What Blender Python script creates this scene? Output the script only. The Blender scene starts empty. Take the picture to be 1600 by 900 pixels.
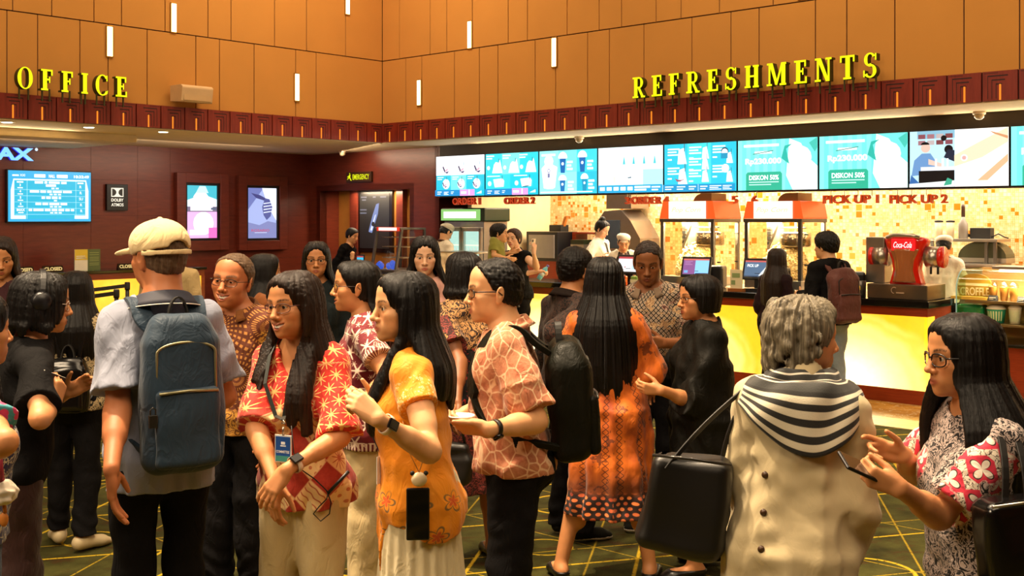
import bpy, math, random, os
import numpy as np
from mathutils import Vector, Matrix
random.seed(7)
SC = bpy.context.scene
COL = SC.collection
PI = math.pi
F, HZ, CAMH = 1743.0, 340.0, 1.85          # focal length in pixels of 1600 wide, horizon row, eye height
def world_at(px, py, Y):
 return np.array([(px - 800) / F * Y, Y, CAMH - (py - HZ) / F * Y])
CA, SA = 0.7396, 0.6731
ALPHA = math.atan2(-SA, CA)
def room(t, p, z=0.0):
 return (t * CA + p * SA, -t * SA + p * CA, z)
def t_on(px, p):                            # t of the pixel column on the plane p
 k = (px - 800) / F
 Y = p / (SA * k + CA)
 return CA * k * Y - SA * Y
def z_on(px, py, p):
 k = (px - 800) / F
 return CAMH - (py - HZ) / F * (p / (SA * k + CA))
def p_on(px, t):                            # p of the pixel column on the plane t
 k = (px - 800) / F
 Y = -t / (SA - CA * k)
 return SA * k * Y + CA * Y
def zt_on(px, py, t):
 k = (px - 800) / F
 return CAMH - (py - HZ) / F * (-t / (SA - CA * k))
def thing(name, label, cat, loc=(0, 0, 0), rotz=0.0, group=None):
 o = bpy.data.objects.new(name, None)
 COL.objects.link(o)
 o.empty_display_size = 0.1
 o.location = loc
 o.rotation_euler = (0, 0, rotz)
 o['label'] = label
 o['category'] = cat
 if group: o['group'] = group
 return o
def rthing(name, label, cat, t, p, z=0.0, group=None, rot=0.0):
 return thing(name, label, cat, room(t, p, z), ALPHA + rot, group)
def tag(o, label, cat, group=None):
 o['label'] = label
 o['category'] = cat
 if group: o['group'] = group
 return o
def structure(o):
 o['kind'] = 'structure'
 return o
def link_mesh(name, me, parent=None, mats=()):
 for m in mats: me.materials.append(m)
 o = bpy.data.objects.new(name, me)
 COL.objects.link(o)
 if parent is not None: o.parent = parent
 return o
def copy_tree(o, parent=None):
 c = o.copy()
 COL.objects.link(c)
 if parent is not None: c.parent = parent
 for ch in [x for x in bpy.data.objects if x.parent == o]:
  copy_tree(ch, c)
 return c
_text_cache = {}
def text_geo(s, bold=0.0, shear=0.0, depth=0.0, spacing=1.0):
 key = (s, bold, shear, depth, spacing)
 if key not in _text_cache:
  cu = bpy.data.curves.new('txt', 'FONT')
  cu.body = s; cu.size = 1.0; cu.offset = bold; cu.shear = shear; cu.space_character = spacing
  cu.extrude = 0.5 if depth else 0.0
  cu.resolution_u = 3
  ob = bpy.data.objects.new('txt', cu)
  COL.objects.link(ob)
  bpy.context.view_layer.update()
  me = bpy.data.meshes.new_from_object(ob.evaluated_get(bpy.context.evaluated_depsgraph_get()))
  v = np.array([x.co[:] for x in me.vertices]).reshape(-1, 3)
  fs = [tuple(p.vertices) for p in me.polygons]
  bpy.data.objects.remove(ob); bpy.data.curves.remove(cu); bpy.data.meshes.remove(me)
  _text_cache[key] = (v, fs)
 return _text_cache[key]
class MB:
 """collects shapes; build() links them as one mesh object"""
 def __init__(s, M=None):
  s.v, s.f, s.m, s.sm = [], [], [], []
  s.M = M if M is not None else Matrix.Identity(4)
 def add(s, vs, fs, mat=0, smooth=False):
  b = len(s.v)
  for q in vs: s.v.append(tuple(s.M @ Vector(q)))
  for q in fs:
   s.f.append(tuple(b + i for i in q)); s.m.append(mat); s.sm.append(smooth)
  return s
 def box(s, x0, x1, y0, y1, z0, z1, mat=0):
  vs = [(x, y, z) for z in (z0, z1) for y in (y0, y1) for x in (x0, x1)]
  fs = [(0, 2, 3, 1), (4, 5, 7, 6), (0, 1, 5, 4), (2, 6, 7, 3), (0, 4, 6, 2), (1, 3, 7, 5)]
  return s.add(vs, fs, mat)
 def cbox(s, c, size, mat=0, M=None):
  old = s.M
  if M is not None: s.M = old @ M
  s.box(c[0] - size[0] / 2, c[0] + size[0] / 2, c[1] - size[1] / 2, c[1] + size[1] / 2, c[2] - size[2] / 2, c[2] + size[2] / 2, mat)
  s.M = old
  return s
 def quad(s, a, b, c, d, mat=0):
  return s.add([a, b, c, d], [(0, 1, 2, 3)], mat)
 def prism(s, poly, o, ex, ey, depth, mat=0, smooth=False, side=None):
  """poly in the plane (o, ex, ey), extruded along ex x ey by depth"""
  o, ex, ey = Vector(o), Vector(ex), Vector(ey)
  n = ex.cross(ey).normalized() * depth
  k = len(poly)
  vs = [tuple(o + ex * a + ey * b) for a, b in poly] + [tuple(o + ex * a + ey * b + n) for a, b in poly]
  s.add(vs, [tuple(range(k))[::-1], tuple(range(k, 2 * k))], mat)
  s.add(vs, [(i, (i + 1) % k, k + (i + 1) % k, k + i) for i in range(k)], mat if side is None else side, smooth)
  return s
 def tube(s, pts, r, n=8, mat=0, closed=False, flat=None):
  pts = [Vector(p) for p in pts]
  k = len(pts)
  rs = r if hasattr(r, '__len__') else [r] * k
  vs = []
  prev = None
  for i, p in enumerate(pts):
   if closed: d = pts[(i + 1) % k] - pts[i - 1]
   else: d = pts[min(i + 1, k - 1)] - pts[max(i - 1, 0)]
   d = d.normalized() if d.length > 1e-9 else Vector((0, 0, 1))
   if prev is None:
    a = Vector((0, 0, 1)) if abs(d.z) < 0.9 else Vector((1, 0, 0))
    e1 = (a - d * a.dot(d)).normalized()
   else:
    e1 = (prev - d * prev.dot(d))
    e1 = e1.normalized() if e1.length > 1e-6 else prev
   prev = e1
   e2 = d.cross(e1)
   for j in range(n):
    a = 2 * PI * j / n
    f = 1.0 if flat is None else flat
    vs.append(tuple(p + e1 * (math.cos(a) * rs[i]) + e2 * (math.sin(a) * rs[i] * f)))
  fs = []
  for i in range(k if closed else k - 1):
   i2 = (i + 1) % k
   for j in range(n):
    fs.append((i * n + j, i * n + (j + 1) % n, i2 * n + (j + 1) % n, i2 * n + j))
  if not closed:
   fs.append(tuple(range(n))[::-1]); fs.append(tuple((k - 1) * n + j for j in range(n)))
  return s.add(vs, fs, mat, True)
 def ribbon(s, pts, side, w, th, mat=0):
  """flat strap: rectangle section, width w along side vectors"""
  pts = [Vector(p) for p in pts]
  k = len(pts)
  vs = []
  for i, p in enumerate(pts):
   d = (pts[min(i + 1, k - 1)] - pts[max(i - 1, 0)]).normalized()
   e = Vector(side[i] if hasattr(side[0], '__len__') else side)
   e = (e - d * e.dot(d)).normalized()
   n = d.cross(e)
   ww = w[i] if hasattr(w, '__len__') else w
   for a, b in ((-1, -1), (1, -1), (1, 1), (-1, 1)):
    vs.append(tuple(p + e * (a * ww / 2) + n * (b * th / 2)))
  fs = [(0, 1, 2, 3)[::-1], tuple((k - 1) * 4 + j for j in range(4))]
  for i in range(k - 1):
   for j in range(4):
    fs.append((i * 4 + j, i * 4 + (j + 1) % 4, (i + 1) * 4 + (j + 1) % 4, (i + 1) * 4 + j))
  return s.add(vs, fs, mat, False)
 def lathe(s, prof, c=(0, 0, 0), n=20, mat=0, sy=1.0):
  vs = []
  for r, z in prof:
   for j in range(n):
    a = 2 * PI * j / n
    vs.append((c[0] + r * math.cos(a), c[1] + r * math.sin(a) * sy, c[2] + z))
  k = len(prof)
  fs = [(i * n + j, i * n + (j + 1) % n, (i + 1) * n + (j + 1) % n, (i + 1) * n + j) for i in range(k - 1) for j in range(n)]
  fs.append(tuple(range(n))[::-1]); fs.append(tuple((k - 1) * n + j for j in range(n)))
  return s.add(vs, fs, mat, True)
 def ball(s, c, r, mat=0, n=12, m=8):
  r = (r, r, r) if not hasattr(r, '__len__') else r
  vs, fs = [(c[0], c[1], c[2] - r[2])], []
  for i in range(1, m):
   b = -PI / 2 + PI * i / m
   for j in range(n):
    a = 2 * PI * j / n
    vs.append((c[0] + r[0] * math.cos(b) * math.cos(a), c[1] + r[1] * math.cos(b) * math.sin(a), c[2] + r[2] * math.sin(b)))
  vs.append((c[0], c[1], c[2] + r[2]))
  for j in range(n):
   fs.append((0, 1 + (j + 1) % n, 1 + j))
   fs.append((len(vs) - 1, 1 + (m - 2) * n + j, 1 + (m - 2) * n + (j + 1) % n))
  for i in range(m - 2):
   for j in range(n):
    fs.append((1 + i * n + j, 1 + i * n + (j + 1) % n, 1 + (i + 1) * n + (j + 1) % n, 1 + (i + 1) * n + j))
  return s.add(vs, fs, mat, True)
 def loft(s, rings, mat=0, closed=True, caps=True, smooth=True):
  n = len(rings[0]); k = len(rings)
  vs = [tuple(p) for r in rings for p in r]
  fs = []
  for i in range(k - 1):
   for j in range(n if closed else n - 1):
    fs.append((i * n + j, i * n + (j + 1) % n, (i + 1) * n + (j + 1) % n, (i + 1) * n + j))
  if caps and closed:
   fs.append(tuple(range(n))[::-1]); fs.append(tuple((k - 1) * n + j for j in range(n)))
  return s.add(vs, fs, mat, smooth)
 def text(s, txt, c, ex, ey, h=None, w=None, depth=0.0, mat=0, bold=0.0, shear=0.0, side=None, align='c', spacing=1.0):
  v, fs = text_geo(txt, bold, shear, depth, spacing)
  if not len(v): return s
  lo, hi = v.min(0), v.max(0)
  sx = sy = 1.0
  if h: sy = sx = h / (hi[1] - lo[1])
  if w:
   sx = w / (hi[0] - lo[0])
   if not h: sy = sx
  ax = (lo[0] + hi[0]) / 2 if align == 'c' else lo[0]
  ay = (lo[1] + hi[1]) / 2
  c, ex, ey = Vector(c), Vector(ex), Vector(ey)
  n = ex.cross(ey).normalized()
  vs = [tuple(c + ex * ((q[0] - ax) * sx) + ey * ((q[1] - ay) * sy) + n * (q[2] * depth)) for q in v]
  if side is None or not depth: return s.add(vs, fs, mat)
  front = [f for f in fs if all(v[i][2] > 0.49 for i in f)]
  rest = [f for f in fs if not all(v[i][2] > 0.49 for i in f)]
  s.add(vs, front, mat); s.add(vs, rest, side)
  return s
 def build(s, name, mats, parent=None, bevel=0.0, seg=2):
  me = bpy.data.meshes.new(name)
  me.from_pydata(s.v, [], s.f)
  mats = mats if isinstance(mats, (list, tuple)) else [mats]
  o = link_mesh(name, me, parent, mats)
  me.polygons.foreach_set('material_index', s.m)
  me.polygons.foreach_set('use_smooth', s.sm)
  if bevel:
   b = o.modifiers.new('bevel', 'BEVEL'); b.width = bevel; b.segments = seg; b.limit_method = 'ANGLE'; b.angle_limit = 0.6
  return o
class V:
 """a float socket with arithmetic"""
 def __init__(s, m, sock): s.m, s.s = m, sock
 def _op(s, op, b=None, c=None, clamp=False):
  n = s.m.nt.nodes.new('ShaderNodeMath'); n.operation = op; n.use_clamp = clamp
  for i, q in enumerate((s, b, c)):
   if q is None: continue
   if isinstance(q, V): s.m.nt.links.new(q.s, n.inputs[i])
   else: n.inputs[i].default_value = q
  return V(s.m, n.outputs[0])
 def __add__(s, b): return s._op('ADD', b)
 __radd__ = __add__
 def __sub__(s, b): return s._op('SUBTRACT', b)
 def __rsub__(s, b): return (s * -1.0) + b
 def __mul__(s, b): return s._op('MULTIPLY', b)
 __rmul__ = __mul__
 def __truediv__(s, b): return s._op('DIVIDE', b)
 def __pow__(s, b): return s._op('POWER', b)
 def sin(s): return s._op('SINE')
 def cos(s): return s._op('COSINE')
 def frac(s): return s._op('FRACT')
 def floor(s): return s._op('FLOOR')
 def abs(s): return s._op('ABSOLUTE')
 def sqrt(s): return s._op('SQRT')
 def mn(s, b): return s._op('MINIMUM', b)
 def mx(s, b): return s._op('MAXIMUM', b)
 def gt(s, b): return s._op('GREATER_THAN', b)
 def lt(s, b): return s._op('LESS_THAN', b)
 def atan2(s, b): return s._op('ARCTAN2', b)
 def clamp(s): return s._op('ADD', 0.0, clamp=True)
 def below(s, e, w=0.1):                 # 1 under e, 0 over, soft over w
  return ((s * -1.0 + e) / w + 0.5).clamp()
 def above(s, e, w=0.1): return ((s - e) / w + 0.5).clamp()
class Mat:
 def __init__(s, name):
  s.mat = bpy.data.materials.new(name)
  s.mat.use_nodes = True
  s.nt = s.mat.node_tree
  s.nt.nodes.clear()
  s.out = s.nt.nodes.new('ShaderNodeOutputMaterial')
 def node(s, t, **kw):
  n = s.nt.nodes.new(t)
  for k, v in kw.items(): setattr(n, k, v)
  return n
 def lk(s, a, b):
  if isinstance(a, V): a = a.s
  s.nt.links.new(a, b)
 def val(s, x):
  n = s.node('ShaderNodeValue'); n.outputs[0].default_value = x
  return V(s, n.outputs[0])
 def coord(s, kind='Object'):
  n = s.node('ShaderNodeTexCoord')
  return n.outputs[kind]
 def attr(s, name, out='Vector'):
  n = s.node('ShaderNodeAttribute', attribute_name=name)
  return n.outputs[out]
 def xyz(s, vec):
  n = s.node('ShaderNodeSeparateXYZ'); s.lk(vec, n.inputs[0])
  return [V(s, o) for o in n.outputs]
 def vec(s, x, y, z=0.0):
  n = s.node('ShaderNodeCombineXYZ')
  for i, q in enumerate((x, y, z)):
   if isinstance(q, V): s.lk(q, n.inputs[i])
   else: n.inputs[i].default_value = q
  return n.outputs[0]
 def scale(s, vec, k):
  n = s.node('ShaderNodeVectorMath', operation='MULTIPLY'); s.lk(vec, n.inputs[0])
  n.inputs[1].default_value = k if hasattr(k, '__len__') else (k, k, k)
  return n.outputs[0]
 def noise(s, vec, scale=5.0, detail=3.0, rough=0.5, color=False, dist=0.0):
  n = s.node('ShaderNodeTexNoise'); s.lk(vec, n.inputs['Vector'])
  n.inputs['Scale'].default_value = scale; n.inputs['Detail'].default_value = detail; n.inputs['Roughness'].default_value = rough
  n.inputs['Distortion'].default_value = dist
  return n.outputs['Color'] if color else V(s, n.outputs['Fac'])
 def voronoi(s, vec, scale=5.0, feature='F1', rnd=1.0, out='Distance', metric='EUCLIDEAN'):
  n = s.node('ShaderNodeTexVoronoi', feature=feature, distance=metric); s.lk(vec, n.inputs['Vector'])
  n.inputs['Scale'].default_value = scale; n.inputs['Randomness'].default_value = rnd
  return V(s, n.outputs[out]) if out == 'Distance' else n.outputs[out]
 def white(s, vec):
  n = s.node('ShaderNodeTexWhiteNoise', noise_dimensions='3D'); s.lk(vec, n.inputs[0])
  return V(s, n.outputs['Value'])
 def rgb(s, c):
  n = s.node('ShaderNodeRGB'); n.outputs[0].default_value = (*c[:3], 1)
  return n.outputs[0]
 def mix(s, fac, a, b, mode='MIX'):
  n = s.node('ShaderNodeMix', data_type='RGBA', blend_type=mode)
  if isinstance(fac, V): s.lk(fac, n.inputs[0])
  else: n.inputs[0].default_value = fac
  for i, q in ((6, a), (7, b)):
   if isinstance(q, (tuple, list)): n.inputs[i].default_value = (*q[:3], 1)
   else: s.lk(q, n.inputs[i])
  return n.outputs[2]
 def bump(s, h, strength=0.3, dist=0.01):
  n = s.node('ShaderNodeBump'); n.inputs['Strength'].default_value = strength; n.inputs['Distance'].default_value = dist
  s.lk(h, n.inputs['Height'])
  return n.outputs[0]
 def bsdf(s, color=(0.5, 0.5, 0.5), rough=0.5, metal=0.0, spec=0.5, bump=None, emit=None, emit_s=0.0, alpha=None, trans=0.0, sheen=0.0, coat=0.0, sss=0.0, ior=None, aniso=0.0):
  n = s.node('ShaderNodeBsdfPrincipled')
  def put(k, v):
   if isinstance(v, V) or not isinstance(v, (int, float, tuple, list)): s.lk(v, n.inputs[k])
   elif isinstance(v, (tuple, list)): n.inputs[k].default_value = (*v[:3], 1)
   else: n.inputs[k].default_value = v
  put('Base Color', color); put('Roughness', rough); put('Metallic', metal); put('Specular IOR Level', spec)
  if bump is not None: s.lk(bump, n.inputs['Normal'])
  if emit is not None: put('Emission Color', emit); put('Emission Strength', emit_s)
  if alpha is not None: put('Alpha', alpha)
  if trans: put('Transmission Weight', trans)
  if sheen: put('Sheen Weight', sheen)
  if coat: put('Coat Weight', coat); put('Coat Roughness', 0.08)
  if ior: put('IOR', ior)
  if aniso: put('Anisotropic', aniso)
  if sss:
   put('Subsurface Weight', sss); n.inputs['Subsurface Radius'].default_value = (0.012, 0.005, 0.003); put('Subsurface Scale', 1.0)
  s.lk(n.outputs[0], s.out.inputs[0])
  return s.mat
def srgb(h):
 h = h.lstrip('#')
 c = [int(h[i:i + 2], 16) / 255 for i in (0, 2, 4)]
 return tuple(x / 12.92 if x <= 0.04045 else ((x + 0.055) / 1.055) ** 2.4 for x in c)
_mc = {}
def plain(name, hexc, rough=0.5, metal=0.0, spec=0.5, grain=0.0, coat=0.0):
 """a single-coloured surface with a touch of procedural unevenness"""
 key = (name, hexc, rough, metal)
 if key not in _mc:
  m = Mat(name); c = srgb(hexc)
  nz = m.noise(m.coord(), 9.0, 3.0)
  col = m.mix(nz, tuple(x * 0.9 for x in c), tuple(min(1, x * 1.1) for x in c))
  b = m.bump(m.noise(m.coord(), 300.0, 2.0), grain, 0.002) if grain else None
  _mc[key] = m.bsdf(col, rough, metal, spec, bump=b, coat=coat)
 return _mc[key]
def glow(name, hexc, strength=1.0):
 key = ('glow', name, hexc, strength)
 if key not in _mc:
  m = Mat(name); c = srgb(hexc)
  _mc[key] = m.bsdf((0.02, 0.02, 0.02), 0.3, emit=c, emit_s=strength)
 return _mc[key]
def glass_mat(name, hexc='#e8fff2', alpha=0.12):
 key = ('glass', name)
 if key not in _mc:
  m = Mat(name)
  t = m.node('ShaderNodeBsdfTransparent'); t.inputs[0].default_value = (*srgb(hexc), 1)
  g = m.node('ShaderNodeBsdfGlossy'); g.inputs['Roughness'].default_value = 0.02
  fr = m.node('ShaderNodeFresnel')
  bk = V(m, m.node('ShaderNodeNewGeometry').outputs['Backfacing'])
  m.lk(bk * (1 / 1.45 - 1.45) + 1.45, fr.inputs[0])      # the same sheen from either face of a thin pane
  mx = m.node('ShaderNodeMixShader')
  f = V(m, fr.outputs[0]) * 0.8 + alpha * 0.3
  m.lk(f, mx.inputs[0]); m.lk(t.outputs[0], mx.inputs[1]); m.lk(g.outputs[0], mx.inputs[2])
  m.lk(mx.outputs[0], m.out.inputs[0])
  _mc[key] = m.mat
 return _mc[key]
# ================================================================ distance fields -> continuous surfaces
f4 = np.float32
def nrm(v):
 v = np.asarray(v, float); l = np.linalg.norm(v)
 return v / l if l > 1e-9 else v
def A3(*v): return np.array(v, float)
class Seg:
 """round cone of elliptical section from a to b; radii (across lat, across the other way)"""
 def __init__(s, a, b, ra, rb=None, lat=None, cap=None):
  s.a, s.b = np.asarray(a, float), np.asarray(b, float)
  rb = ra if rb is None else rb
  s.ra = ra if hasattr(ra, '__len__') else (ra, ra)
  s.rb = rb if hasattr(rb, '__len__') else (rb, rb)
  s.lat, s.cap = lat, cap
  s.L = float(np.linalg.norm(s.b - s.a))
  u = (s.b - s.a) / s.L if s.L > 1e-6 else A3(0, 0, 1)
  l = np.asarray(lat if lat is not None else ((0, 1, 0) if abs(u[1]) < 0.9 else (1, 0, 0)), float)
  l = nrm(l - u * l.dot(u))
  s.u, s.e1, s.e2 = u, l, np.cross(u, l)
 def grow(s, e, k=1.0):
  return Seg(s.a, s.b, tuple(r * k + e for r in s.ra), tuple(r * k + e for r in s.rb), s.lat, None if s.cap is None else s.cap + e)
 def bbox(s, m):
  r = max(*s.ra, *s.rb, s.cap or 0) + m
  return np.minimum(s.a, s.b) - r, np.maximum(s.a, s.b) + r
 def ev(s, X, Y, Z):
  def lin(w):
   return (((X - s.a[0]) * w[0])[:, None, None] + ((Y - s.a[1]) * w[1])[None, :, None] + ((Z - s.a[2]) * w[2])[None, None, :]).astype(f4)
  h, o1, o2 = lin(s.u), lin(s.e1), lin(s.e2)
  if s.L > 1e-6:
   t = np.clip(h / f4(s.L), 0, 1)
   w = h - t * f4(s.L)
   r1 = f4(s.ra[0]) + f4(s.rb[0] - s.ra[0]) * t
   r2 = f4(s.ra[1]) + f4(s.rb[1] - s.ra[1]) * t
  else:
   w, r1, r2 = h, f4(s.ra[0]), f4(s.ra[1])
  ru = (r1 + r2) * f4(0.5) if s.cap is None else f4(s.cap)
  m = np.sqrt(o1 * o1 + o2 * o2 + w * w)
  o1 /= r1; o2 /= r2; w = w / ru
  q = np.sqrt(o1 * o1 + o2 * o2 + w * w)
  return m / np.maximum(q, f4(1e-4)) * (q - f4(1))
def Ell(c, r, u=(0, 0, 1), lat=(0, 1, 0)):
 """ellipsoid, r = (along lat, other, along u)"""
 c = np.asarray(c, float)
 s = Seg(c, c, (r[0], r[1]), None, lat, r[2])
 s.u = nrm(u); l = np.asarray(lat, float); s.e1 = nrm(l - s.u * l.dot(s.u)); s.e2 = np.cross(s.u, s.e1)
 return s
class Box:
 def __init__(s, c, half, R=None, r=0.01):
  s.c, s.h, s.r = np.asarray(c, float), np.asarray(half, float), r
  s.R = np.eye(3) if R is None else np.asarray(R, float)     # columns are the box axes
 def grow(s, e, k=1.0): return Box(s.c, s.h + e, s.R, s.r + e)
 def bbox(s, m):
  ext = np.abs(s.R) @ s.h + m
  return s.c - ext, s.c + ext
 def ev(s, X, Y, Z):
  q = []
  for i in range(3):
   w = s.R[:, i]
   q.append(np.abs((((X - s.c[0]) * w[0])[:, None, None] + ((Y - s.c[1]) * w[1])[None, :, None] + ((Z - s.c[2]) * w[2])[None, None, :]).astype(f4)) - f4(s.h[i] - s.r))
  out = np.sqrt(sum(np.maximum(x, 0) ** 2 for x in q))
  return out + np.minimum(np.maximum(np.maximum(q[0], q[1]), q[2]), 0) - f4(s.r)
class Plane:
 """solid where n.p < c"""
 def __init__(s, n, pt): s.n = nrm(n); s.c = float(s.n.dot(np.asarray(pt, float)))
 def ev(s, X, Y, Z):
  return ((X * s.n[0])[:, None, None] + (Y * s.n[1])[None, :, None] + (Z * s.n[2])[None, None, :] - s.c).astype(f4)
class Group:
 """items: (mode, primitive, k)"""
 def __init__(s, items): s.items = items
 def bbox(s, m):
  lo, hi = np.full(3, 1e9), np.full(3, -1e9)
  for mode, p, k in s.items:
   if mode == 'add':
    a, b = p.bbox(m + k); lo, hi = np.minimum(lo, a), np.maximum(hi, b)
  return lo, hi
 def ev(s, X, Y, Z):
  return run_ops(s.items, X, Y, Z)
BIG = 0.09
def smin(a, b, k):
 if k <= 0: return np.minimum(a, b)
 h = np.maximum(f4(k) - np.abs(a - b), 0)
 return np.minimum(a, b) - h * h * f4(0.25 / k)
def smax(a, b, k):
 if k <= 0: return np.maximum(a, b)
 h = np.maximum(f4(k) - np.abs(a - b), 0)
 return np.maximum(a, b) + h * h * f4(0.25 / k)
def run_ops(items, X, Y, Z):
 D = np.full((len(X), len(Y), len(Z)), BIG, f4)
 for mode, p, k in items:
  if mode == 'fun':
   m = np.abs(D) < 0.03
   i, j, l = np.nonzero(m)
   D[i, j, l] += p(X[i], Y[j], Z[l]).astype(f4)
   continue
  if isinstance(p, Plane):
   D = smax(D, p.ev(X, Y, Z), k)
   continue
  if mode == 'int':
   D = smax(D, p.ev(X, Y, Z), k)
   continue
  lo, hi = p.bbox(k + 0.035 if mode == 'add' else k + 0.01)
  sl = []
  for ax, l, h in zip((X, Y, Z), lo, hi):
   a, b = np.searchsorted(ax, l), np.searchsorted(ax, h)
   sl.append(slice(a, b))
  if any(q.stop - q.start < 1 for q in sl): continue
  sl = tuple(sl)
  d = p.ev(X[sl[0]], Y[sl[1]], Z[sl[2]])
  if mode == 'add': D[sl] = smin(D[sl], d, k)
  else: D[sl] = smax(D[sl], -d, k)
 return D
def axis(lo, hi, step, bands=()):
 """coarse coordinates with finer bands [(lo, hi, step)]"""
 out, x = [lo], lo
 while x < hi:
  st = step
  for a, b, f in bands:
   if a - f <= x <= b: st = min(st, f)
   elif x < a < x + st: st = min(st, max(a - x, f))
  x += st
  out.append(x)
 return np.array(out)
def surf(D, X, Y, Z):
 """surface nets on a rectilinear grid"""
 ins = D < 0
 c = np.zeros(tuple(n - 1 for n in D.shape), np.uint8)
 for a in (0, 1):
  for b in (0, 1):
   for d in (0, 1):
    c += ins[a:a + c.shape[0], b:b + c.shape[1], d:d + c.shape[2]]
 act = (c > 0) & (c < 8)
 ci = np.argwhere(act)
 if not len(ci): return np.zeros((0, 3)), np.zeros((0, 4), int)
 idx = np.full(c.shape, -1, np.int32)
 idx[act] = np.arange(len(ci))
 acc = np.zeros((len(ci), 3)); cnt = np.zeros(len(ci))
 I, J, K = ci.T
 val = {}
 for a in (0, 1):
  for b in (0, 1):
   for d in (0, 1):
    val[a, b, d] = D[I + a, J + b, K + d]
 for ax in range(3):
  o1, o2 = [i for i in range(3) if i != ax]
  for a in (0, 1):
   for b in (0, 1):
    p0 = [0, 0, 0]; p0[o1] = a; p0[o2] = b
    p1 = list(p0); p1[ax] = 1
    v0, v1 = val[tuple(p0)], val[tuple(p1)]
    m = (v0 < 0) != (v1 < 0)
    t = v0[m] / (v0[m] - v1[m])
    acc[m, ax] += t; acc[m, o1] += a; acc[m, o2] += b
    cnt[m] += 1
 fr = acc / cnt[:, None]
 v = np.stack([A[q] + fr[:, n] * (A[q + 1] - A[q]) for n, (A, q) in enumerate(((X, I), (Y, J), (Z, K)))], 1)
 faces = []
 for ax in range(3):
  o1, o2 = [(1, 2), (2, 0), (0, 1)][ax]
  s0 = [slice(None)] * 3; s1 = [slice(None)] * 3
  s0[ax] = slice(0, -1); s1[ax] = slice(1, None)
  cross = ins[tuple(s0)] != ins[tuple(s1)]
  e = np.argwhere(cross)
  ok = (e[:, o1] > 0) & (e[:, o2] > 0) & (e[:, o1] < c.shape[o1]) & (e[:, o2] < c.shape[o2])
  e = e[ok]
  if not len(e): continue
  q = []
  for a, b in ((-1, -1), (0, -1), (0, 0), (-1, 0)):
   w = e.copy(); w[:, o1] += a; w[:, o2] += b
   q.append(idx[w[:, 0], w[:, 1], w[:, 2]])
  q = np.stack(q, 1)
  flip = ~ins[tuple(e.T)]
  q[flip] = q[flip][:, ::-1]
  faces.append(q)
 fs = np.concatenate(faces) if faces else np.zeros((0, 4), int)
 return v, fs[(fs >= 0).all(1)]
def shape(items, step, bands=((), (), ())):
 lo, hi = Group(items).bbox(0.012)
 ax = [axis(lo[i], hi[i], step, bands[i]) for i in range(3)]
 return surf(run_ops(items, *ax), *ax)
def sines(seed, n, f0, f1, amp, zs=1.0):
 rs = np.random.RandomState(seed)
 k = rs.normal(size=(n, 3)); k /= np.linalg.norm(k, axis=1)[:, None]
 k *= rs.uniform(f0, f1, n)[:, None]; k[:, 2] *= zs
 ph = rs.uniform(0, 6.28, n); wp = rs.normal(size=(n, 3)) * 4
 def f(x, y, z):
  o = 0
  for i in range(n):
   w = np.sin(wp[i, 0] * x + wp[i, 1] * y + wp[i, 2] * z + ph[i]) * 1.6
   o = o + np.sin(k[i, 0] * x + k[i, 1] * y + k[i, 2] * z + ph[i] + w)
  return o * (amp / math.sqrt(n))
 return f
def np_object(name, v, f, mats, parent=None, attrs=None, smooth=True):
 me = bpy.data.meshes.new(name)
 me.from_pydata(v.tolist() if hasattr(v, 'tolist') else v, [], f.tolist() if hasattr(f, 'tolist') else f)
 if smooth: me.polygons.foreach_set('use_smooth', [True] * len(me.polygons))
 for k, a in (attrs or {}).items():
  at = me.attributes.new(k, 'FLOAT_VECTOR', 'POINT')
  at.data.foreach_set('vector', np.asarray(a, np.float32).ravel())
 return link_mesh(name, me, parent, mats if isinstance(mats, (list, tuple)) else [mats])
def rot_z(a): c, s = math.cos(a), math.sin(a); return np.array([[c, -s, 0], [s, c, 0], [0, 0, 1.0]])
def rot_y(a): c, s = math.cos(a), math.sin(a); return np.array([[c, 0, s], [0, 1, 0], [-s, 0, c]])
def rot_x(a): c, s = math.cos(a), math.sin(a); return np.array([[1, 0, 0], [0, c, -s], [0, s, c]])
def align(a, b):
 """rotation taking unit a to unit b"""
 a, b = nrm(a), nrm(b); v = np.cross(a, b); c = a.dot(b)
 K = np.array([[0, -v[2], v[1]], [v[2], 0, -v[0]], [-v[1], v[0], 0]])
 return np.eye(3) + K + K @ K / (1 + c)
def about(axis_, ang):
 k = nrm(axis_); K = np.array([[0, -k[2], k[1]], [k[2], 0, -k[0]], [-k[1], k[0], 0]])
 return np.eye(3) + math.sin(ang) * K + (1 - math.cos(ang)) * K @ K
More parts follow.
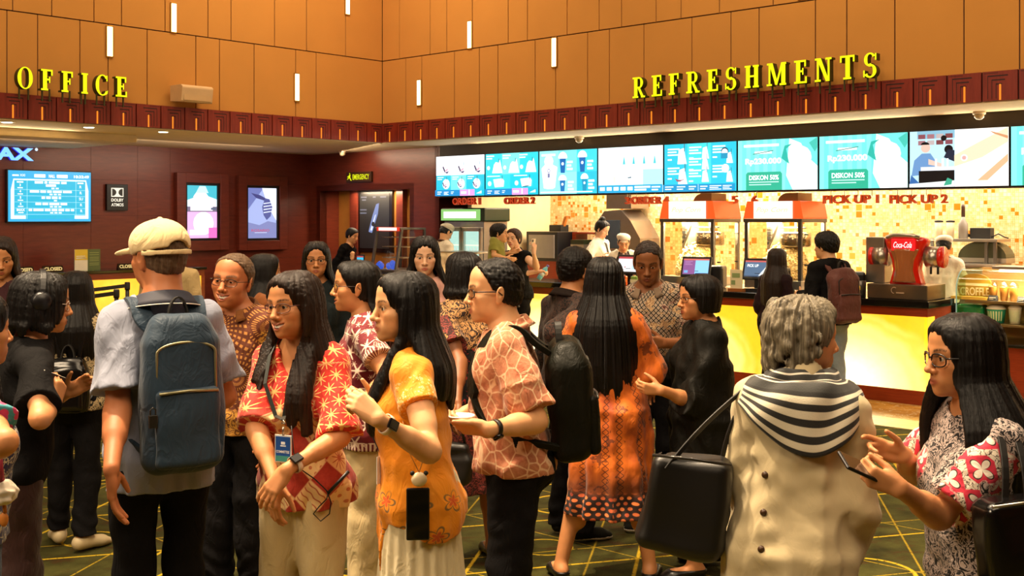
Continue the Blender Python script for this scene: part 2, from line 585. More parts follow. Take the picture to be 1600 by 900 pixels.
# ================================================================ people
class Human:
 """a posed figure; local frame x forward, y to its left, z up. Pixels only serve to find world points on rays."""
 def __init__(s, px, Y, H, face, sex='f', girth=1.0, head=None, fwd=0.015, yaw=0, pitch=0, roll=0, hs=1.0,
     armL=None, armR=None, feet=None, belly=0.0, bust=1.0, smile=0.0, shoulder=1.0, fine=True, neck=1.0, arm=1.0, raise_=0.0, long=1.0, lids=1.0):
  s.X, s.Y, s.H, s.th, s.sex, s.g = (px - 800) / F * Y, Y, H, math.radians(face), sex, girth
  s.fine, s.smile = fine, smile
  s.k = k = H / 1.65
  s.z0 = raise_
  s.Rw = rot_z(s.th)
  m = sex == 'm'
  s.hs = hs * (1.03 if m else 0.985) * (0.5 + 0.5 * k)
  lx, ly = fwd, 0.0
  if head is not None:
   d = s.dir((head - px) / F * Y, 0, 0)
   lx += d[0]; ly += d[1]
  s.P0 = A3(0, 0, 0.525 * H)
  top = A3(lx, ly, 0.83 * H)
  s.U = align((0, 0, 1), top - s.P0)
  s.crown = H
  hx = top + A3(0.02, 0, 0) * k + s.U @ A3(0.012, 0, 0)
  s.C = A3(hx[0], hx[1], H - 0.113 * s.hs)
  s.N = top
  s.Rh = rot_z(math.radians(yaw)) @ rot_y(math.radians(pitch)) @ rot_x(math.radians(roll))
  sw = (0.163 if m else 0.143) * k * shoulder * (0.7 + 0.3 * girth)
  g = girth
  ub = s.ub
  T = []
  dep, wid = g, g
  if m:
   T += [Ell(ub(0.0, 0, 0.90), (0.158 * wid * k, 0.112 * dep * k, 0.125 * k)),
     Ell(ub(0.008 + belly * 0.4, 0, 1.04), (0.145 * wid * k, (0.10 + belly) * dep * k, 0.13 * k)),
     Ell(ub(0.0, 0, 1.205), (0.160 * wid * k, 0.112 * dep * k, 0.165 * k)),
     Ell(ub(0.03, 0.07, 1.235), (0.07 * wid * k, 0.075 * k, 0.075 * k)), Ell(ub(0.03, -0.07, 1.235), (0.07 * wid * k, 0.075 * k, 0.075 * k))]
  else:
   T += [Ell(ub(-0.005, 0, 0.885), (0.168 * wid * k, 0.112 * dep * k, 0.13 * k)),
     Ell(ub(0.008 + belly * 0.4, 0, 1.035), (0.128 * wid * k, (0.092 + belly) * dep * k, 0.12 * k)),
     Ell(ub(0.0, 0, 1.205), (0.138 * wid * k, 0.100 * dep * k, 0.155 * k)),
     Ell(ub(0.068 * dep, 0.068, 1.185), (0.066 * k, 0.06 * bust * k, 0.066 * k)), Ell(ub(0.068 * dep, -0.068, 1.185), (0.066 * k, 0.06 * bust * k, 0.066 * k))]
  T += [Ell(ub(-0.055 * dep, 0.07, 0.86), (0.085 * g * k, 0.085 * g * k, 0.095 * k)), Ell(ub(-0.055 * dep, -0.07, 0.86), (0.085 * g * k, 0.085 * g * k, 0.095 * k))]
  yk = 0.052 if m else 0.044
  s.SL, s.SR = ub(-0.012, sw / k, 1.322), ub(-0.012, -sw / k, 1.322)
  T += [Seg(ub(-0.014, 0.03, 1.352), s.SL + A3(0, -0.02, 0), (0.062 * k, yk * k), (0.05 * k, yk * k), lat=(1, 0, 0)),
    Seg(ub(-0.014, -0.03, 1.352), s.SR + A3(0, 0.02, 0), (0.062 * k, yk * k), (0.05 * k, yk * k), lat=(1, 0, 0)),
    Seg(ub(-0.018, 0.02, 1.405), s.SL + A3(0, -0.03, 0.01), (0.05 * k, 0.03 * k), (0.04 * k, 0.03 * k), lat=(1, 0, 0)),
    Seg(ub(-0.018, -0.02, 1.405), s.SR + A3(0, 0.03, 0.01), (0.05 * k, 0.03 * k), (0.04 * k, 0.03 * k), lat=(1, 0, 0))]
  s.torso = T
  nr = (0.058 if m else 0.047) * k * neck
  s.nr = nr
  s.neck = [Seg(ub(-0.012, 0, 1.345), s.C + s.Rh @ A3(-0.022, 0, -0.045) * s.hs, (nr * 1.12, nr * 1.1), (nr * 0.97, nr * 0.98))]
  lr = (0.5 + 0.5 * g) * k
  s.legs = []
  s.feet = feet or ((0.0, 0.095, 8), (0.0, -0.095, -8))
  s.ank = []
  for i, (fx, fy, fa) in enumerate(s.feet):
   sg = 1 if i == 0 else -1
   hip = A3(0, sg * 0.082 * k * (0.6 + 0.4 * g), 0.515 * H)
   an = A3(fx, fy, 0.052 * H)
   kn = (hip + an) / 2 + A3(0.018, 0, 0.008) * k
   kn[2] = 0.285 * H
   d = rot_z(math.radians(fa))
   tu = [Seg(hip, kn + A3(0, 0, 0.03), (0.083 * lr, 0.088 * lr), (0.056 * lr, 0.058 * lr))]
   tl = [Seg(kn, an, (0.052 * lr, 0.052 * lr), (0.034 * k, 0.036 * k)),
     Seg(kn + A3(-0.022, 0, -0.06) * k, kn + A3(-0.014, 0, -0.17) * k, 0.048 * lr, 0.040 * lr)]
   ft = [Seg(an + d @ A3(-0.03, 0, -0.03 * k), A3(an[0], an[1], 0.035) + d @ A3(0.12, 0, 0) * k, (0.034 * k, 0.036 * k), (0.042 * k, 0.026 * k)),
     Seg(A3(an[0], an[1], 0.03) + d @ A3(0.11, 0, 0) * k, A3(an[0], an[1], 0.022) + d @ A3(0.165, 0, 0) * k, (0.042 * k, 0.022 * k), (0.032 * k, 0.016 * k))]
   s.legs.append((tu, tl, ft)); s.ank.append((an, kn, hip, d))
  s.arms = []
  s.LU, s.LF = 0.285 * k * arm * long, 0.245 * k * arm * long
  ar = (1.0 if m else 0.86) * (0.55 + 0.45 * g) * k * arm
  for sg, S, spec in ((1, s.SL, armL), (-1, s.SR, armR)):
   spec = dict(spec or {})
   E = s.target(spec.get('e'), S, s.LU)
   if E is None: E = S + nrm(A3(*spec.get('ed', (-0.06, sg * 0.16, -1.0)))) * s.LU
   W = s.target(spec.get('w'), E, s.LF)
   if W is None: W = E + nrm(A3(*spec.get('wd', (0.22, sg * 0.02, -1.0)))) * s.LF
   s.arms.append(s.make_arm(sg, S, E, W, spec, ar))
  s.make_head(lids)
 def ub(s, x, y, z):
  return s.P0 + s.U @ (A3(x, y, z) * s.k - s.P0)
 def dir(s, x, y, z): return s.Rw.T @ A3(x, y, z)
 def loc(s, w): return s.Rw.T @ (np.asarray(w, float) - A3(s.X, s.Y, s.z0))
 def wld(s, l): return s.Rw @ np.asarray(l, float) + A3(s.X, s.Y, s.z0)
 def hp(s, x, y, z): return s.C + s.Rh @ (A3(x, y, z) * s.hs)
 def target(s, spec, S, L):
  """spec: ('p', px, py, 'near'|'far') point on that pixel's ray at bone length; ('y', px, py, Y); ('l', x, y, z)"""
  if spec is None: return None
  if spec[0] == 'l': return A3(*spec[1:4])
  if spec[0] == 'y': return s.loc(world_at(spec[1], spec[2], spec[3]))
  O = s.loc((0, 0, CAMH)); d = s.loc(world_at(spec[1], spec[2], 1.0)) - O
  q = O - S; a, b, c = d.dot(d), 2 * q.dot(d), q.dot(q) - L * L
  disc = b * b - 4 * a * c
  if disc < 0: t = -b / (2 * a)
  else: t = (-b + (1 if spec[3] == 'far' else -1) * math.sqrt(disc)) / (2 * a)
  return O + d * t
 def make_arm(s, sg, S, E, W, spec, ar):
  k = s.k
  fd = nrm(W - E)
  up = [Seg(S + A3(0, 0, -0.005), E, (0.051 * ar, 0.053 * ar), (0.038 * ar, 0.040 * ar)), Seg(S + (E - S) * 0.3, S + (E - S) * 0.65, 0.049 * ar, 0.045 * ar)]
  lo = [Seg(E, W, (0.039 * ar, 0.040 * ar), (0.025 * ar, 0.029 * ar)), Seg(E + (W - E) * 0.12, E + (W - E) * 0.45, 0.043 * ar, 0.037 * ar)]
  if spec.get('f') is not None: f = nrm(s.dir(*spec['f'])) if not isinstance(spec['f'][0], str) else nrm(A3(*spec['f'][1:]))
  else: f = nrm(fd + A3(0.12, 0, 0))
  n = spec.get('n')
  n = s.dir(*n) if n is not None else A3(-0.25, -sg, 0)
  n = nrm(np.asarray(n) - f * np.dot(n, f))
  th = nrm(np.cross(f, n)) * (1 if sg < 0 else -1)
  q = (1.0 if s.sex == 'm' else 0.9) * (0.4 + 0.6 * k) * spec.get('size', 1.0)
  hand, mid = [], W + f * 0.05 * q
  items = []
  ang = spec.get('curl', (18, 22, 14))
  spread = spec.get('spread', 0.06)
  tips = []
  fl = ((0.026, 0.094, (0.043, 0.026, 0.021), 0.0096), (0.0088, 0.098, (0.047, 0.030, 0.023), 0.0098), (-0.0095, 0.094, (0.044, 0.028, 0.022), 0.0094), (-0.026, 0.086, (0.034, 0.021, 0.019), 0.0084))
  for i, (o, l, segs, r) in enumerate(fl):
   base = W + (f * l + th * o) * q
   items.append(('add', Seg(W + (f * 0.012 + th * o * 0.55) * q, base, (0.015 * q, 0.0155 * q), (0.0105 * q, 0.0115 * q), lat=th), 0.012))
   a = 0.0
   p = base
   ex = spec.get('extra', (0, 0, 0, 0))[i]
   for j, L in enumerate(segs):
    a += math.radians(ang[j] + ex * (1, 0.8, 0.5)[j])
    d = nrm(f * math.cos(a) + n * math.sin(a) + th * (o / 0.026) * spread * math.cos(a))
    p2 = p + d * L * q
    items.append(('add', Seg(p, p2, r * q * (1, 0.95, 0.88)[j], r * q * (0.95, 0.88, 0.74)[j]), 0.0025 if j else 0.004))
    p = p2
   tips.append(p)
  items.append(('add', Ell(W + (f * 0.045 + th * 0.018 + n * 0.010) * q, (0.018 * q, 0.014 * q, 0.03 * q), u=f, lat=th), 0.01))
  items.append(('add', Ell(W + (f * 0.045 - th * 0.02 + n * 0.008) * q, (0.014 * q, 0.013 * q, 0.034 * q), u=f, lat=th), 0.01))
  tv = spec.get('thumb', (0.62, 0.62, 0.35))
  t0 = W + (f * 0.022 + th * 0.022 + n * 0.006) * q
  d1 = nrm(f * tv[0] + th * tv[1] + n * tv[2])
  d2 = nrm(d1 + f * 0.35 - th * spec.get('tbend', 0.15))
  t1 = t0 + d1 * 0.045 * q; t2 = t1 + d2 * 0.034 * q; t3 = t2 + nrm(d2 + f * 0.2) * 0.026 * q
  items += [('add', Seg(t0, t1, 0.0145 * q, 0.0115 * q), 0.008), ('add', Seg(t1, t2, 0.0112 * q, 0.0098 * q), 0.003), ('add', Seg(t2, t3, 0.0098 * q, 0.0078 * q), 0.002)]
  return dict(S=S, E=E, W=W, up=up, lo=lo, hand=Group(items), f=f, n=n, th=th, q=q, tips=tips + [t3], sg=sg, ar=ar,
     palm=W + (f * 0.07 + n * 0.03) * q)
 def make_head(s, lids=1.0):
  k, hs, h = s.hs, s.hs, s.hp
  R = s.Rh; fx, ly, uz = R[:, 0], R[:, 1], R[:, 2]
  def E(c, r, k=0.02, mode='add', u=None, lat=None):       # r = (lateral, depth, vertical)
   return (mode, Ell(h(*c), tuple(x * hs for x in r), uz if u is None else R @ A3(*u), ly if lat is None else R @ A3(*lat)), k * hs)
  def S(a, b, ra, rb=None, k=0.01, mode='add', lat=None):
   f = lambda r: tuple(x * hs for x in r) if hasattr(r, '__len__') else r * hs
   return (mode, Seg(h(*a), h(*b), f(ra), f(rb if rb is not None else ra), None if lat is None else R @ A3(*lat)), k * hs)
  m = s.sex == 'm'
  it = [E((-0.012, 0, 0.034), (0.075, 0.098, 0.083)), E((0.028, 0, -0.032), (0.060, 0.060, 0.080), 0.03),
    E((0.032, 0, -0.070), (0.050 if m else 0.045, 0.046, 0.038), 0.03), E((0.076, 0, -0.098), (0.022 if m else 0.018, 0.018, 0.016), 0.025),
    E((0.055, 0, 0.052), (0.056, 0.036, 0.05), 0.03)]
  for y in (1, -1):
   it += [E((0.056, 0.043 * y, -0.020), (0.024, 0.026, 0.022), 0.025), E((0.050, 0.032 * y, -0.050), (0.024, 0.026, 0.028), 0.02),
     S((0.084, 0.012 * y, 0.022), (0.070, 0.046 * y, 0.022), 0.0115 if m else 0.009, 0.010, 0.02)]
  it += [E((0.108, 0.032 * y, 0.002), (0.019, 0.024, 0.0135), 0.016, 'sub') for y in (1, -1)]
  it += [E((0.0735, 0.0315 * y, 0.002), (0.0165, 0.0165, 0.0145), 0.006) for y in (1, -1)]
  it += [S((0.086, 0, 0.014), (0.108, 0, -0.030), (0.0085, 0.010), (0.0125, 0.011), 0.012, lat=(0, 1, 0)), E((0.110, 0, -0.033), (0.012, 0.0115, 0.0095), 0.006)]
  it += [E((0.097, 0.0135 * y, -0.037), (0.0085, 0.011, 0.008), 0.006) for y in (1, -1)]
  sm = s.smile
  it += [E((0.081, 0, -0.066), (0.030, 0.016, 0.023), 0.018)]
  c = 0.0255 + 0.007 * sm
  for y in (1, -1):
   it += [S((0.0985, 0.005 * y, -0.0630), (0.083 - 0.004 * sm, c * y, -0.067 + 0.010 * sm), (0.0046, 0.0052), (0.003, 0.003), 0.005),
     S((0.0970, 0.005 * y, -0.0745 - 0.005 * sm), (0.082 - 0.004 * sm, c * 0.95 * y, -0.0685 + 0.0095 * sm), (0.0054, 0.006), (0.003, 0.003), 0.005)]
  if sm > 0.3:
   it += [S((0.103, 0, -0.0690 - 0.002 * sm), (0.093, (0.021 + 0.006 * sm) * y, -0.0665 + 0.008 * sm), (0.016, 0.0020 + 0.0046 * sm), (0.014, 0.0012 + 0.0012 * sm), 0.002, 'sub', lat=(1, 0, 0)) for y in (1, -1)]
   it += [E((0.060, 0.041 * y, -0.028), (0.019, 0.021, 0.016), 0.018) for y in (1, -1)]
  else:
   it += [S((0.1030, -0.021, -0.0688), (0.1030, 0.021, -0.0688), (0.003, 0.0016), None, 0.003, 'sub', lat=(1, 0, 0))]
  it += [E((0.1065, 0.0065 * y, -0.0435), (0.004, 0.005, 0.0026), 0.002, 'sub') for y in (1, -1)]
  eo = 0.0044 * (1 - 0.35 * sm) * lids
  s.eye_open = eo
  it += [('sub', Ell(h(0.091, 0.0315 * y, 0.0012), (0.0172 * hs, 0.014 * hs, eo * hs), R @ nrm(A3(0, 0.10 * y, 1)), R @ nrm(A3(-0.28, y, 0.10))), 0.0015) for y in (1, -1)]
  for y in (1, -1):
   ear = [E((-0.010, 0.078 * y, -0.006), (0.0075, 0.018, 0.031), 0.01, u=(-0.18, 0.10 * y, 1), lat=(-0.45, y, 0)),
     E((-0.003, 0.075 * y, -0.032), (0.0065, 0.010, 0.012), 0.008),
     E((-0.008, 0.088 * y, -0.001), (0.006, 0.010, 0.017), 0.005, 'sub', u=(-0.18, 0.1 * y, 1), lat=(-0.45, y, 0))]
   it.append(('add', Group(ear), 0.006))
  s.headitems = it
 def body_items(s):
  it = [('add', p, 0.045) for p in s.torso]
  for tu, tl, ft in s.legs:
   it.append(('add', Group([('add', p, 0.03) for p in tu + tl + ft]), 0.03))
  for a in s.arms:
   it.append(('add', Group([('add', p, 0.025) for p in a['up'] + a['lo']]), 0.035))
  it.append(('add', Group(s.headitems), 0.0))
  it += [('add', p, 0.03) for p in s.neck]
  it += [('add', a['hand'], 0.012) for a in s.arms]
  return it
 def body(s, hands=(1, 1)):
  hd, hn, co = (0.0032, 0.0042, 0.012) if s.fine else (0.0055, 0.0062, 0.017)
  C, r = s.C, 0.128 * s.hs
  bands = []
  for i in range(3):
   b = [(C[i] - r, C[i] + r, hd)]
   for a, on in zip(s.arms, hands):
    if on:
     pts = np.array([a['W']] + a['tips'])
     b.append((pts[:, i].min() - 0.02, pts[:, i].max() + 0.02, hn))
   bands.append(b)
  v, f = shape(s.body_items(), co, bands)
  q = (v - s.C) @ s.Rh / s.hs                       # head coordinates
  mk = np.zeros((len(v), 3))
  sm = s.smile
  front = q[:, 0] > 0.066
  lipz = -0.0692 + 0.010 * sm * (np.abs(q[:, 1]) / 0.026) ** 2
  mk[:, 0] = front * np.clip(1.35 - np.sqrt((q[:, 1] / (0.0245 + 0.006 * sm)) ** 2 + ((q[:, 2] - lipz) / (0.0115 + 0.004 * sm)) ** 2) * 1.1, 0, 1) * 1.6
  ay = np.abs(q[:, 1])
  bz = 0.0235 + 0.005 * np.sin(np.clip((ay - 0.012) / 0.04, 0, 1) * PI * 0.8)
  mk[:, 1] = (q[:, 0] > 0.05) * ((ay > 0.012) & (ay < 0.054)) * np.clip(1.4 - np.abs(q[:, 2] - bz) / (0.0055 if s.sex == 'm' else 0.0042), 0, 1)
  lid = np.sqrt((ay - 0.0315) ** 2 / 0.0165 ** 2 + (q[:, 2] - 0.0045) ** 2 / 0.0075 ** 2)
  mk[:, 2] = (q[:, 0] > 0.055) * (q[:, 2] > 0.0035) * np.clip(1.25 - np.abs(lid - 1) * 4, 0, 1) * 0.8
  mk = np.clip(mk, 0, 1)
  far = (np.abs(q) > 0.14).any(1)
  mk[far] = 0
  return v, f, {'mk': mk, 'hq': q * (~far)[:, None]}
 def sleeve_group(s, a, e, end, loose=0.012):
  """inflated arm, cut at end (0..1 upper arm, 1..2 forearm)"""
  S, E, W = a['S'], a['E'], a['W']
  out = []
  ar = a['ar']
  if end <= 1.0:
   tip = S + (E - S) * (end + 0.15)
   out.append(('add', Seg(S, tip, (0.054 * ar + e, 0.056 * ar + e), (0.050 * ar + e + loose, 0.050 * ar + e + loose)), 0.02))
   out.append(('cut', Plane(nrm(E - S), S + (E - S) * end), 0.003))
  else:
   out.append(('add', Seg(S, E, (0.054 * ar + e, 0.056 * ar + e), (0.044 * ar + e + loose * .6,) * 2), 0.02))
   q = min(end - 1 + 0.12, 1.1)
   out.append(('add', Seg(E, E + (W - E) * q, (0.044 * ar + e + loose * .6,) * 2, (0.032 * ar + e + loose,) * 2), 0.025))
   out.append(('cut2', Plane(nrm(W - E), E + (W - E) * (end - 1)), 0.003))
  return out
 def top(s, hem, e=0.014, sleeve=0.62, sl_loose=0.014, fold=0.0065, seed=1, drape=1.0, flare=0.0, neck=0.012, vneck=None, waist=None, step=0.0072, extra=(), sl_e=None, split=None, hemwave=0.0, boat=0.0):
  """shirt, blouse or dress: torso and sleeves, one cloth surface"""
  k, g = s.k, s.g
  it = [('add', p.grow(e), 0.05) for p in s.torso if True]
  z1, zh = 1.16 * k, hem
  c1 = s.ub(0.004, 0, 1.16)
  wid = (0.155 if s.sex == 'm' else 0.142) * k * g
  dep = (0.115 if s.sex == 'm' else 0.112) * k * g
  if drape:
   hipw, hipd = (0.160 if s.sex == 'm' else 0.172) * k * g, 0.125 * k * g
   zc = max(hem - 0.05, 0.05)
   if hem > 0.84 * k:
    it.append(('add', Seg(c1, A3(c1[0] * 0.4, c1[1] * 0.4, zc), (wid + e, dep + e), (hipw * drape + e + flare, hipd * drape + e + flare), lat=(0, 1, 0), cap=0.05), 0.05))
   else:
    zm = 0.88 * k
    it.append(('add', Seg(c1, A3(c1[0] * 0.3, c1[1] * 0.3, zm), (wid * .96 + e, dep + e), (hipw + e, hipd + e), lat=(0, 1, 0), cap=0.05), 0.05))
    it.append(('add', Seg(A3(-0.01, 0, zm), A3(-0.01, 0, zc), (hipw * 1.01 + e, hipd * 1.06 + e), (hipw * drape + e + flare, hipd * 1.1 * drape + e + flare), lat=(0, 1, 0), cap=0.05), 0.05))
  it += list(extra)
  rs = np.random.RandomState(seed)
  if flare or hem < 0.8 * k:
   nf = rs.randint(7, 11); ph = rs.uniform(0, 6); zt = 0.95 * k
   amp = 0.010 + flare * 0.18
   it.append(('fun', lambda x, y, z: amp * np.clip((zt - z) / max(zt - hem, 0.1), 0, 1) * (np.sin(nf * np.arctan2(y, x) + ph + 1.3 * np.sin(2 * np.arctan2(y, x) + ph)) + 0.4 * np.sin((2 * nf + 1) * np.arctan2(y, x) + 2 * ph)), 0))
  hx = (lambda x, y, z: z)
  if sleeve > 0:
   for a in s.arms:
    G = s.sleeve_group(a, e if sl_e is None else sl_e, sleeve, sl_loose)
    it.append(('add', Group([(('add' if m_ == 'add' else 'int'), p_, k_) for m_, p_, k_ in G]), 0.028))
  it.append(('fun', sines(seed, 7, 16, 46, fold), 0))
  it.append(('fun', sines(seed + 9, 6, 45, 95, fold * 0.35), 0))
  rid = sines(seed + 50, 4, 14, 30, 1.0, 0.6)
  it.append(('fun', lambda x, y, z: -fold * 0.9 * np.clip(1 - 2.2 * np.abs(rid(x, y, z)), 0, 1), 0))
  nk = s.neck[0]
  it.append(('sub', Seg(nk.a + A3(0.0, 0, -0.005), nk.b, (s.nr * 1.1 + neck + boat, s.nr * 1.1 + neck), (s.nr + neck + 0.04 + boat, s.nr + neck + 0.035)), 0.006))
  if vneck:
   a, b = s.ub(0.03, 0, 1.375), s.ub(0.155, 0, 1.375 - vneck)
   it.append(('sub', Seg(a, b, (0.052 * k, 0.03), (0.006, 0.035), lat=(0, 1, 0)), 0.004))
  if sleeve == 0:
   for a in s.arms:
    it.append(('int', Plane((0, a['sg'], -0.12), a['S'] + A3(0, a['sg'] * 0.02, 0)), 0.006))
  if hemwave:
   ph = rs.uniform(0, 6)
   it.append(('fun', lambda x, y, z: np.maximum(0, (hem + hemwave * np.sin(2 * np.arctan2(y, x) + ph) - z)) * 3, 0))
  it.append(('int', Plane((0, 0, -1), (0, 0, hem)), 0.004))
  v, f = shape(it, step)
  return v, f, {'pc': s.pcoord(v)}
 def pcoord(s, v):
  """cloth coordinates in metres: round the body, up, and which piece (0 body, 1 left sleeve, 2 right)"""
  out = np.zeros((len(v), 3))
  cx = 0.0
  ang = np.arctan2(v[:, 1], v[:, 0] + 1e-6)
  rad = 0.15 * s.k * s.g
  out[:, 0] = ang * rad
  out[:, 1] = v[:, 2]
  tw = (0.155 if s.sex == 'm' else 0.135) * s.k * s.g
  for i, a in enumerate(s.arms):
   for p, q, off in ((a['S'], a['E'], 0.0), (a['E'], a['W'], s.LU)):
    d = q - p; L = np.linalg.norm(d); d = d / L
    h = (v - p) @ d
    hh = np.clip(h, 0, L)
    w = v - p - hh[:, None] * d
    dist = np.linalg.norm(w, axis=1)
    e1 = nrm(np.cross(d, A3(1, 0.2, 0))); e2 = np.cross(d, e1)
    m = (dist < 0.085 * s.k) & (h > 0.03) & ((np.abs(v[:, 1] - s.N[1] * .5) > tw) | (h > 0.12) & (dist < 0.07 * s.k))
    out[m, 0] = np.arctan2(w[m] @ e2, w[m] @ e1) * 0.062 + 1.0 + i
    out[m, 1] = h[m] + off
    out[m, 2] = 1 + i
  return out
 def pants(s, waist=None, ankle=0.06, e=0.012, loose=0.012, fold=0.006, seed=3, step=0.008, knee=None):
  k, g = s.k, s.g
  waist = waist or 1.0 * k
  it = [('add', p.grow(e), 0.05) for p in s.torso[:2] + s.torso[-6:-4]]
  for (tu, tl, ft), (an, kn, hip, d) in zip(s.legs, s.ank):
   kl = 0.058 * (0.5 + 0.5 * g) * k + e + loose * 0.6
   low = an + A3(0, 0, -0.03)
   al = 0.040 * k + e + loose
   it.append(('add', Group([('add', tu[0].grow(e + loose * 0.4), 0.02), ('add', Seg(kn, low, (kl, kl), (al, al)), 0.03),
          ('add', tl[1].grow(e), 0.02)]), 0.02))
  it.append(('fun', sines(seed, 7, 14, 42, fold), 0)); it.append(('fun', sines(seed + 9, 6, 45, 95, fold * 0.4), 0))
  an = s.ank
  it.append(('fun', lambda x, y, z: -fold * 1.2 * np.sin(z * 75 + 3 * np.sin(y * 23 + x * 11)) * np.clip((0.28 - z) / 0.2, 0, 1), 0))
  it.append(('int', Plane((0, 0, 1), (0, 0, waist)), 0.005))
  it.append(('int', Plane((0, 0, -1), (0, 0, ankle)), 0.004))
  v, f = shape(it, step)
  u = np.stack([np.arctan2(v[:, 1], v[:, 0]) * 0.16, v[:, 2], np.zeros(len(v))], 1)
  return v, f, {'pc': u}
 def shoe(s, i, h=0.085, e=0.007, low=False):
  an, kn, hip, d = s.ank[i]
  ft = s.legs[i][2]
  k = s.k
  it = [('add', p.grow(e), 0.02) for p in ft]
  it.append(('add', Seg(an + A3(0, 0, -0.02), an + A3(0, 0, 0.03), 0.040 * k, 0.042 * k), 0.02))
  if low:
   it.append(('sub', Ell(A3(an[0], an[1], 0.075) + d @ A3(0.045, 0, 0), (0.032 * k, 0.075 * k, 0.04), lat=d @ A3(0, 1, 0)), 0.006))
  it.append(('int', Plane((0, 0, 1), (0, 0, 0.06 if low else h)), 0.006))
  it.append(('int', Plane((0, 0, -1), (0, 0, 0.004)), 0.003))
  return shape(it, 0.006 if s.fine else 0.01)
 def sole(s, i, th=0.022, e=0.010):
  an, kn, hip, d = s.ank[i]
  it = [('add', p.grow(e), 0.02) for p in s.legs[i][2]]
  it.append(('int', Plane((0, 0, 1), (0, 0, th)), 0.003))
  it.append(('int', Plane((0, 0, -1), (0, 0, 0.0)), 0.003))
  return shape(it, 0.007)
 def hair(s, cap=0.010, cut=(0.8, 0.0, -0.6, 0.024), nape=-0.058, locks=(), seed=5, groove=0.0016, gn=46, step=None, side=0.055, top=0.0, part=None, vol=(0, 0, 0), smooth=0.016, face=None, fuzz=0.0):
  """cap over the skull, trimmed at the hairline, and hanging locks [(points, radii)] in local coordinates"""
  h, hs, R = s.hp, s.hs, s.Rh
  uz, ly = R[:, 2], R[:, 1]
  c = cap
  sk = [('add', Ell(h(-0.012 - vol[0], 0, 0.034), ((0.076 + c + vol[1]) * hs, (0.098 + c + vol[0]) * hs, (0.084 + c + top) * hs), uz, ly), 0.02),
    ('add', Ell(h(0.050, 0, 0.056), ((0.058 + c * 0.7) * hs, (0.036 + c * 0.6) * hs, (0.05 + c * 0.8) * hs), uz, ly), 0.03),
    ('add', Ell(h(-0.04, 0, -0.02), ((0.060 + c * 0.7 + vol[1]) * hs, (0.062 + c * 0.6 + vol[0]) * hs, (0.06 + c) * hs), uz, ly), 0.03)]
  if cut is not None:
   n = R @ A3(*cut[:3])
   sk.append(('int', Plane(n, h(0, 0, 0) + nrm(n) * cut[3] * hs / np.linalg.norm(cut[:3])), 0.010))
  sk.append(('int', Plane(R @ A3(0, 0, -1), h(0, 0, nape)), 0.014))
  if side is not None:
   sk.append(('int', Plane(R @ A3(0.35, 0, -1), h(0.0, 0, -side + 0.02)), 0.012))
  if face is not None:                      # (y, z, half width, half height) of the oval opening of the face
   sk.append(('sub', Ell(h(0.11, face[0], face[1]), (face[2] * hs, 0.062 * hs, face[3] * hs), uz, ly), 0.008))
  it = [('add', Group(sk), 0.0)]
  for pts, rad in locks:
   g = []
   for i in range(len(pts) - 1):
    ra = rad[i] if hasattr(rad, '__len__') else rad
    rb = rad[i + 1] if hasattr(rad, '__len__') else rad
    if hasattr(ra, '__len__'):
     c0 = np.asarray(pts[i], float); o = c0 - A3(s.C[0], s.C[1], c0[2])
     g.append(('add', Seg(pts[i], pts[i + 1], ra, rb, lat=np.cross(A3(0, 0, 1), nrm(o + 1e-6))), 0.0))
    else: g.append(('add', Seg(pts[i], pts[i + 1], ra, rb), 0.0))
   it.append(('add', Group(g), smooth))
  cx, cy = s.C[0], s.C[1]
  rs = np.random.RandomState(seed); ph = rs.uniform(0, 6, 4)
  def gr(x, y, z):
   a = np.arctan2(y - cy, x - cx)
   w = a + 0.09 * np.sin(5 * z + ph[0]) + 0.03 * np.sin(11 * z + 3 * a)
   return groove * (np.sin(gn * w + ph[1]) * 0.6 + np.sin(gn * 1.73 * w + ph[2] + 5 * z) * 0.5 + np.sin(gn * 0.41 * w + ph[3]) * 0.8)
  it.append(('fun', gr, 0))
  if fuzz: it.append(('fun', sines(seed + 3, 9, 160, 420, fuzz), 0))
  step = step or (0.0042 if s.fine else 0.0075)
  v, f = shape(it, step)
  a = np.arctan2(v[:, 1] - cy, v[:, 0] - cx)
  return v, f, {'hc': np.stack([a, np.linalg.norm(v[:, :2] - s.C[:2], axis=1), v[:, 2] - s.C[2]], 1)}
 def curtain(s, a0, a1, n, zend, r=0.021, ear=0.088, out=0.10, ragged=0.03, seed=2, start=0.05, zmid=None, back=None, shape_=None):
  """locks hanging from the crown between head angles a0..a1 (0 in front, 180 behind)"""
  rs = np.random.RandomState(seed)
  L = []
  R, hs = s.Rh, s.hs
  for i in range(n):
   a = math.radians(a0 + (a1 - a0) * (i + 0.5) / n) + rs.uniform(-.06, .06)
   ca, sa = math.cos(a), math.sin(a)
   p = []
   p.append(s.hp(-0.012 + 0.045 * ca * 1.1, 0.045 * sa, 0.100))
   p.append(s.hp(-0.012 + 0.080 * ca * 1.15, 0.066 * sa, 0.070))
   p.append(s.hp(-0.012 + (ear + 0.010) * ca, ear * 0.93 * sa, 0.0))
   q = s.hp(-0.012 + (ear + 0.010) * ca, ear * 0.97 * sa, -0.065)
   p.append(q)
   ze = zend + rs.uniform(-ragged, ragged)
   zs = s.SL[2] + 0.055
   w = A3(q[0] - s.C[0], q[1] - s.C[1], 0)
   wn = nrm(w)
   tx, ty = (0.135, 0.15)
   cl = 1.0 / math.sqrt((wn[0] / tx) ** 2 + (wn[1] / ty) ** 2) * s.k * (out / 0.10) * (0.6 + 0.4 * s.g)
   b0 = s.N * A3(1, 1, 0) * 0.9
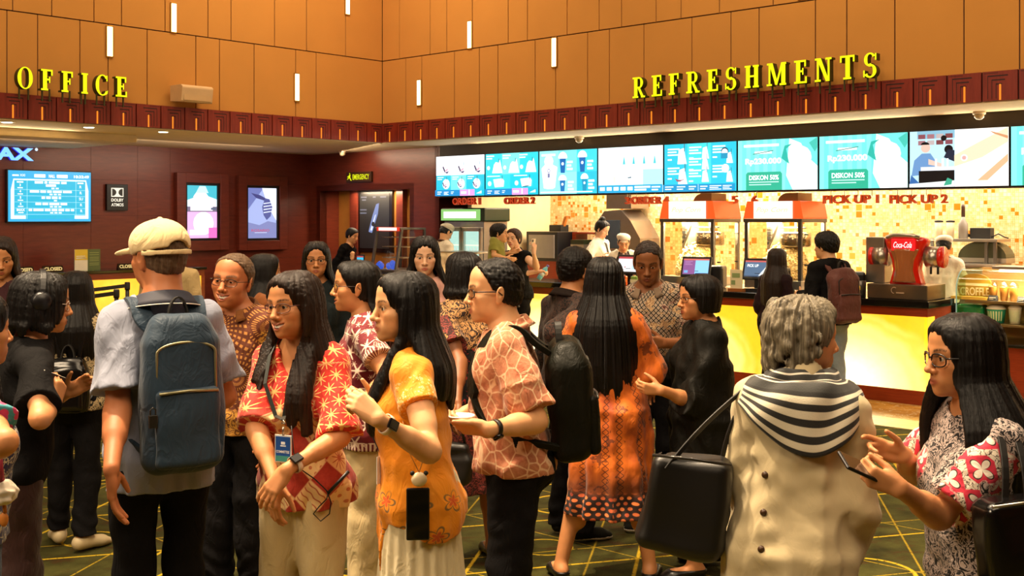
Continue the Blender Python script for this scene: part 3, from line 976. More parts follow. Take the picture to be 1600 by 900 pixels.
   if ze < q[2] - 0.02:
    zz = q[2] - 0.03
    while zz > ze + 0.01:
     t = min(max((q[2] - zz) / max(q[2] - (zs - 0.05), 0.05), 0), 1)
     base = q * (1 - t) + (A3(b0[0], b0[1], 0) + wn * cl) * t
     t2 = max(0, (zs - 0.05 - zz))
     p.append(A3(base[0], base[1], zz) + A3(0, 0, 0) - nrm(A3(b0[0], b0[1], 0) + 1e-9) * 0)
     zz -= 0.055
    p.append(A3(p[-1][0], p[-1][1], ze))
   wv = rs.uniform(0.003, 0.008); wp = rs.uniform(0, 6)
   tang = nrm(np.cross(A3(0, 0, 1), wn))
   for j in range(4, len(p)): p[j] = p[j] + tang * wv * math.sin(j * 0.9 + wp) + wn * wv * 0.5 * math.sin(j * 0.7 + 2 * wp)
   q_ = p[:1]
   for j in range(len(p) - 1): q_ += [p[j] * 0.75 + p[j + 1] * 0.25, p[j] * 0.25 + p[j + 1] * 0.75]
   p = q_ + [p[-1]]
   rr = [r * 0.9, r, r * 1.05, r * 1.05] + [r] * (len(p) - 4)
   rr[-1] = r * 0.45
   if len(rr) > 6: rr[-2] = r * 0.62; rr[-3] = r * 0.8
   L.append((p, [(x * 1.25, x * 0.62) for x in rr]))
  return L
 def front_locks(s, sg, zend, n=5, r=0.017, y0=0.075, spread=0.05, seed=1, x1=0.155):
  """locks falling before the shoulder on side sg (1 left, -1 right)"""
  rs = np.random.RandomState(seed); L = []
  for i in range(n):
   t = (i + 0.5) / n
   y = sg * (y0 + spread * (t - 0.5))
   ze = zend + rs.uniform(-0.05, 0.03)
   p = [s.hp(0.020 - 0.05 * t, sg * 0.030, 0.105), s.hp(0.040 - 0.06 * t, sg * 0.070, 0.055), s.hp(0.030 - 0.06 * t, sg * 0.088, -0.02), s.hp(0.030 - 0.05 * t, sg * 0.088, -0.085)]
   z = 1.40
   while z * s.k > ze:
    f = min(1, (1.40 - z) / 0.16)
    p.append(s.ub(0.045 + (x1 - 0.045) * f * (1 - 0.15 * t), y * (0.95 + 0.05 * f), z)); z -= 0.06
   p.append(A3(p[-1][0], p[-1][1], ze))
   q = p[:1]
   for j in range(len(p) - 1): q += [p[j] * 0.75 + p[j + 1] * 0.25, p[j] * 0.25 + p[j + 1] * 0.75]
   q.append(p[-1])
   rr = [(r * 1.2, r * 0.65)] * (len(q) - 2) + [(r * 0.7, r * 0.5), (r * 0.3, r * 0.25)]
   L.append((q, rr))
  return L
# ================================================================ skin, hair, cloth materials
def skin_mat(name, hexc, lips='#8e3a34', brow='#1b120d', lipf=0.75):
 m = Mat(name)
 c = srgb(hexc)
 mk = m.xyz(m.attr('mk'))
 ob = m.coord()
 n1 = m.noise(ob, 28.0, 3.0)
 col = m.mix(n1, tuple(x * 0.88 for x in c), tuple(min(1, x * 1.1) for x in c))
 hq = m.xyz(m.attr('hq'))
 blush = (hq[0].above(0.05, 0.02) * (hq[2] + 0.028).abs().below(0.022, 0.02) * (hq[1].abs() - 0.04).abs().below(0.018, 0.02)) * 0.35
 col = m.mix(blush, col, (c[0] * 0.95, c[1] * 0.66, c[2] * 0.6))
 col = m.mix(mk[0] * lipf, col, srgb(lips))
 strand = m.noise(m.scale(m.attr('hq'), (40, 260, 120)), 1.0, 2.0)
 col = m.mix((mk[1] * (strand * 1.6)).clamp() * 0.9, col, srgb(brow))
 col = m.mix(mk[2] * 0.85, col, srgb('#1a100c'))
 b = m.bump(m.noise(ob, 420.0, 2.0), 0.12, 0.001)
 return m.bsdf(col, 0.48 - mk[0] * 0.15, spec=0.4, bump=b, sss=0.08)
def hair_mat(name, dark='#0b0807', light='#2a1a12', rough=0.34, fac=0.45, zgrad=None, streak=46.0):
 """strand-streaked hair; hc = (angle, radius, height)"""
 m = Mat(name)
 a, r, z = m.xyz(m.attr('hc'))
 wob = m.noise(m.attr('hc'), 7.0, 2.0)
 v = m.vec((a + (wob - 0.5) * 0.25) * streak, r * 60.0, z * 5.0)
 st = m.noise(v, 1.0, 4.0, 0.65)
 fine = m.noise(m.vec(a * (streak * 3.2), r * 160.0, z * 9.0), 1.0, 2.0)
 f = (st * 1.7 - 0.55).clamp() * fac
 col = m.mix(f, srgb(dark), srgb(light))
 h = st * 0.7 + fine * 0.3
 return m.bsdf(col, (fine * 0.25 + (rough - 0.1)), spec=0.32, bump=m.bump(h, 0.75, 0.004))
EYE = None
def eye_mats():
 global EYE
 if EYE is None:
  m = Mat('eyeball')
  x, y, z = m.xyz(m.coord())
  rad = (y * y + z * z).sqrt()
  c = m.mix(rad.below(0.0070, 0.0008), srgb('#cdbfb0'), srgb('#1e0f08'))
  c = m.mix(rad.below(0.0031, 0.0004), c, (0.005, 0.004, 0.004))
  e = m.bsdf(c, 0.08, spec=0.6)
  m = Mat('spectacle_lens')
  EYE = [e]
 return EYE
def cloth(name, colf, rough=0.75, sheen=0.15, weave=900.0, spec=0.3, coat=0.0, wrinkle=0.35):
 """colf(m, u, v, piece) -> colour socket, in cloth metres; fine weave bump"""
 m = Mat(name)
 u, v, s = m.xyz(m.attr('pc'))
 col = colf(m, u, v, s)
 nz = m.noise(m.scale(m.coord(), (1.0, 1.0, 0.55)), 15.0, 3.0, 0.5, dist=1.3)
 b = m.bump((nz - 0.5).abs() * -1.0 + nz * 0.35 + m.noise(m.coord(), weave, 2.0) * 0.02, wrinkle, 0.03)
 return m.bsdf(col, rough, spec=spec, bump=b, sheen=sheen, coat=coat)
def flat_cloth(name, hexc, rough=0.8, var=0.12, sheen=0.12, spec=0.25, wrinkle=0.35):
 c = srgb(hexc)
 if sum(c) < 0.06: sheen, spec = 0.0, 0.15
 def f(m, u, v, s):
  n = m.noise(m.coord(), 22.0, 4.0)
  return m.mix(n, tuple(x * (1 - var) for x in c), tuple(min(1, x * (1 + var)) for x in c))
 return cloth(name, f, rough, sheen, spec=spec, wrinkle=wrinkle)
def eye_part(H, root, y):
 mb = MB()
 mb.ball((0, 0, 0), 0.0135 * H.hs, n=20, m=14)
 o = mb.build('eye', eye_mats(), root)
 p = H.hp(0.0760, 0.0315 * y, 0.0015)
 o.location = p
 R = H.Rh
 o.rotation_euler = Matrix(R.tolist()).to_euler()
 return o
def glasses_part(H, root, hexc='#15100e', w=0.027, hh=0.0195, r=0.0014, x0=0.102, lens=True, round_=2.6, z0=-0.002):
 mb = MB()
 def rim(y):
  pts = []
  for i in range(24):
   a = 2 * PI * i / 24
   ca, sa = math.cos(a), math.sin(a)
   px = (abs(ca) ** (2 / round_)) * math.copysign(1, ca); pz = (abs(sa) ** (2 / round_)) * math.copysign(1, sa)
   yy = y * 0.0335 + px * w
   pts.append(H.hp(x0 - 0.010 * (abs(yy) / 0.06) ** 2 * 1.6, yy, z0 + pz * hh))
  return pts
 for y in (1, -1): mb.tube(rim(y), r * H.hs, 6, 0, closed=True)
 mb.tube([H.hp(x0 - 0.001, 0.0335 - w, z0 + 0.005), H.hp(x0 + 0.004, 0, z0 + 0.009), H.hp(x0 - 0.001, -(0.0335 - w), z0 + 0.005)], r * 1.1 * H.hs, 6)
 for y in (1, -1):
  mb.tube([H.hp(x0 - 0.014, y * (0.0335 + w), z0 + 0.007), H.hp(x0 - 0.03, y * 0.0745, z0 + 0.008), H.hp(-0.002, y * 0.083, z0 + 0.006), H.hp(-0.018, y * 0.084, z0 - 0.008)], r * 1.15 * H.hs, 6)
 o = mb.build('eyeglasses', [plain('spectacle_frame_' + hexc[1:], hexc, 0.3)], root)
 if lens:
  lb = MB()
  for y in (1, -1):
   p = rim(y); c = np.mean(p, 0)
   lb.add([tuple(c)] + [tuple(q) for q in p], [(0, i + 1, (i + 1) % 24 + 1) for i in range(24)], 0, True)
  lb.build('lens', [glass_mat('spectacle_glass', '#f6f6f4', 0.02)], o)
 return o
def teeth_part(H, root):
 mb = MB()
 rows = []
 for z in (-0.0590, -0.0725):
  rows.append([H.hp(0.0965 - 0.018 * (y / 0.026) ** 2, y, z) for y in np.linspace(-0.027, 0.027, 13)])
 back = [[p - H.Rh[:, 0] * 0.004 for p in r] for r in rows]
 ring = [r0 + r1[::-1] for r0, r1 in ((rows[0], rows[1]),)]
 mb.loft([rows[0], rows[1]], closed=False)
 mb.loft([back[1], back[0]], closed=False)
 return mb.build('teeth', [plain('tooth_enamel', '#efe6d6', 0.25)], root)
def collar_part(H, root, mat, h=0.035, r=0.012, gap=0.5, name='collar', z0=0.0, spread=0.02, th=0.004, fall=0.035, stripe=None):
 """stand and fall of a shirt collar round the neck, open in front by gap radians"""
 mb = MB()
 nk = H.neck[0]
 k = H.k
 c = H.ub(-0.008, 0, 1.385) + A3(0, 0, z0)
 ex, ey, ez = H.U[:, 0], H.U[:, 1], H.U[:, 2]
 rings = []
 n = 36
 for i in range(n + 1):
  a = gap / 2 + (2 * PI - gap) * i / n
  ca, sa = math.cos(a), math.sin(a)
  f = 0.5 + 0.5 * ca                      # 1 in front
  rr = H.nr * 1.15 + r + 0.004
  rx, ry = rr * 1.0, rr * 1.02
  base = c + ex * (ca * rx) + ey * (sa * ry) + ez * (-0.030 * f + 0.018 * (1 - f)) * k
  nn = nrm(ex * ca + ey * sa)
  hgt = h * (1 - 0.15 * f)
  fl = fall * (1 + 0.55 * f ** 3)
  prof = [(0.0, -0.015), (0.001, hgt), (0.006, hgt + 0.004), (0.012, hgt - 0.002), (0.017 + spread * 0.5, hgt - fl * 0.6), (0.022 + spread, hgt - fl), (0.018 + spread, hgt - fl - 0.001), (0.012 + spread * 0.5, hgt - fl * 0.6), (0.006, hgt - 0.010), (0.003, -0.012)]
  rings.append([tuple(base + nn * x + ez * z) for x, z in prof])
 mb.loft(rings, caps=True)
 mats = [mat]
 if stripe is not None:
  mats.append(stripe)
  s = MB()
  pts = [Vector(r[5]) * 1.0 + Vector(r[4]) * 0.0 for r in rings]
  mb.tube(pts, 0.0024, 6, 1)
 return mb.build(name, mats, root)
def strap_path(H, pts, out=0.0):
 return [tuple(H.ub(*p)) for p in pts]
QUEUE = []
def person(label, H, skin, parts, smile_teeth=False, glasses=None, eyes=True, after=None, hands=(1, 1), name='person', category='person'):
 """parts: [(name, function -> (v, f, attrs), [materials])]; computed together later"""
 QUEUE.append(dict(label=label, H=H, skin=skin, parts=parts, teeth=smile_teeth, glasses=glasses, eyes=eyes, after=after, hands=hands, name=name, category=category))
 return H
def run_people():
 from concurrent.futures import ThreadPoolExecutor
 jobs = []
 for q in QUEUE:
  q['jb'] = ('body', lambda q=q: q['H'].body(q['hands']))
  jobs.append(q['jb'][1])
  for p in q['parts']: jobs.append(p[1])
 with ThreadPoolExecutor(4) as ex:
  res = list(ex.map(lambda j: j(), jobs))
 it = iter(res)
 for q in QUEUE:
  H = q['H']
  root = thing(q['name'], q['label'], q['category'], (H.X, H.Y, H.z0), H.th)
  H.root = root
  r = next(it)
  np_object('body', r[0], r[1], q['skin'], root, r[2])
  for p in q['parts']:
   r = next(it)
   o = np_object(p[0], r[0], r[1], p[2], root, r[2] if len(r) > 2 else None)
   if len(p) > 3: o['label'] = p[3]
  if q['eyes']:
   for y in (1, -1): eye_part(H, root, y)
  if q['teeth']: teeth_part(H, root)
  if q['glasses'] is not None: glasses_part(H, root, **q['glasses'])
  if q['after']: q['after'](H, root)
# ================================================================ the hall
PF, PS, PB, PM, PC = 11.03, 12.0, 12.15, 14.0, 10.79       # fascia, screens, low wall, mosaic wall, counter front (p)
TF, TB = -12.66, -15.87                                    # left fascia, ticket wall (t)
ZS, ZT = 2.967, 3.25                                       # soffit, fascia top
RM = Matrix.LocRotScale(Vector((0, 0, 0)), Matrix.Rotation(ALPHA, 3, 'Z'), None)
def RB(): return MB(RM)
T_END = 2.5                                                # the right wall runs on past the frame
P_END = 1.0
def carpet():
 m = Mat('patterned_carpet')
 x, y, z = m.xyz(m.coord())
 u = (x * CA - y * SA); v = (x * SA + y * CA)
 a, b = u + v * 0.62, u - v * 0.62
 S = 1.02
 def line(q, w=0.011):
  f = ((q / S).frac() - 0.5).abs() * S
  return f.below(w, 0.008)
 l1, l2 = line(a), line(b)
 l3, l4 = line(a + 0.30, 0.006), line(b + 0.30, 0.006)
 def ring(du, dv, r, w=0.011):
  cu = ((u + du) / S).frac() - 0.5; cv = ((v + dv) / (S / 0.62 / 1.0)).frac() - 0.5
  d = ((cu * S) ** 2.0 + (cv * (S / 0.62)) ** 2.0).sqrt()
  return (d - r).abs().below(w, 0.008)
 r1 = ring(0.0, 0.2, 0.24); r2 = ring(0.51, 1.0, 0.15, 0.008)
 l5 = line(v * 1.3 + 0.2, 0.006)
 dash = m.noise(m.coord(), 60.0, 1.0).above(0.36, 0.15)
 g = (l1.mx(l2).mx(r1).mx(r2) * 1.0).mx(l3.mx(l4).mx(l5) * 0.6) * dash
 n = m.noise(m.coord(), 3.2, 4.0, 0.6)
 n2 = m.noise(m.coord(), 140.0, 2.0)
 base = m.mix((n * 2.2 - 0.6).clamp(), srgb('#25240f'), srgb('#57562a'))
 red = (m.noise(m.vec(x + 3.1, y * 1.7, 0.0), 5.5, 3.0, 0.7) - 0.53) * 7.0
 base = m.mix(red.clamp() * 0.55, base, srgb('#4b2414'))
 col = m.mix(g * 0.95, base, srgb('#d9b62e'))
 col = m.mix(n2 * 0.35, col, (0, 0, 0), 'MULTIPLY')
 return m.bsdf(col, 0.95, spec=0.1, bump=m.bump(n2, 0.5, 0.006))
def marble(name, c1, c2, sc=2.0, tile=0.6, rough=0.12):
 m = Mat(name)
 x, y, z = m.xyz(m.coord())
 u = (x * CA - y * SA); v = (x * SA + y * CA)
 n = m.noise(m.vec(u * 0.7, v * 2.6, z), sc, 6.0, 0.65, dist=1.2)
 col = m.mix((n * 2.4 - 0.7).clamp(), srgb(c1), srgb(c2))
 vein = (m.noise(m.vec(u, v * 1.5, z + 4.0), sc * 1.4, 5.0, 0.6, dist=2.0) - 0.5).abs().below(0.012, 0.02)
 col = m.mix(vein * 0.6, col, srgb('#f4e6c2'))
 gr = (((u / tile).frac() - 0.5).abs() * tile).above(tile / 2 - 0.003, 0.002)
 col = m.mix(gr * 0.5, col, srgb('#5b3a17'))
 return m.bsdf(col, rough, spec=0.5)
fb = RB(); fb.box(-17.5, T_END + 4, -6, PC - 1.26, -0.06, 0.0)
fb.box(-17.5, -12.0, PC - 1.26, PM + 2.5, -0.06, -0.0005)
structure(fb.build('floor', carpet()))
fb = RB(); fb.box(-12.0, -3.80, PC - 0.83, PC + 0.4, -0.05, 0.004); fb.box(-3.80, T_END + 4, PC - 1.26, PM, -0.05, 0.004)
structure(fb.build('floor_marble', marble('honey_marble', '#a5742f', '#d5a354')))
fb = RB(); fb.box(-12.0, -3.80, PC - 1.26, PC - 0.83, -0.05, 0.006)
structure(fb.build('floor_border', marble('cream_marble', '#e8cf8d', '#f6e6b4', 1.2, 1.2)))
fb = RB(); fb.box(-13.6, T_END, PC + 0.70, PM, -0.05, 0.12)
structure(fb.build('floor_kitchen', plain('kitchen_tile', '#8a7a63', 0.4)))
def fabric(name, hexc):
 m = Mat(name); c = srgb(hexc)
 n = m.noise(m.coord(), 2.0, 3.0); n2 = m.noise(m.coord(), 260.0, 2.0)
 col = m.mix(n, tuple(q * 0.93 for q in c), tuple(min(1, q * 1.07) for q in c))
 return m.bsdf(col, 0.9, spec=0.12, bump=m.bump(n2, 0.25, 0.003), sheen=0.1)
FAB = fabric('ochre_wall_fabric', '#c68a42')
DARKJ = plain('dark_joint', '#2a150a', 0.8)
ZG, ZTOP = 4.187, 6.4
rows_right = {0: [634, 659, 710, 749, 778, 836, 868, 918, 952, 1006, 1081, 1142, 1186, 1274, 1323, 1398, 1506, 1593],
    1: [624, 672, 698, 738, 794, 824, 886, 936, 971, 1025, 1064, 1124, 1208, 1262, 1330, 1410, 1500]}
rows_left = {0: [-40, 11, 59, 125, 169, 230, 306, 343, 397, 462, 494, 554],
    1: [20, 81, 147, 190, 258, 325, 361, 429, 479, 540, 570]}
def panel_wall(name, joints, along, far, t0, t1, right):
 mb = RB()
 g = 0.014
 for row, (z0, z1) in ((0, (ZT - 0.01, ZG)), (1, (ZG, 5.12)), (2, (5.12, ZTOP))):
  js = sorted(along(q) for q in joints[0 if row == 2 else row])
  if right: js = js + [js[-1] + 0.8 * i for i in range(1, 9)]
  else: js = js + [js[-1] + 0.0]
  js = [t0] + [j for j in js if t0 + 0.05 < j < t1 - 0.05] + [t1]
  for a, b in zip(js[:-1], js[1:]):
   if right: mb.box(a + g / 2, b - g / 2, PF, PF + 0.03, z0 + g / 2, z1 - g / 2)
   else: mb.box(TF - 0.03, TF, a + g / 2, b - g / 2, z0 + g / 2, z1 - g / 2)
 if right: mb.box(t0, t1, PF + 0.022, PF + 0.30, ZS + 0.02, ZTOP, 1)
 else: mb.box(TF - 0.30, TF - 0.022, t0, t1, ZS + 0.02, ZTOP, 1)
 return structure(mb.build(name, [FAB, DARKJ]))
panel_wall('wall_right', rows_right, lambda q: t_on(q, PF), None, TF, T_END, True)
panel_wall('wall_left', rows_left, lambda q: p_on(q, TF), None, P_END, PF, False)
def wood(name, c1, c2, rough=0.35, axis_='z', sc=1.0, joints=0.0):
 m = Mat(name)
 x, y, z = m.xyz(m.coord())
 v = m.vec(x * 5.0, y * 5.0, z * 0.6) if axis_ == 'z' else m.vec(x * 0.9, y * 0.9, z * 14.0)
 n = m.noise(v, 6.0 * sc, 5.0, 0.6, dist=0.6)
 col = m.mix((n * 1.8 - 0.4).clamp(), srgb(c1), srgb(c2))
 return m.bsdf(col, rough, spec=0.4, bump=m.bump(n, 0.08, 0.003))
CARVED = wood('carved_red_wood', '#6b2013', '#8e3120', 0.45)
DKW = plain('wood_shadow_line', '#2a0a07', 0.7)
SLOT = glow('amber_slot_light', '#ff8a1e', 0.85)
def fascia(name, right, a0, a1, w):
 mb = RB()
 z0, z1 = ZS, ZT
 def B(a, b, d0, d1, za, zb, mat):          # a..b along, d towards the hall
  if right: mb.box(a, b, PF - d1, PF - d0, za, zb, mat)
  else: mb.box(TF + d0, TF + d1, a, b, za, zb, mat)
 B(a0, a1, -0.1, 0.012, z0, z1, 1)
 n = max(1, round((a1 - a0) / w)); w = (a1 - a0) / n
 for i in range(n):
  a, b = a0 + i * w + 0.008, a0 + (i + 1) * w - 0.008
  h = z1 - z0
  B(a, b, 0.012, 0.040, z0, z1, 0)
  m_ = (a + b) / 2
  L = (lambda q: a + q * (b - a)) if right else (lambda q: b - q * (b - a))
  def BB(q0, q1, d0, d1, za, zb, mat):
   x0, x1 = sorted((L(q0), L(q1)))
   B(x0, x1, d0, d1, za, zb, mat)
  for j, (q, zz) in enumerate(((0.14, 0.86), (0.26, 0.72), (0.38, 0.58))):
   BB(q, q + 0.018, 0.034, 0.0415, z0 + 0.02, z0 + h * zz, 1)
   BB(q, 0.56 + 0.17 * (1 - j * 0.5), 0.034, 0.0415, z0 + h * zz - 0.012, z0 + h * zz, 1)
  BB(0.14 - 0.1, 0.45, 0.034, 0.0415, z0 + h * 0.93, z0 + h * 0.945, 1)
  BB(0.48, 0.535, 0.034, 0.044, z0 + 0.004, z0 + h * 0.55, 2)
 return structure(mb.build(name, [CARVED, DKW, SLOT]))
fascia('trim_1', True, TF + 0.04, T_END, 0.335)
fascia('trim_2', False, P_END, PF - 0.0, 0.335)
CREAM = plain('cream_ceiling_paint', '#e9d3ab', 0.8)
mb = RB(); mb.box(TF - 0.05, T_END, PF - 0.01, PS + 0.02, ZS - 0.012, ZS + 0.10)
mb.box(-17.2, TF + 0.0, P_END, PB + 0.1, ZS - 0.012, ZS + 0.10)
mb.box(-17.2, T_END, PS, PM + 0.4, ZS + 0.10, ZS + 0.22)
structure(mb.build('ceiling', [CREAM]))
mb = RB(); mb.box(TB + 0.02, TF - 1.15, P_END, p_on(214, TF - 1.15), ZS - 0.11, ZS - 0.01)
structure(mb.build('ceiling_drop', [CREAM], bevel=0.01))
mb = RB(); mb.box(-17.5, T_END + 4, -6, PM + 0.5, 6.9, 7.0)
structure(mb.build('ceiling_hall', [plain('dark_ceiling', '#5c4326', 0.9)]))
mb = RB(); mb.box(T_END + 3.9, T_END + 4.0, -6, PM, 0, 7); mb.box(-17.5, T_END + 4, -6.1, -6.0, 0, 7); mb.box(-17.6, -17.5, -6, PM, 0, 7)
structure(mb.build('wall_back', [plain('hall_far_wall', '#7d5126', 0.9)]))
def maroon():
 m = Mat('maroon_wood_veneer')
 x, y, z = m.xyz(m.coord())
 n = m.noise(m.vec(x * 1.2, y * 1.2, z * 9.0), 3.0, 5.0, 0.6, dist=0.5)
 col = m.mix((n * 1.6 - 0.3).clamp(), srgb('#5a2318'), srgb('#7c3423'))
 return m.bsdf(col, 0.32, spec=0.45)
MAR = maroon()
mb = RB()
T1, T2 = t_on(500, PB), t_on(640, PB)                      # doorway recess
ZD = 2.31
tcor, tend = TB, t_on(731, PB)
tfr = t_on(686, PB)
mb.box(tcor, T1, PB, PB + 0.15, 0, ZS); mb.box(T2, tfr, PB, PB + 0.15, 0, ZS); mb.box(tfr, tend, PB, PB + 0.15, 2.16, ZS); mb.box(tfr - 0.1, tfr, PB, PB + 0.75, 0, ZS); mb.box(tfr - 0.1, tend, PB + 0.70, PB + 0.78, 0, ZS); mb.box(T1, T2, PB, PB + 0.15, ZD, ZS)
mb.box(T1 - 0.1, T1, PB, PB + 1.3, 0, ZD + 0.1); mb.box(T2, T2 + 0.1, PB, PB + 1.3, 0, ZD + 0.1); mb.box(T1, T2, PB, PB + 1.3, ZD, ZD + 0.1)
structure(mb.build('wall_exit', [MAR]))
mb = RB(); mb.box(T1 - 0.1, T2 + 0.1, PB + 0.42, PB + 0.5, 0, ZD)
structure(mb.build('wall_exit_recess', [plain('ochre_paint', '#b5782c', 0.85)]))
def jt(px): return p_on(px, TB)
mb = RB()
cuts = [P_END] + sorted(jt(q) for q in (36, 142, 215, 266)) + [PB + 0.15]
for a, b in zip(cuts[:-1], cuts[1:]):
 z = 0.0
 for za, zb in ((0, 1.16), (1.163, 1.88), (1.883, 2.42), (2.423, ZS)):
  mb.box(TB - 0.1, TB, a + 0.002, b - 0.002, za, zb)
mb.box(TB - 0.2, TB - 0.006, P_END, PB + 0.15, 0, ZS, 1)
structure(mb.build('wall_tickets', [MAR, plain('panel_gap', '#210806', 0.8)]))
def mosaic():
 m = Mat('gold_mosaic_tiles')
 x, y, z = m.xyz(m.coord())
 u = x * CA - y * SA
 def cells(s, off):
  cu, cv = (u / s + off).floor(), (z / s + off * 1.7).floor()
  fu, fv = (u / s + off).frac(), (z / s + off * 1.7).frac()
  edge = fu.mn(1.0 - fu).mn(fv).mn(1.0 - fv)
  return m.white(m.vec(cu, cv, off)), edge
 w1, e1 = cells(0.046, 0.13)
 w2, e2 = cells(0.092, 0.55)
 w3, e3 = cells(0.023, 0.31)
 big = w2.gt(0.93); mid = w1.gt(0.55)
 t = m.mix(w3, srgb('#e9d2a2'), srgb('#dfbb7c'))
 t = m.mix(e3.below(0.14, 0.06) * 0.6, t, srgb('#b98236'))
 t2 = m.mix(w1, srgb('#dcb36a'), srgb('#efdcae'))
 t2 = m.mix(w1.gt(0.94), t2, srgb('#c4701a'))
 t2 = m.mix(e1.below(0.06, 0.05) * 0.7, t2, srgb('#d89c3c'))
 t = m.mix(mid, t, t2)
 t3 = m.mix(w2.gt(0.965), srgb('#cf8a2c'), srgb('#c07018'))
 t3 = m.mix(e2.below(0.04, 0.03), t3, srgb('#f6dfa5'))
 t = m.mix(big, t, t3)
 return m.bsdf(t, 0.22, spec=0.5)
mb = RB(); mb.box(t_on(803, PM), T_END, PM, PM + 0.12, 0, ZS + 0.2)
structure(mb.build('wall_kitchen', [mosaic()]))
mb = RB(); mb.box(tend - 0.02, t_on(803, PM), PM, PM + 0.12, 0, ZS + 0.2); mb.box(tend, tend + 0.08, PB, PM, 0, ZS + 0.2)
structure(mb.build('wall_kitchen_side', [plain('cream_plaster', '#ecd3a0', 0.7)]))
mb = RB(); t687 = t_on(687, PS)
mb.box(t687, T_END, PS, PS + 0.25, 2.16, ZS + 0.1)
structure(mb.build('trim_3', [plain('charcoal_bulkhead', '#3a322d', 0.7)]))
STRIP = glow('warm_white_tube', '#ffe6a0', 3.2)
def slot_light(px, py0, py1, right, label):
 if right:
  t, z0, z1 = t_on(px, PF), z_on(px, py1, PF), z_on(px, py0, PF)
  r = rthing('slot_light', label, 'wall light', t, PF, z0, 'vertical slot lights on the fabric walls')
  mb = MB(); mb.box(-0.045, 0.045, -0.018, 0.0, 0, z1 - z0); mb.build('housing', [plain('slot_brass', '#a8782c', 0.35, 0.8)], r, 0.004)
  mb = MB(); mb.box(-0.034, 0.034, -0.028, -0.016, 0.015, z1 - z0 - 0.015); mb.build('light_tube', [STRIP], r, 0.004)
 else:
  p, z0, z1 = p_on(px, TF), zt_on(px, py1, TF), zt_on(px, py0, TF)
  r = rthing('slot_light', label, 'wall light', TF, p, z0, 'vertical slot lights on the fabric walls')
  mb = MB(); mb.box(0.0, 0.018, -0.045, 0.045, 0, z1 - z0); mb.build('housing', [plain('slot_brass', '#a8782c', 0.35, 0.8)], r, 0.004)
  mb = MB(); mb.box(0.016, 0.028, -0.034, 0.034, 0.015, z1 - z0 - 0.015); mb.build('light_tube', [STRIP], r, 0.004)
slot_light(170.5, 40, 90, False, 'bright slot light directly above the letter C of the OFFICE sign')
slot_light(270.5, 4, 52, False, 'bright slot light above the cream box fixed to the left wall')
slot_light(463, 114, 159, False, 'bright slot light in the lower panel row, left wall, right of the cream box')
slot_light(542, -20, 24, False, 'bright slot light in the upper panel row, left wall, nearest the wall corner')
slot_light(656, 124, 166, True, 'lowest slot light, on the right-hand wall just past the wall corner')
slot_light(735, 32, 77, True, 'slot light in the upper panel row above the first menu screen')
slot_light(867, 58, 106, True, 'slot light just below the long joint, left of the letters REFRESHMENTS')
slot_light(1253, -46, 0, True, 'slot light at the top of the wall above the letter E of REFRESHMENTS')
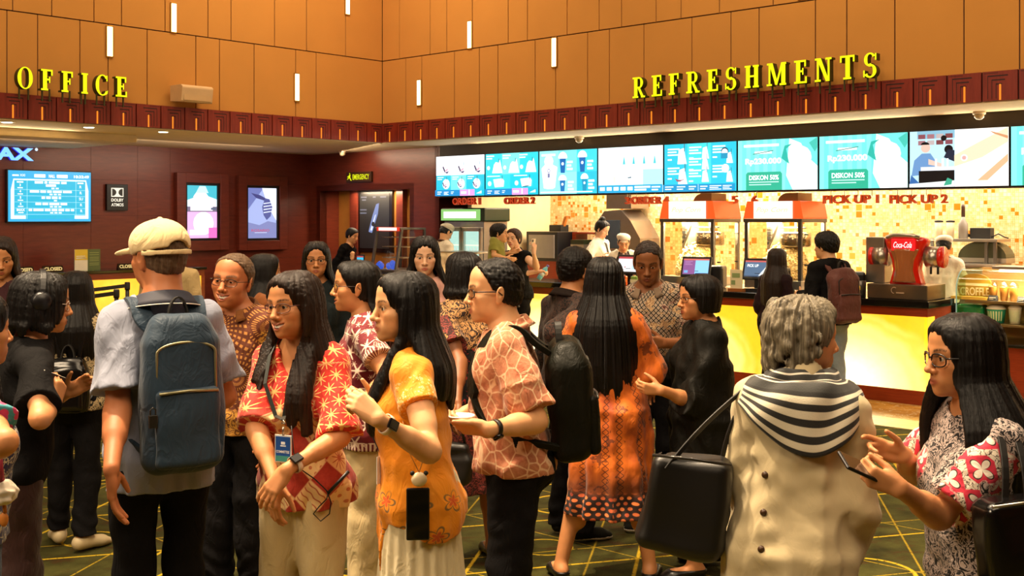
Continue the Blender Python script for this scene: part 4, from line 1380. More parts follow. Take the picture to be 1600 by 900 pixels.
def letter_polys(ch):
 """bold slab-serif capitals in a 1-high box: lists of polygons and the width"""
 P = []
 st, th, sf = 0.20, 0.09, 0.085                       # stem, thin, serif height
 def R(x0, x1, y0, y1): P.append([(x0, y0), (x1, y0), (x1, y1), (x0, y1)])
 def serif(x, y, w=0.30):
  R(x - w / 2, x + w / 2, y, y + sf)
 def arc(cx, cy, rx, ry, a0, a1, wt, wn, n=14):
  out, inn = [], []
  for i in range(n + 1):
   a = math.radians(a0 + (a1 - a0) * i / n)
   w = wn + (wt - wn) * abs(math.cos(a)) ** 1.5
   out.append((cx + rx * math.cos(a), cy + ry * math.sin(a)))
   inn.append((cx + (rx - w) * math.cos(a), cy + (ry - w * (0.75 if wn < wt else 1)) * math.sin(a)))
  for i in range(n): P.append([out[i], out[i + 1], inn[i + 1], inn[i]])
 if ch == 'O':
  arc(0.36, 0.5, 0.36, 0.52, 0, 360, 0.18, 0.07, 36); return P, 0.72
 if ch == 'C':
  arc(0.36, 0.5, 0.36, 0.52, 48, 318, 0.18, 0.08, 28)
  R(0.555, 0.62, 0.70, 0.98); P.append([(0.52, 0.02), (0.62, 0.10), (0.64, 0.26), (0.56, 0.2)]); return P, 0.66
 if ch in 'FE':
  R(0.09, 0.09 + st, 0, 1); serif(0.17, 0.0, 0.34); R(0.0, 0.56, 1 - sf, 1)
  R(0.48, 0.56, 0.72, 1); R(0.2, 0.44, 0.48, 0.48 + sf); R(0.38, 0.44, 0.37, 0.66)
  if ch == 'E': R(0.0, 0.60, 0, sf); R(0.52, 0.60, 0, 0.28)
  return P, 0.60
 if ch == 'I':
  R(0.08, 0.08 + st, 0, 1); serif(0.165, 0.0, 0.33); serif(0.165, 1 - sf, 0.33); return P, 0.33
 if ch == 'R':
  R(0.09, 0.09 + st, 0, 1); serif(0.17, 0.0, 0.34); R(0.0, 0.4, 1 - sf, 1); R(0.2, 0.42, 0.45, 0.45 + sf)
  arc(0.36, 0.7225, 0.26, 0.2775, -90, 90, 0.16, 0.08, 14)
  P.append([(0.30, 0.47), (0.44, 0.47), (0.68, 0.03), (0.52, 0.03)]); R(0.5, 0.74, 0, sf); return P, 0.74
 if ch == 'S':
  arc(0.29, 0.735, 0.26, 0.285, 30, 270, 0.15, 0.085, 18)
  arc(0.29, 0.265, 0.28, 0.285, 90, -150, 0.16, 0.085, 18)
  R(0.50, 0.565, 0.70, 0.98); R(0.0, 0.065, 0.02, 0.30)
  P.append([(0.24, 0.56), (0.34, 0.58), (0.36, 0.44), (0.24, 0.44)]); return P, 0.60
 if ch == 'H':
  R(0.09, 0.09 + st, 0, 1); R(0.50, 0.50 + st, 0, 1); R(0.2, 0.55, 0.47, 0.47 + sf)
  for x in (0.175, 0.585):
   serif(x, 0); serif(x, 1 - sf)
  return P, 0.76
 if ch == 'M':
  R(0.08, 0.08 + th, 0, 1); R(0.70, 0.70 + st, 0, 1)
  P.append([(0.10, 1), (0.28, 1), (0.53, 0.12), (0.42, 0.02)]); P.append([(0.70, 1), (0.78, 0.9), (0.50, 0.02), (0.42, 0.05)])
  serif(0.12, 0, 0.26); R(0, 0.2, 1 - sf, 1); serif(0.78, 0, 0.32); R(0.72, 0.94, 1 - sf, 1); return P, 0.94
 if ch == 'N':
  R(0.09, 0.09 + th, 0, 1); R(0.58, 0.58 + th, 0, 1)
  P.append([(0.08, 1), (0.27, 1), (0.655, 0.0), (0.50, 0.0)])
  serif(0.13, 0, 0.28); R(0, 0.2, 1 - sf, 1); serif(0.62, 1 - sf, 0.28); return P, 0.76
 if ch == 'T':
  R(0.24, 0.24 + st, 0, 1); serif(0.325, 0, 0.36); R(0.0, 0.65, 1 - sf, 1); R(0, 0.075, 0.72, 1); R(0.575, 0.65, 0.72, 1); return P, 0.65
YEL = glow('acid_yellow_letter_face', '#eef000', 1.0)
LSIDE = plain('letter_return', '#3a3608', 0.5)
def wall_word(word, right, x0px, x1px, zb, zt, label):
 """letters spread evenly between two pixel columns; stand on little pins above the fascia"""
 ws = [letter_polys(c)[1] for c in word]
 hgt = zt - zb
 if right: a0, a1 = t_on(x0px, PF - 0.18), t_on(x1px, PF - 0.18)
 else: a0, a1 = p_on(x0px, TF + 0.18), p_on(x1px, TF + 0.18)
 sx = hgt * 1.0
 total = sum(ws) * sx
 gap = (a1 - a0 - total) / (len(word) - 1)
 if right: r = rthing('wall_sign', label, 'sign', a0, PF - 0.20, zb)
 else: r = rthing('wall_sign', label, 'sign', TF + 0.20, a0, zb)
 x = 0.0
 for c, w in zip(word, ws):
  mb = MB()
  polys, _ = letter_polys(c)
  o, ex, ey = ((x, 0.0, 0.0), (1, 0, 0), (0, 0, 1)) if right else ((0.0, x, 0.0), (0, 1, 0), (0, 0, 1))
  for i, pl in enumerate(polys):
   ar = sum(pl[j][0] * pl[(j + 1) % len(pl)][1] - pl[(j + 1) % len(pl)][0] * pl[j][1] for j in range(len(pl)))
   if ar < 0: pl = pl[::-1]
   pl = [(a * sx, b * hgt) for a, b in pl]
   e = 0.0004 * (i % 5)
   if right:
    oo = (x, -e, 0.0)
    mb.prism(pl, (x, 0.085, 0.0), ex, ey, 0.085 + e, 1, side=1)
    mb.add([(x + a, -e - 0.001, b) for a, b in pl], [tuple(range(len(pl)))], 0)
   else:
    mb.prism(pl, (-0.085, x, 0.0), ex, ey, 0.085 + e, 1, side=1)
    mb.add([(e + 0.001, x + a, b) for a, b in pl], [tuple(range(len(pl)))], 0)
  for q in (0.2, 0.8):
   if right: mb.box(x + w * sx * q - 0.008, x + w * sx * q + 0.008, 0.03, 0.045, -0.12, 0.02, 1)
   else: mb.box(-0.045, -0.03, x + w * sx * q - 0.008, x + w * sx * q + 0.008, -0.12, 0.02, 1)
  mb.build('letter', [YEL, LSIDE], r)
  x += w * sx + gap
zb = z_on(1190, 145.5, PF - 0.2); zt = z_on(1190, 104.5, PF - 0.2)
wall_word('REFRESHMENTS', True, 990, 1372, 0.5 * (z_on(991, 153, PF - 0.2) + z_on(1350, 122, PF - 0.2)), 0.5 * (z_on(991, 121, PF - 0.2) + z_on(1350, 84, PF - 0.2)), 'yellow slab letters reading REFRESHMENTS standing on the carved band')
wall_word('OFFICE', False, 26, 197, 0.5 * (zt_on(30, 138, TF + 0.2) + zt_on(190, 151, TF + 0.2)), 0.5 * (zt_on(40, 104, TF + 0.2) + zt_on(190, 121, TF + 0.2)), 'yellow slab letters reading OFFICE standing on the carved band')
t = TF + 0.02
r = rthing('projector_housing', 'cream boxed unit tilted on the left wall above the carved band', 'wall box', TF + 0.004, p_on(287, TF), zt_on(287, 163, TF))
mb = MB(); mb.prism([(0.045, 0.02), (0.30, 0.0), (0.33, 0.19), (0.29, 0.215), (0.045, 0.215)], (0, 0.22, 0), (1, 0, 0), (0, 0, 1), 0.44); mb.build('case', [plain('cream_plastic', '#d8b483', 0.5)], r, 0.018)
mb = MB(); mb.box(0.0, 0.06, -0.08, 0.08, 0.05, 0.18); mb.build('bracket', [plain('cream_plastic', '#d8b483', 0.5)], r, 0.005)
mb = MB(); mb.box(0.29, 0.315, -0.19, 0.19, 0.018, 0.17); mb.build('grille', [plain('cream_grille', '#caa572', 0.7)], r, 0.006)
def dome_cam(t, p, label):
 r = rthing('dome_camera', label, 'security camera', t, p, ZS - 0.012, 'dome cameras under the soffit')
 mb = MB(); mb.lathe([(0.062, -0.03), (0.066, -0.015), (0.062, 0.0)]); mb.build('base', [plain('white_plastic', '#e6d6bb', 0.4)], r)
 mb = MB(); mb.lathe([(0.002, -0.085), (0.03, -0.078), (0.048, -0.058), (0.052, -0.03)]); mb.build('dome', [plain('camera_dome', '#cdb894', 0.15)], r)
k_ = (535 - 800) / F
tt = t_on(535, PB - 0.35); dome_cam(tt, PB - 0.35, 'pale dome camera on the soffit above the EMERGENCY sign')
dome_cam(t_on(1530, PS - 0.12), PS - 0.12, 'pale dome camera above the cooking-photo menu screen')
dome_cam(t_on(905, PS - 0.12), PS - 0.12, 'pale dome camera above the frosty-cup menu screen')
DL = glow('downlight_lens', '#fff0d0', 6.0)
LIGHTS_LEFT = []
def downlight(t, p, label):
 r = rthing('downlight', label, 'ceiling light', t, p, ZS - 0.012, 'downlights in the ticket-hall soffit')
 mb = MB(); mb.lathe([(0.085, -0.006), (0.088, 0.0), (0.06, 0.001)]); mb.build('trim_ring', [plain('white_trim', '#f0e2c6', 0.4)], r)
 mb = MB(); mb.lathe([(0.062, -0.008), (0.05, -0.012), (0.001, -0.014)][::-1]); mb.build('lens', [DL], r)
 LIGHTS_LEFT.append((t, p))
for px, lab in ((11, 'downlight under the soffit nearest the left edge, below OFFICE'), (139, 'downlight under the soffit, middle of the three left of the cream box'), (255, 'downlight under the soffit below the cream wall box')):
 downlight(TF - 0.30, p_on(px, TF - 0.30), lab)
def lit_frame(name, label, cat, plane, px0, px1, py0, py1, border, depth=0.06, on='t', frame='#1b0b09', bot=None):
 """a shallow lit case on the ticket wall (plane t) facing the hall; returns root, width, height"""
 if on == 't':
  a0, a1 = p_on(px0, plane), p_on(px1, plane)
  zb, zt = zt_on((px0 + px1) / 2, py1, plane), zt_on((px0 + px1) / 2, py0, plane)
  r = rthing(name, label, cat, plane + 0.003, (a0 + a1) / 2, zb, rot=PI / 2)      # local x along p, local -y to the hall
 else:
  a0, a1 = t_on(px0, plane), t_on(px1, plane)
  zb, zt = z_on((px0 + px1) / 2, py1, plane), z_on((px0 + px1) / 2, py0, plane)
  r = rthing(name, label, cat, (a0 + a1) / 2, plane, zb)
 return r, a1 - a0, zt - zb
class Screen:
 """flat artwork on a display: u right 0..1, v up 0..1; local frame x along, -y towards the viewer"""
 def __init__(s, w, h, y=-0.06):
  s.w, s.h, s.y, s.mb, s.mats, s.lv = w, h, y, MB(), [], 0
 def c(s, hexc, st):
  m = glow('screen_' + hexc.lstrip('#'), hexc, st)
  if m not in s.mats: s.mats.append(m)
  return s.mats.index(m)
 def pt(s, u, v): return ((u - 0.5) * s.w, s.y - 0.0006 * s.lv, v * s.h)
 def rect(s, u0, v0, u1, v1, hexc, st=1.0): return s.poly([(u0, v0), (u1, v0), (u1, v1), (u0, v1)], hexc, st)
 def poly(s, pts, hexc, st=1.0):
  s.lv += 1
  s.mb.add([s.pt(*q) for q in pts], [tuple(range(len(pts)))], s.c(hexc, st)); return s
 def disc(s, u, v, ru, hexc, st=1.0, rv=None, n=14, a0=0, a1=360):
  rv = ru * s.w / s.h if rv is None else rv
  return s.poly([(u + ru * math.cos(math.radians(a0 + (a1 - a0) * i / n)), v + rv * math.sin(math.radians(a0 + (a1 - a0) * i / n))) for i in range(n if a1 - a0 == 360 else n + 1)], hexc, st)
 def text(s, txt, u, v, h, hexc, st=1.0, w=None, bold=0.015, align='c'):
  s.lv += 1
  x, y, z = s.pt(u, v)
  s.mb.text(txt, (x, y, z), (1, 0, 0), (0, 0, 1), h=h * s.h, w=None if w is None else w * s.w, mat=s.c(hexc, st), bold=bold, align=align); return s
 def build(s, root, name='display'): return s.mb.build(name, s.mats, root)
r, w, h = lit_frame('showtime_screen', 'cyan showtimes screen with a white table on the ticket wall', 'screen', TB, 9, 138, 268, 346, 0)
mb = MB(); mb.box(-w / 2 - 0.015, w / 2 + 0.015, -0.07, 0.0, -0.015, h + 0.015); mb.build('bezel', [plain('black_plastic', '#0c0c10', 0.35)], r, 0.004)
s = Screen(w, h, -0.072)
s.rect(0, 0, 1, 1, '#25a8dc', 1.0)
s.poly([(0.03, 0.05), (0.97, 0.05), (0.97, 0.62), (0.94, 0.84), (0.06, 0.84), (0.03, 0.62)], '#d8f4ff', 1.15)
s.rect(0.07, 0.12, 0.93, 0.81, '#18b4d6', 0.95); s.rect(0.205, 0.05, 0.795, 0.14, '#18b4d6', 0.95)
def words(s, u, v, h, lens, hexc='#ffffff', st=1.1, unit=0.0125):
 """unreadable small print: one bar per word"""
 tot = sum(lens) * unit + (len(lens) - 1) * unit * 1.1
 x = u - tot / 2
 for L in lens:
  s.rect(x, v - h / 2, x + L * unit, v + h / 2, hexc, st); x += (L + 1.1) * unit
s.text('XXI', 0.165, 0.91, 0.045, '#ffffff'); words(s, 0.085, 0.905, 0.03, (6,))
words(s, 0.37, 0.905, 0.065, (8,), unit=0.0165, st=1.2); s.text('HALL', 0.515, 0.905, 0.065, '#ffffff', 1.2, w=0.075, bold=0.03); words(s, 0.64, 0.905, 0.065, (8,), unit=0.0165, st=1.2)
s.text('10:33:49', 0.88, 0.905, 0.06, '#ffffff', 1.2, w=0.19, bold=0.03)
words(s, 0.50, 0.775, 0.045, (6, 2, 8, 4), unit=0.0165); words(s, 0.135, 0.775, 0.026, (6,)); words(s, 0.865, 0.775, 0.026, (6,))
rows = [('3', (9,), (3, 3), 'R'), ('4', (8, 5, 4, 8, 8), (3, 3, 3), 'R'), ('5', (3, 4, 5, 2), (3,), 'SU'), ('6', (5, 5, 9, 6), (3, 3, 3), 'R'), ('IMAX', (3, 9, 5, 5, 5, 4, 3), (3, 3, 3), 'R')]
for i, (n_, ti, hr, rt) in enumerate(rows):
 v = 0.70 - i * 0.122
 s.rect(0.07, v - 0.075, 0.93, v - 0.069, '#bdeeff')
 s.text(n_, 0.135, v + 0.015, 0.05, '#ffffff', bold=0.03); words(s, 0.135, v - 0.038, 0.018, (5,))
 words(s, 0.50, v + 0.015, 0.045, ti, unit=0.0135); words(s, 0.55, v - 0.04, 0.03, hr, '#e8fbff', 1.0)
 s.text(rt, 0.865, v, 0.055, '#ffffff', bold=0.01)
for u in (0.205, 0.795): s.rect(u - 0.002, 0.05, u + 0.002, 0.81, '#bdeeff')
s.build(r)
r, w, h = lit_frame('cinema_format_sign', 'blue glowing format lettering ending in AX on the ticket wall', 'sign', TB, -48, 50, 230, 250, 0)
mb = MB(); mb.text('IMAX', (0, -0.05, h / 2), (1, 0, 0), (0, 0, 1), h=h, w=w * 0.98, depth=0.05, mat=0, bold=0.045, side=1)
mb.build('lettering', [glow('blue_letter_face', '#6fb6ff', 1.3), glow('blue_letter_side', '#1a2bd8', 0.8)], r)
mb = MB(); mb.ball((w / 2 + 0.045, -0.04, h * 0.93), (0.022, 0.012, 0.022)); mb.build('dot', [glow('white_dot', '#cfe6ff', 1.0)], r)
r, w, h = lit_frame('sound_plaque', 'small black plaque with white DOLBY ATMOS emblem on the ticket wall', 'sign', TB, 164, 197, 288, 329, 0)
mb = MB(); mb.box(-w / 2, w / 2, -0.055, 0, 0, h); mb.build('board', [plain('black_gloss', '#120a08', 0.25)], r, 0.004)
s = Screen(w, h, -0.057)
WH = '#f3ead2'
s.rect(0.20, 0.52, 0.78, 0.86, WH, 0.95)
s.poly([(0.24, 0.55)] + [(0.24 + 0.20 * math.cos(a), 0.69 + 0.14 * math.sin(a)) for a in np.linspace(-PI / 2, PI / 2, 14)] + [(0.24, 0.83)], '#120a08', 0.0)
s.poly([(0.74, 0.83)] + [(0.74 + 0.20 * math.cos(a), 0.69 + 0.14 * math.sin(a)) for a in np.linspace(PI / 2, 1.5 * PI, 14)] + [(0.74, 0.55)], '#120a08', 0.0)
s.text('DOLBY', 0.49, 0.40, 0.12, WH, 0.95, w=0.58, bold=0.03); s.text('ATMOS', 0.49, 0.22, 0.12, WH, 0.95, w=0.58, bold=0.02)
s.build(r, 'emblem')
def poster_box(label, px0, px1, py0, py1, art, fr=(0.10, 0.30)):
 r, w, h = lit_frame('poster_lightbox', label, 'poster', TB, px0, px1, py0, py1, 0)
 mb = MB()
 b = 0.04
 for x0, x1, z0, z1 in ((-w / 2 - b, -w / 2, -b, h + b), (w / 2, w / 2 + b, -b, h + b), (-w / 2, w / 2, -b, 0), (-w / 2, w / 2, h, h + b)):
  mb.box(x0, x1, -0.07, 0.0, z0, z1)
 mb.build('inner_frame', [plain('black_plastic', '#0c0c10', 0.35)], r, 0.003)
 mb = MB(); B = 0.20
 for x0, x1, z0, z1 in ((-w / 2 - B, -w / 2 - b, -B, h + B), (w / 2 + b, w / 2 + B, -B, h + B), (-w / 2 - b, w / 2 + b, -B, -b), (-w / 2 - b, w / 2 + b, h + b, h + B)):
  mb.box(x0, x1, -0.10, 0.0, z0, z1)
 mb.build('wood_frame', [MAR], r, 0.006)
 s = Screen(w, h, -0.045)
 art(s); s.build(r, 'lit_print')
def art1(s):
 s.rect(0, 0, 1, 1, '#f6c4e4', 1.0)
 s.rect(0, 0.72, 1, 1, '#43b7c8', 1.0); s.poly([(0.0, 0.50), (1, 0.50), (1, 0.74), (0.7, 0.80), (0.55, 0.84), (0.4, 0.80), (0, 0.72)], '#d9eef4', 1.15)
 s.disc(0.47, 0.72, 0.27, '#ffffff', 1.3); s.poly([(0.3, 0.86), (0.72, 0.86), (0.62, 0.99), (0.42, 0.99)], '#bff0f2', 1.1)
 s.rect(0, 0.50, 1, 0.60, '#7d6f8a', 0.9); s.rect(0.12, 0.52, 0.86, 0.66, '#f4eef8', 1.1); s.rect(0.80, 0.54, 0.98, 0.58, '#5c6d86', 0.8)
 s.rect(0.0, 0.0, 1, 0.50, '#f7a9dd', 1.15); s.disc(0.55, 0.28, 0.34, '#fff2fb', 1.3); s.rect(0.1, 0.06, 0.62, 0.16, '#fff2fb', 1.2); s.rect(0.72, 0.0, 1.0, 0.2, '#ee6fc0', 1.0)
def art2(s):
 s.rect(0, 0, 1, 1, '#a9b7ea', 0.9)
 s.poly([(0, 0.55), (0.55, 1), (0, 1)], '#7b86c9', 0.75); s.poly([(0.5, 1), (1, 1), (1, 0.35), (0.72, 0.62)], '#e6ecff', 1.2)
 s.poly([(0.12, 0.90), (0.42, 0.86), (0.62, 0.80), (0.58, 0.75), (0.30, 0.80)], '#4c4f8e', 0.7)
 s.poly([(0.50, 0.62), (0.60, 0.80), (0.76, 0.78), (0.86, 0.62), (0.80, 0.44), (0.66, 0.36), (0.55, 0.46)], '#5b63a5', 0.75)
 for v in (0.68, 0.62, 0.56, 0.50): s.poly([(0.55, v), (0.86, v + 0.03), (0.86, v + 0.045), (0.55, v + 0.02)], '#d9e2ff', 1.1)
 s.poly([(0, 0.0), (1, 0.0), (1, 0.30), (0.7, 0.34), (0.4, 0.26), (0, 0.32)], '#8f96cf', 0.75)
 s.text('ROSARIO', 0.44, 0.155, 0.05, '#c8496a', 0.95, w=0.62, bold=0.01); s.rect(0.24, 0.105, 0.66, 0.115, '#e0e4ff', 0.9)
poster_box('lit pink and teal poster in a maroon frame beside the sound plaque', 289, 336, 290, 372, art1)
poster_box('lit pale violet poster reading ROSARIO in a maroon frame by the corner', 384, 429, 294, 372, art2)
r, w, h = lit_frame('exit_sign', 'green-yellow EMERGENCY sign with running figure above the exit recess', 'sign', PB, 544, 583, 268.5, 284.5, 0, on='p')
mb = MB(); mb.box(-w / 2, w / 2, -0.045, 0, 0, h); mb.build('board', [plain('bronze_plate', '#3c220d', 0.4)], r, 0.004)
s = Screen(w, h, -0.048); G = '#d6e000'
s.text('EMERGENCY', 0.60, 0.5, 0.52, G, 1.0, w=0.66, bold=0.02)
for pl in ([(0.14, 0.80), (0.17, 0.80), (0.17, 0.9), (0.14, 0.9)], [(0.10, 0.45), (0.15, 0.78), (0.19, 0.74), (0.17, 0.42)], [(0.06, 0.55), (0.13, 0.66), (0.13, 0.58), (0.07, 0.46)], [(0.13, 0.45), (0.21, 0.14), (0.24, 0.16), (0.18, 0.46)], [(0.11, 0.46), (0.05, 0.28), (0.075, 0.26), (0.15, 0.44)]): s.poly(pl, G, 1.0)
s.build(r, 'lettering')
PR = PB + 0.42
r, w, h = lit_frame('movie_poster', 'tall black poster with pale blue slanting shape inside the exit recess', 'poster', PR, 566, 612, 302, 388, 0, on='p')
mb = MB(); mb.box(-w / 2 - 0.07, w / 2 + 0.07, -0.05, 0, -0.07, h + 0.07); mb.build('frame', [plain('black_gloss', '#120a08', 0.25)], r, 0.006)
s = Screen(w, h, -0.053)
s.rect(0, 0, 1, 1, '#0a0a10', 0.5)
s.poly([(0.30, 0.30), (0.42, 0.28), (0.62, 0.62), (0.66, 0.82), (0.56, 0.80), (0.44, 0.60)], '#7d90c8', 0.8)
s.poly([(0.36, 0.33), (0.42, 0.32), (0.56, 0.62), (0.52, 0.60)], '#d5ddf6', 1.0); s.disc(0.46, 0.44, 0.055, '#0a0a10', 0.2)
for u, v, ww in ((0.14, 0.93, 0.2), (0.5, 0.93, 0.1), (0.8, 0.93, 0.2), (0.15, 0.88, 0.14), (0.13, 0.70, 0.22), (0.13, 0.64, 0.22)): s.rect(u - ww / 2, v - 0.012, u + ww / 2, v + 0.012, '#8f94a8', 0.6)
s.build(r, 'print')
mb = RB(); mb.box(t_on(552, PR), t_on(563, PR), PR - 0.08, PR, 0, ZD); mb.box(t_on(626, PR), t_on(636, PR), PR - 0.10, PR, 0, ZD)
structure(mb.build('trim_4', [MAR]))
# ================================================================ refreshments counter and what stands round it
TL, TR = t_on(468, PC), -4.34                              # counter ends
CH = 1.03
STEEL = plain('brushed_steel', '#b9b2a6', 0.3, 0.9)
DSTEEL = plain('dark_steel', '#6d6863', 0.35, 0.85)
BLKP = plain('black_plastic', '#0c0c10', 0.35)
BLKM = plain('matt_black', '#15130f', 0.6)
def onyx():
 m = Mat('backlit_onyx')
 x, y, z = m.xyz(m.coord())
 P = 2.05
 t0 = t_on(1320, PC) - TR
 u = ((x - t0) / P + 0.5).frac() * P - P / 2
 w = m.noise(m.coord(), 2.2, 4.0, 0.55) - 0.5
 d = (u * u + ((z - 0.16) * 1.35) ** 2.0).sqrt() + w * 0.10
 ring = ((d * 34.0 + w * 9.0).sin() * 0.5 + 0.5) * d.above(0.40, 0.2) * d.below(1.0, 0.2)
 f = d.below(0.62, 0.75)
 col = m.mix(f, srgb('#ffc600'), srgb('#fff4bc'))
 col = m.mix(ring * 0.38, col, srgb('#ffe98a'))
 fine = m.noise(m.coord(), 14.0, 4.0, 0.6)
 st = (f * 0.9 + 0.75 + ring * 0.12) * (fine * 0.3 + 0.85)
 return m.bsdf(srgb('#e8c060'), 0.2, emit=col, emit_s=st)
ONYX = onyx()
ORW = wood('orange_red_wood', '#7a2a12', '#9c3d1c', 0.3, 'x')
STONE = plain('black_granite', '#141210', 0.12, coat=0.3)
r = rthing('snack_counter', 'long refreshments counter with glowing yellow onyx front and black stone top', 'counter', TR, PC)
L = TL - TR                                                # negative: extends to -x
mb = MB(); mb.box(L, 0.0, 0.02, 0.62, 0.0, 0.145); mb.build('plinth', [ORW], r, 0.004)
mb = MB(); mb.box(L, 0.004, 0.006, 0.62, 0.875, 0.96); mb.build('fascia_board', [ORW], r, 0.004)
mb = MB(); mb.box(L, 0.03, -0.03, 0.64, 0.96, CH); mb.build('countertop', [STONE], r, 0.006)
mb = MB(); mb.box(L, -0.03, 0.05, 0.60, 0.145, 0.875); mb.build('carcass', [ORW], r)
mb = MB(); mb.box(L, -0.002, 0.012, 0.05, 0.145, 0.875)
mb.box(-0.03, 0.0, 0.012, 0.20, 0.146, 0.874)
mb.build('onyx_panel', [ONYX], r)
mb = MB(); mb.box(-0.03, 0.006, 0.205, 0.62, 0.14, 0.88); mb.build('end_panel', [ORW], r)
q0, q1 = P_END + 0.6, p_on(320, -14.9)
r = rthing('ticket_counter', 'ticket counter with glowing yellow panel under a dark ledge', 'counter', -14.9, 0)
def yellow_panel():
 m = Mat('backlit_amber_panel')
 n = m.noise(m.coord(), 1.6, 4.0, 0.6)
 col = m.mix((n * 1.8 - 0.4).clamp(), srgb('#f4a400'), srgb('#ffd64a'))
 return m.bsdf(srgb('#d8a040'), 0.25, emit=col, emit_s=n * 0.5 + 0.65)
YP = yellow_panel()
mb = MB(); mb.box(-0.70, -0.02, q0, q1 - 0.02, 0, 0.13); mb.build('plinth', [ORW], r)
mb = MB(); mb.box(-0.04, -0.01, q0, q1 - 0.16, 0.13, 0.97); mb.build('lit_panel', [YP], r)
mb = MB(); mb.box(-0.70, 0.0, q0, q1, 0.97, 1.06); mb.build('fascia_board', [ORW], r, 0.004)
mb = MB(); mb.box(-0.72, 0.03, q0, q1 + 0.02, 1.06, 1.10); mb.build('countertop', [STONE], r, 0.005)
mb = MB(); mb.box(-0.70, 0.0, q1 - 0.16, q1 - 0.11, 0.0, 0.97); mb.box(-0.70, 0.0, q1 - 0.05, q1, 0.0, 0.97); mb.box(-0.5, -0.02, q1 - 0.11, q1 - 0.05, 0.13, 0.97, 1); mb.build('end_panel', [ORW, YP], r)
mb = MB(); mb.box(-0.65, -0.05, q0, q1 - 0.17, 0.13, 0.97); mb.build('carcass', [MAR], r)
def closed_sign(px, label):
 p = p_on(px, -15.0)
 r = rthing('closed_sign', label, 'sign', -15.05, p, 1.10, 'closed signs on the ticket counter', rot=PI / 2)
 mb = MB(); mb.prism([(0.0, 0.0), (0.055, 0.0), (0.03, 0.085), (0.022, 0.085)], (-0.145, -0.0, 0), (0, 1, 0), (0, 0, 1), 0.29); mb.build('block', [plain('black_acrylic', '#17110c', 0.2)], r)
 mb = MB(); mb.text('CLOSED', (0, -0.001, 0.042), (1, 0, 0), (0, 0.25, 0.97), h=0.05, w=0.25, mat=0, bold=0.03, depth=0.004); mb.build('lettering', [glow('sign_gold', '#e8c57a', 0.75)], r)
closed_sign(86, 'black CLOSED sign block on the ticket counter, left of the leaflet stand')
closed_sign(202, 'black CLOSED sign block on the ticket counter, half behind the man in the cap')
closed_sign(39, 'black CLOSED sign block on the ticket counter beside the girl at the edge')
r = rthing('leaflet_stand', 'two upright leaflets, one yellow-white and one dark green, on the ticket counter', 'leaflet stand', -15.12, p_on(137, -15.12), 1.10, rot=PI / 2)
for x0, x1, nm in ((-0.19, 0.0, 'yellow_leaflet'), (0.004, 0.19, 'green_leaflet')):
 mb = MB(); mb.box(x0, x1, 0.0, 0.012, 0.0, 0.30, 0)
 w = x1 - x0
 def rr(a, b, c, d, mi): mb.box(x0 + w * a, x0 + w * b, -0.0015, 0.0, 0.30 * c, 0.30 * d, mi)
 if nm[0] == 'y':
  rr(0, 1, 0.5, 1, 1); rr(0.1, 0.9, 0.56, 0.62, 2); rr(0.1, 0.8, 0.66, 0.70, 2)
 else:
  for c in (0.82, 0.72, 0.6, 0.52, 0.44, 0.32, 0.24): rr(0.12, 0.88, c, c + 0.03, 1)
 mats = [plain('white_card', '#efe8d0', 0.5), plain('yellow_card', '#e7c83a', 0.5), plain('card_text', '#f6f0dc', 0.5)] if nm[0] == 'y' else [plain('green_card', '#5b6a3a', 0.5), plain('card_text_green', '#93a05e', 0.5)]
 mb.build(nm, mats, r)
mb = MB(); mb.box(-0.2, 0.2, 0.0, 0.09, 0.0, 0.006); mb.box(-0.2, 0.2, 0.0125, 0.016, 0.0, 0.15); mb.build('holder', [glass_mat('clear_acrylic')], r)
def stanchion(t, p, label):
 r = rthing('queue_post', label, 'queue barrier', t, p, 0, 'queue posts before the ticket counter')
 mb = MB(); mb.lathe([(0.16, 0), (0.165, 0.012), (0.05, 0.03), (0.02, 0.04)]); mb.build('base', [BLKM], r)
 mb = MB(); mb.lathe([(0.026, 0.03), (0.026, 0.90)]); mb.build('post', [BLKM], r)
 mb = MB(); mb.lathe([(0.034, 0.88), (0.036, 0.90), (0.036, 0.97), (0.03, 0.985)]); mb.build('head', [BLKM], r)
 return r
s1 = stanchion(-13.9, p_on(199, -13.9), 'black queue post standing closer to the ticket counter')
s2 = stanchion(-12.6, p_on(182, -12.6), 'black queue post standing further out from the ticket counter')
for t, p, lab in ((-13.9, p_on(199, -13.9), 'black belt running left from the queue post at the ticket counter'), (-12.6, p_on(182, -12.6), 'black belt running left from the outer queue post')):
 o = MB(RM);
 pts = [(t, p - 0.04 - i * 0.28, 0.935 - 0.05 * math.sin(PI * i / 7)) for i in range(8)]
 o.ribbon(pts, (0, 0, 1), 0.05, 0.004); tag(o.build('queue_belt', [BLKM]), lab, 'queue belt', 'queue belts before the ticket counter')
p0, p1 = p_on(428, -14.4), p_on(474, -14.4)
r = rthing('low_cabinet', 'low orange-brown wooden ledge cabinet in the maroon corner', 'cabinet', -14.6, p0)
mb = MB(); mb.box(-0.5, 0, 0, p1 - p0, 0, 0.78); mb.build('carcass', [ORW], r, 0.005)
mb = MB(); mb.box(-0.52, 0.02, -0.02, p1 - p0 + 0.02, 0.78, 0.83); mb.build('top', [plain('tan_wood_top', '#9a5b28', 0.35)], r, 0.005)
edges = [681, 758, 842, 934, 1037, 1152, 1279, 1420, 1578, 1757]
PSF = PS - 0.05
SZ0, SZ1 = z_on(1578, 290, PSF), z_on(1578, 198, PSF)
tsx = [t_on(e, PSF) for e in edges]
CY, TEAL = '#19c3da', '#35d0b4'
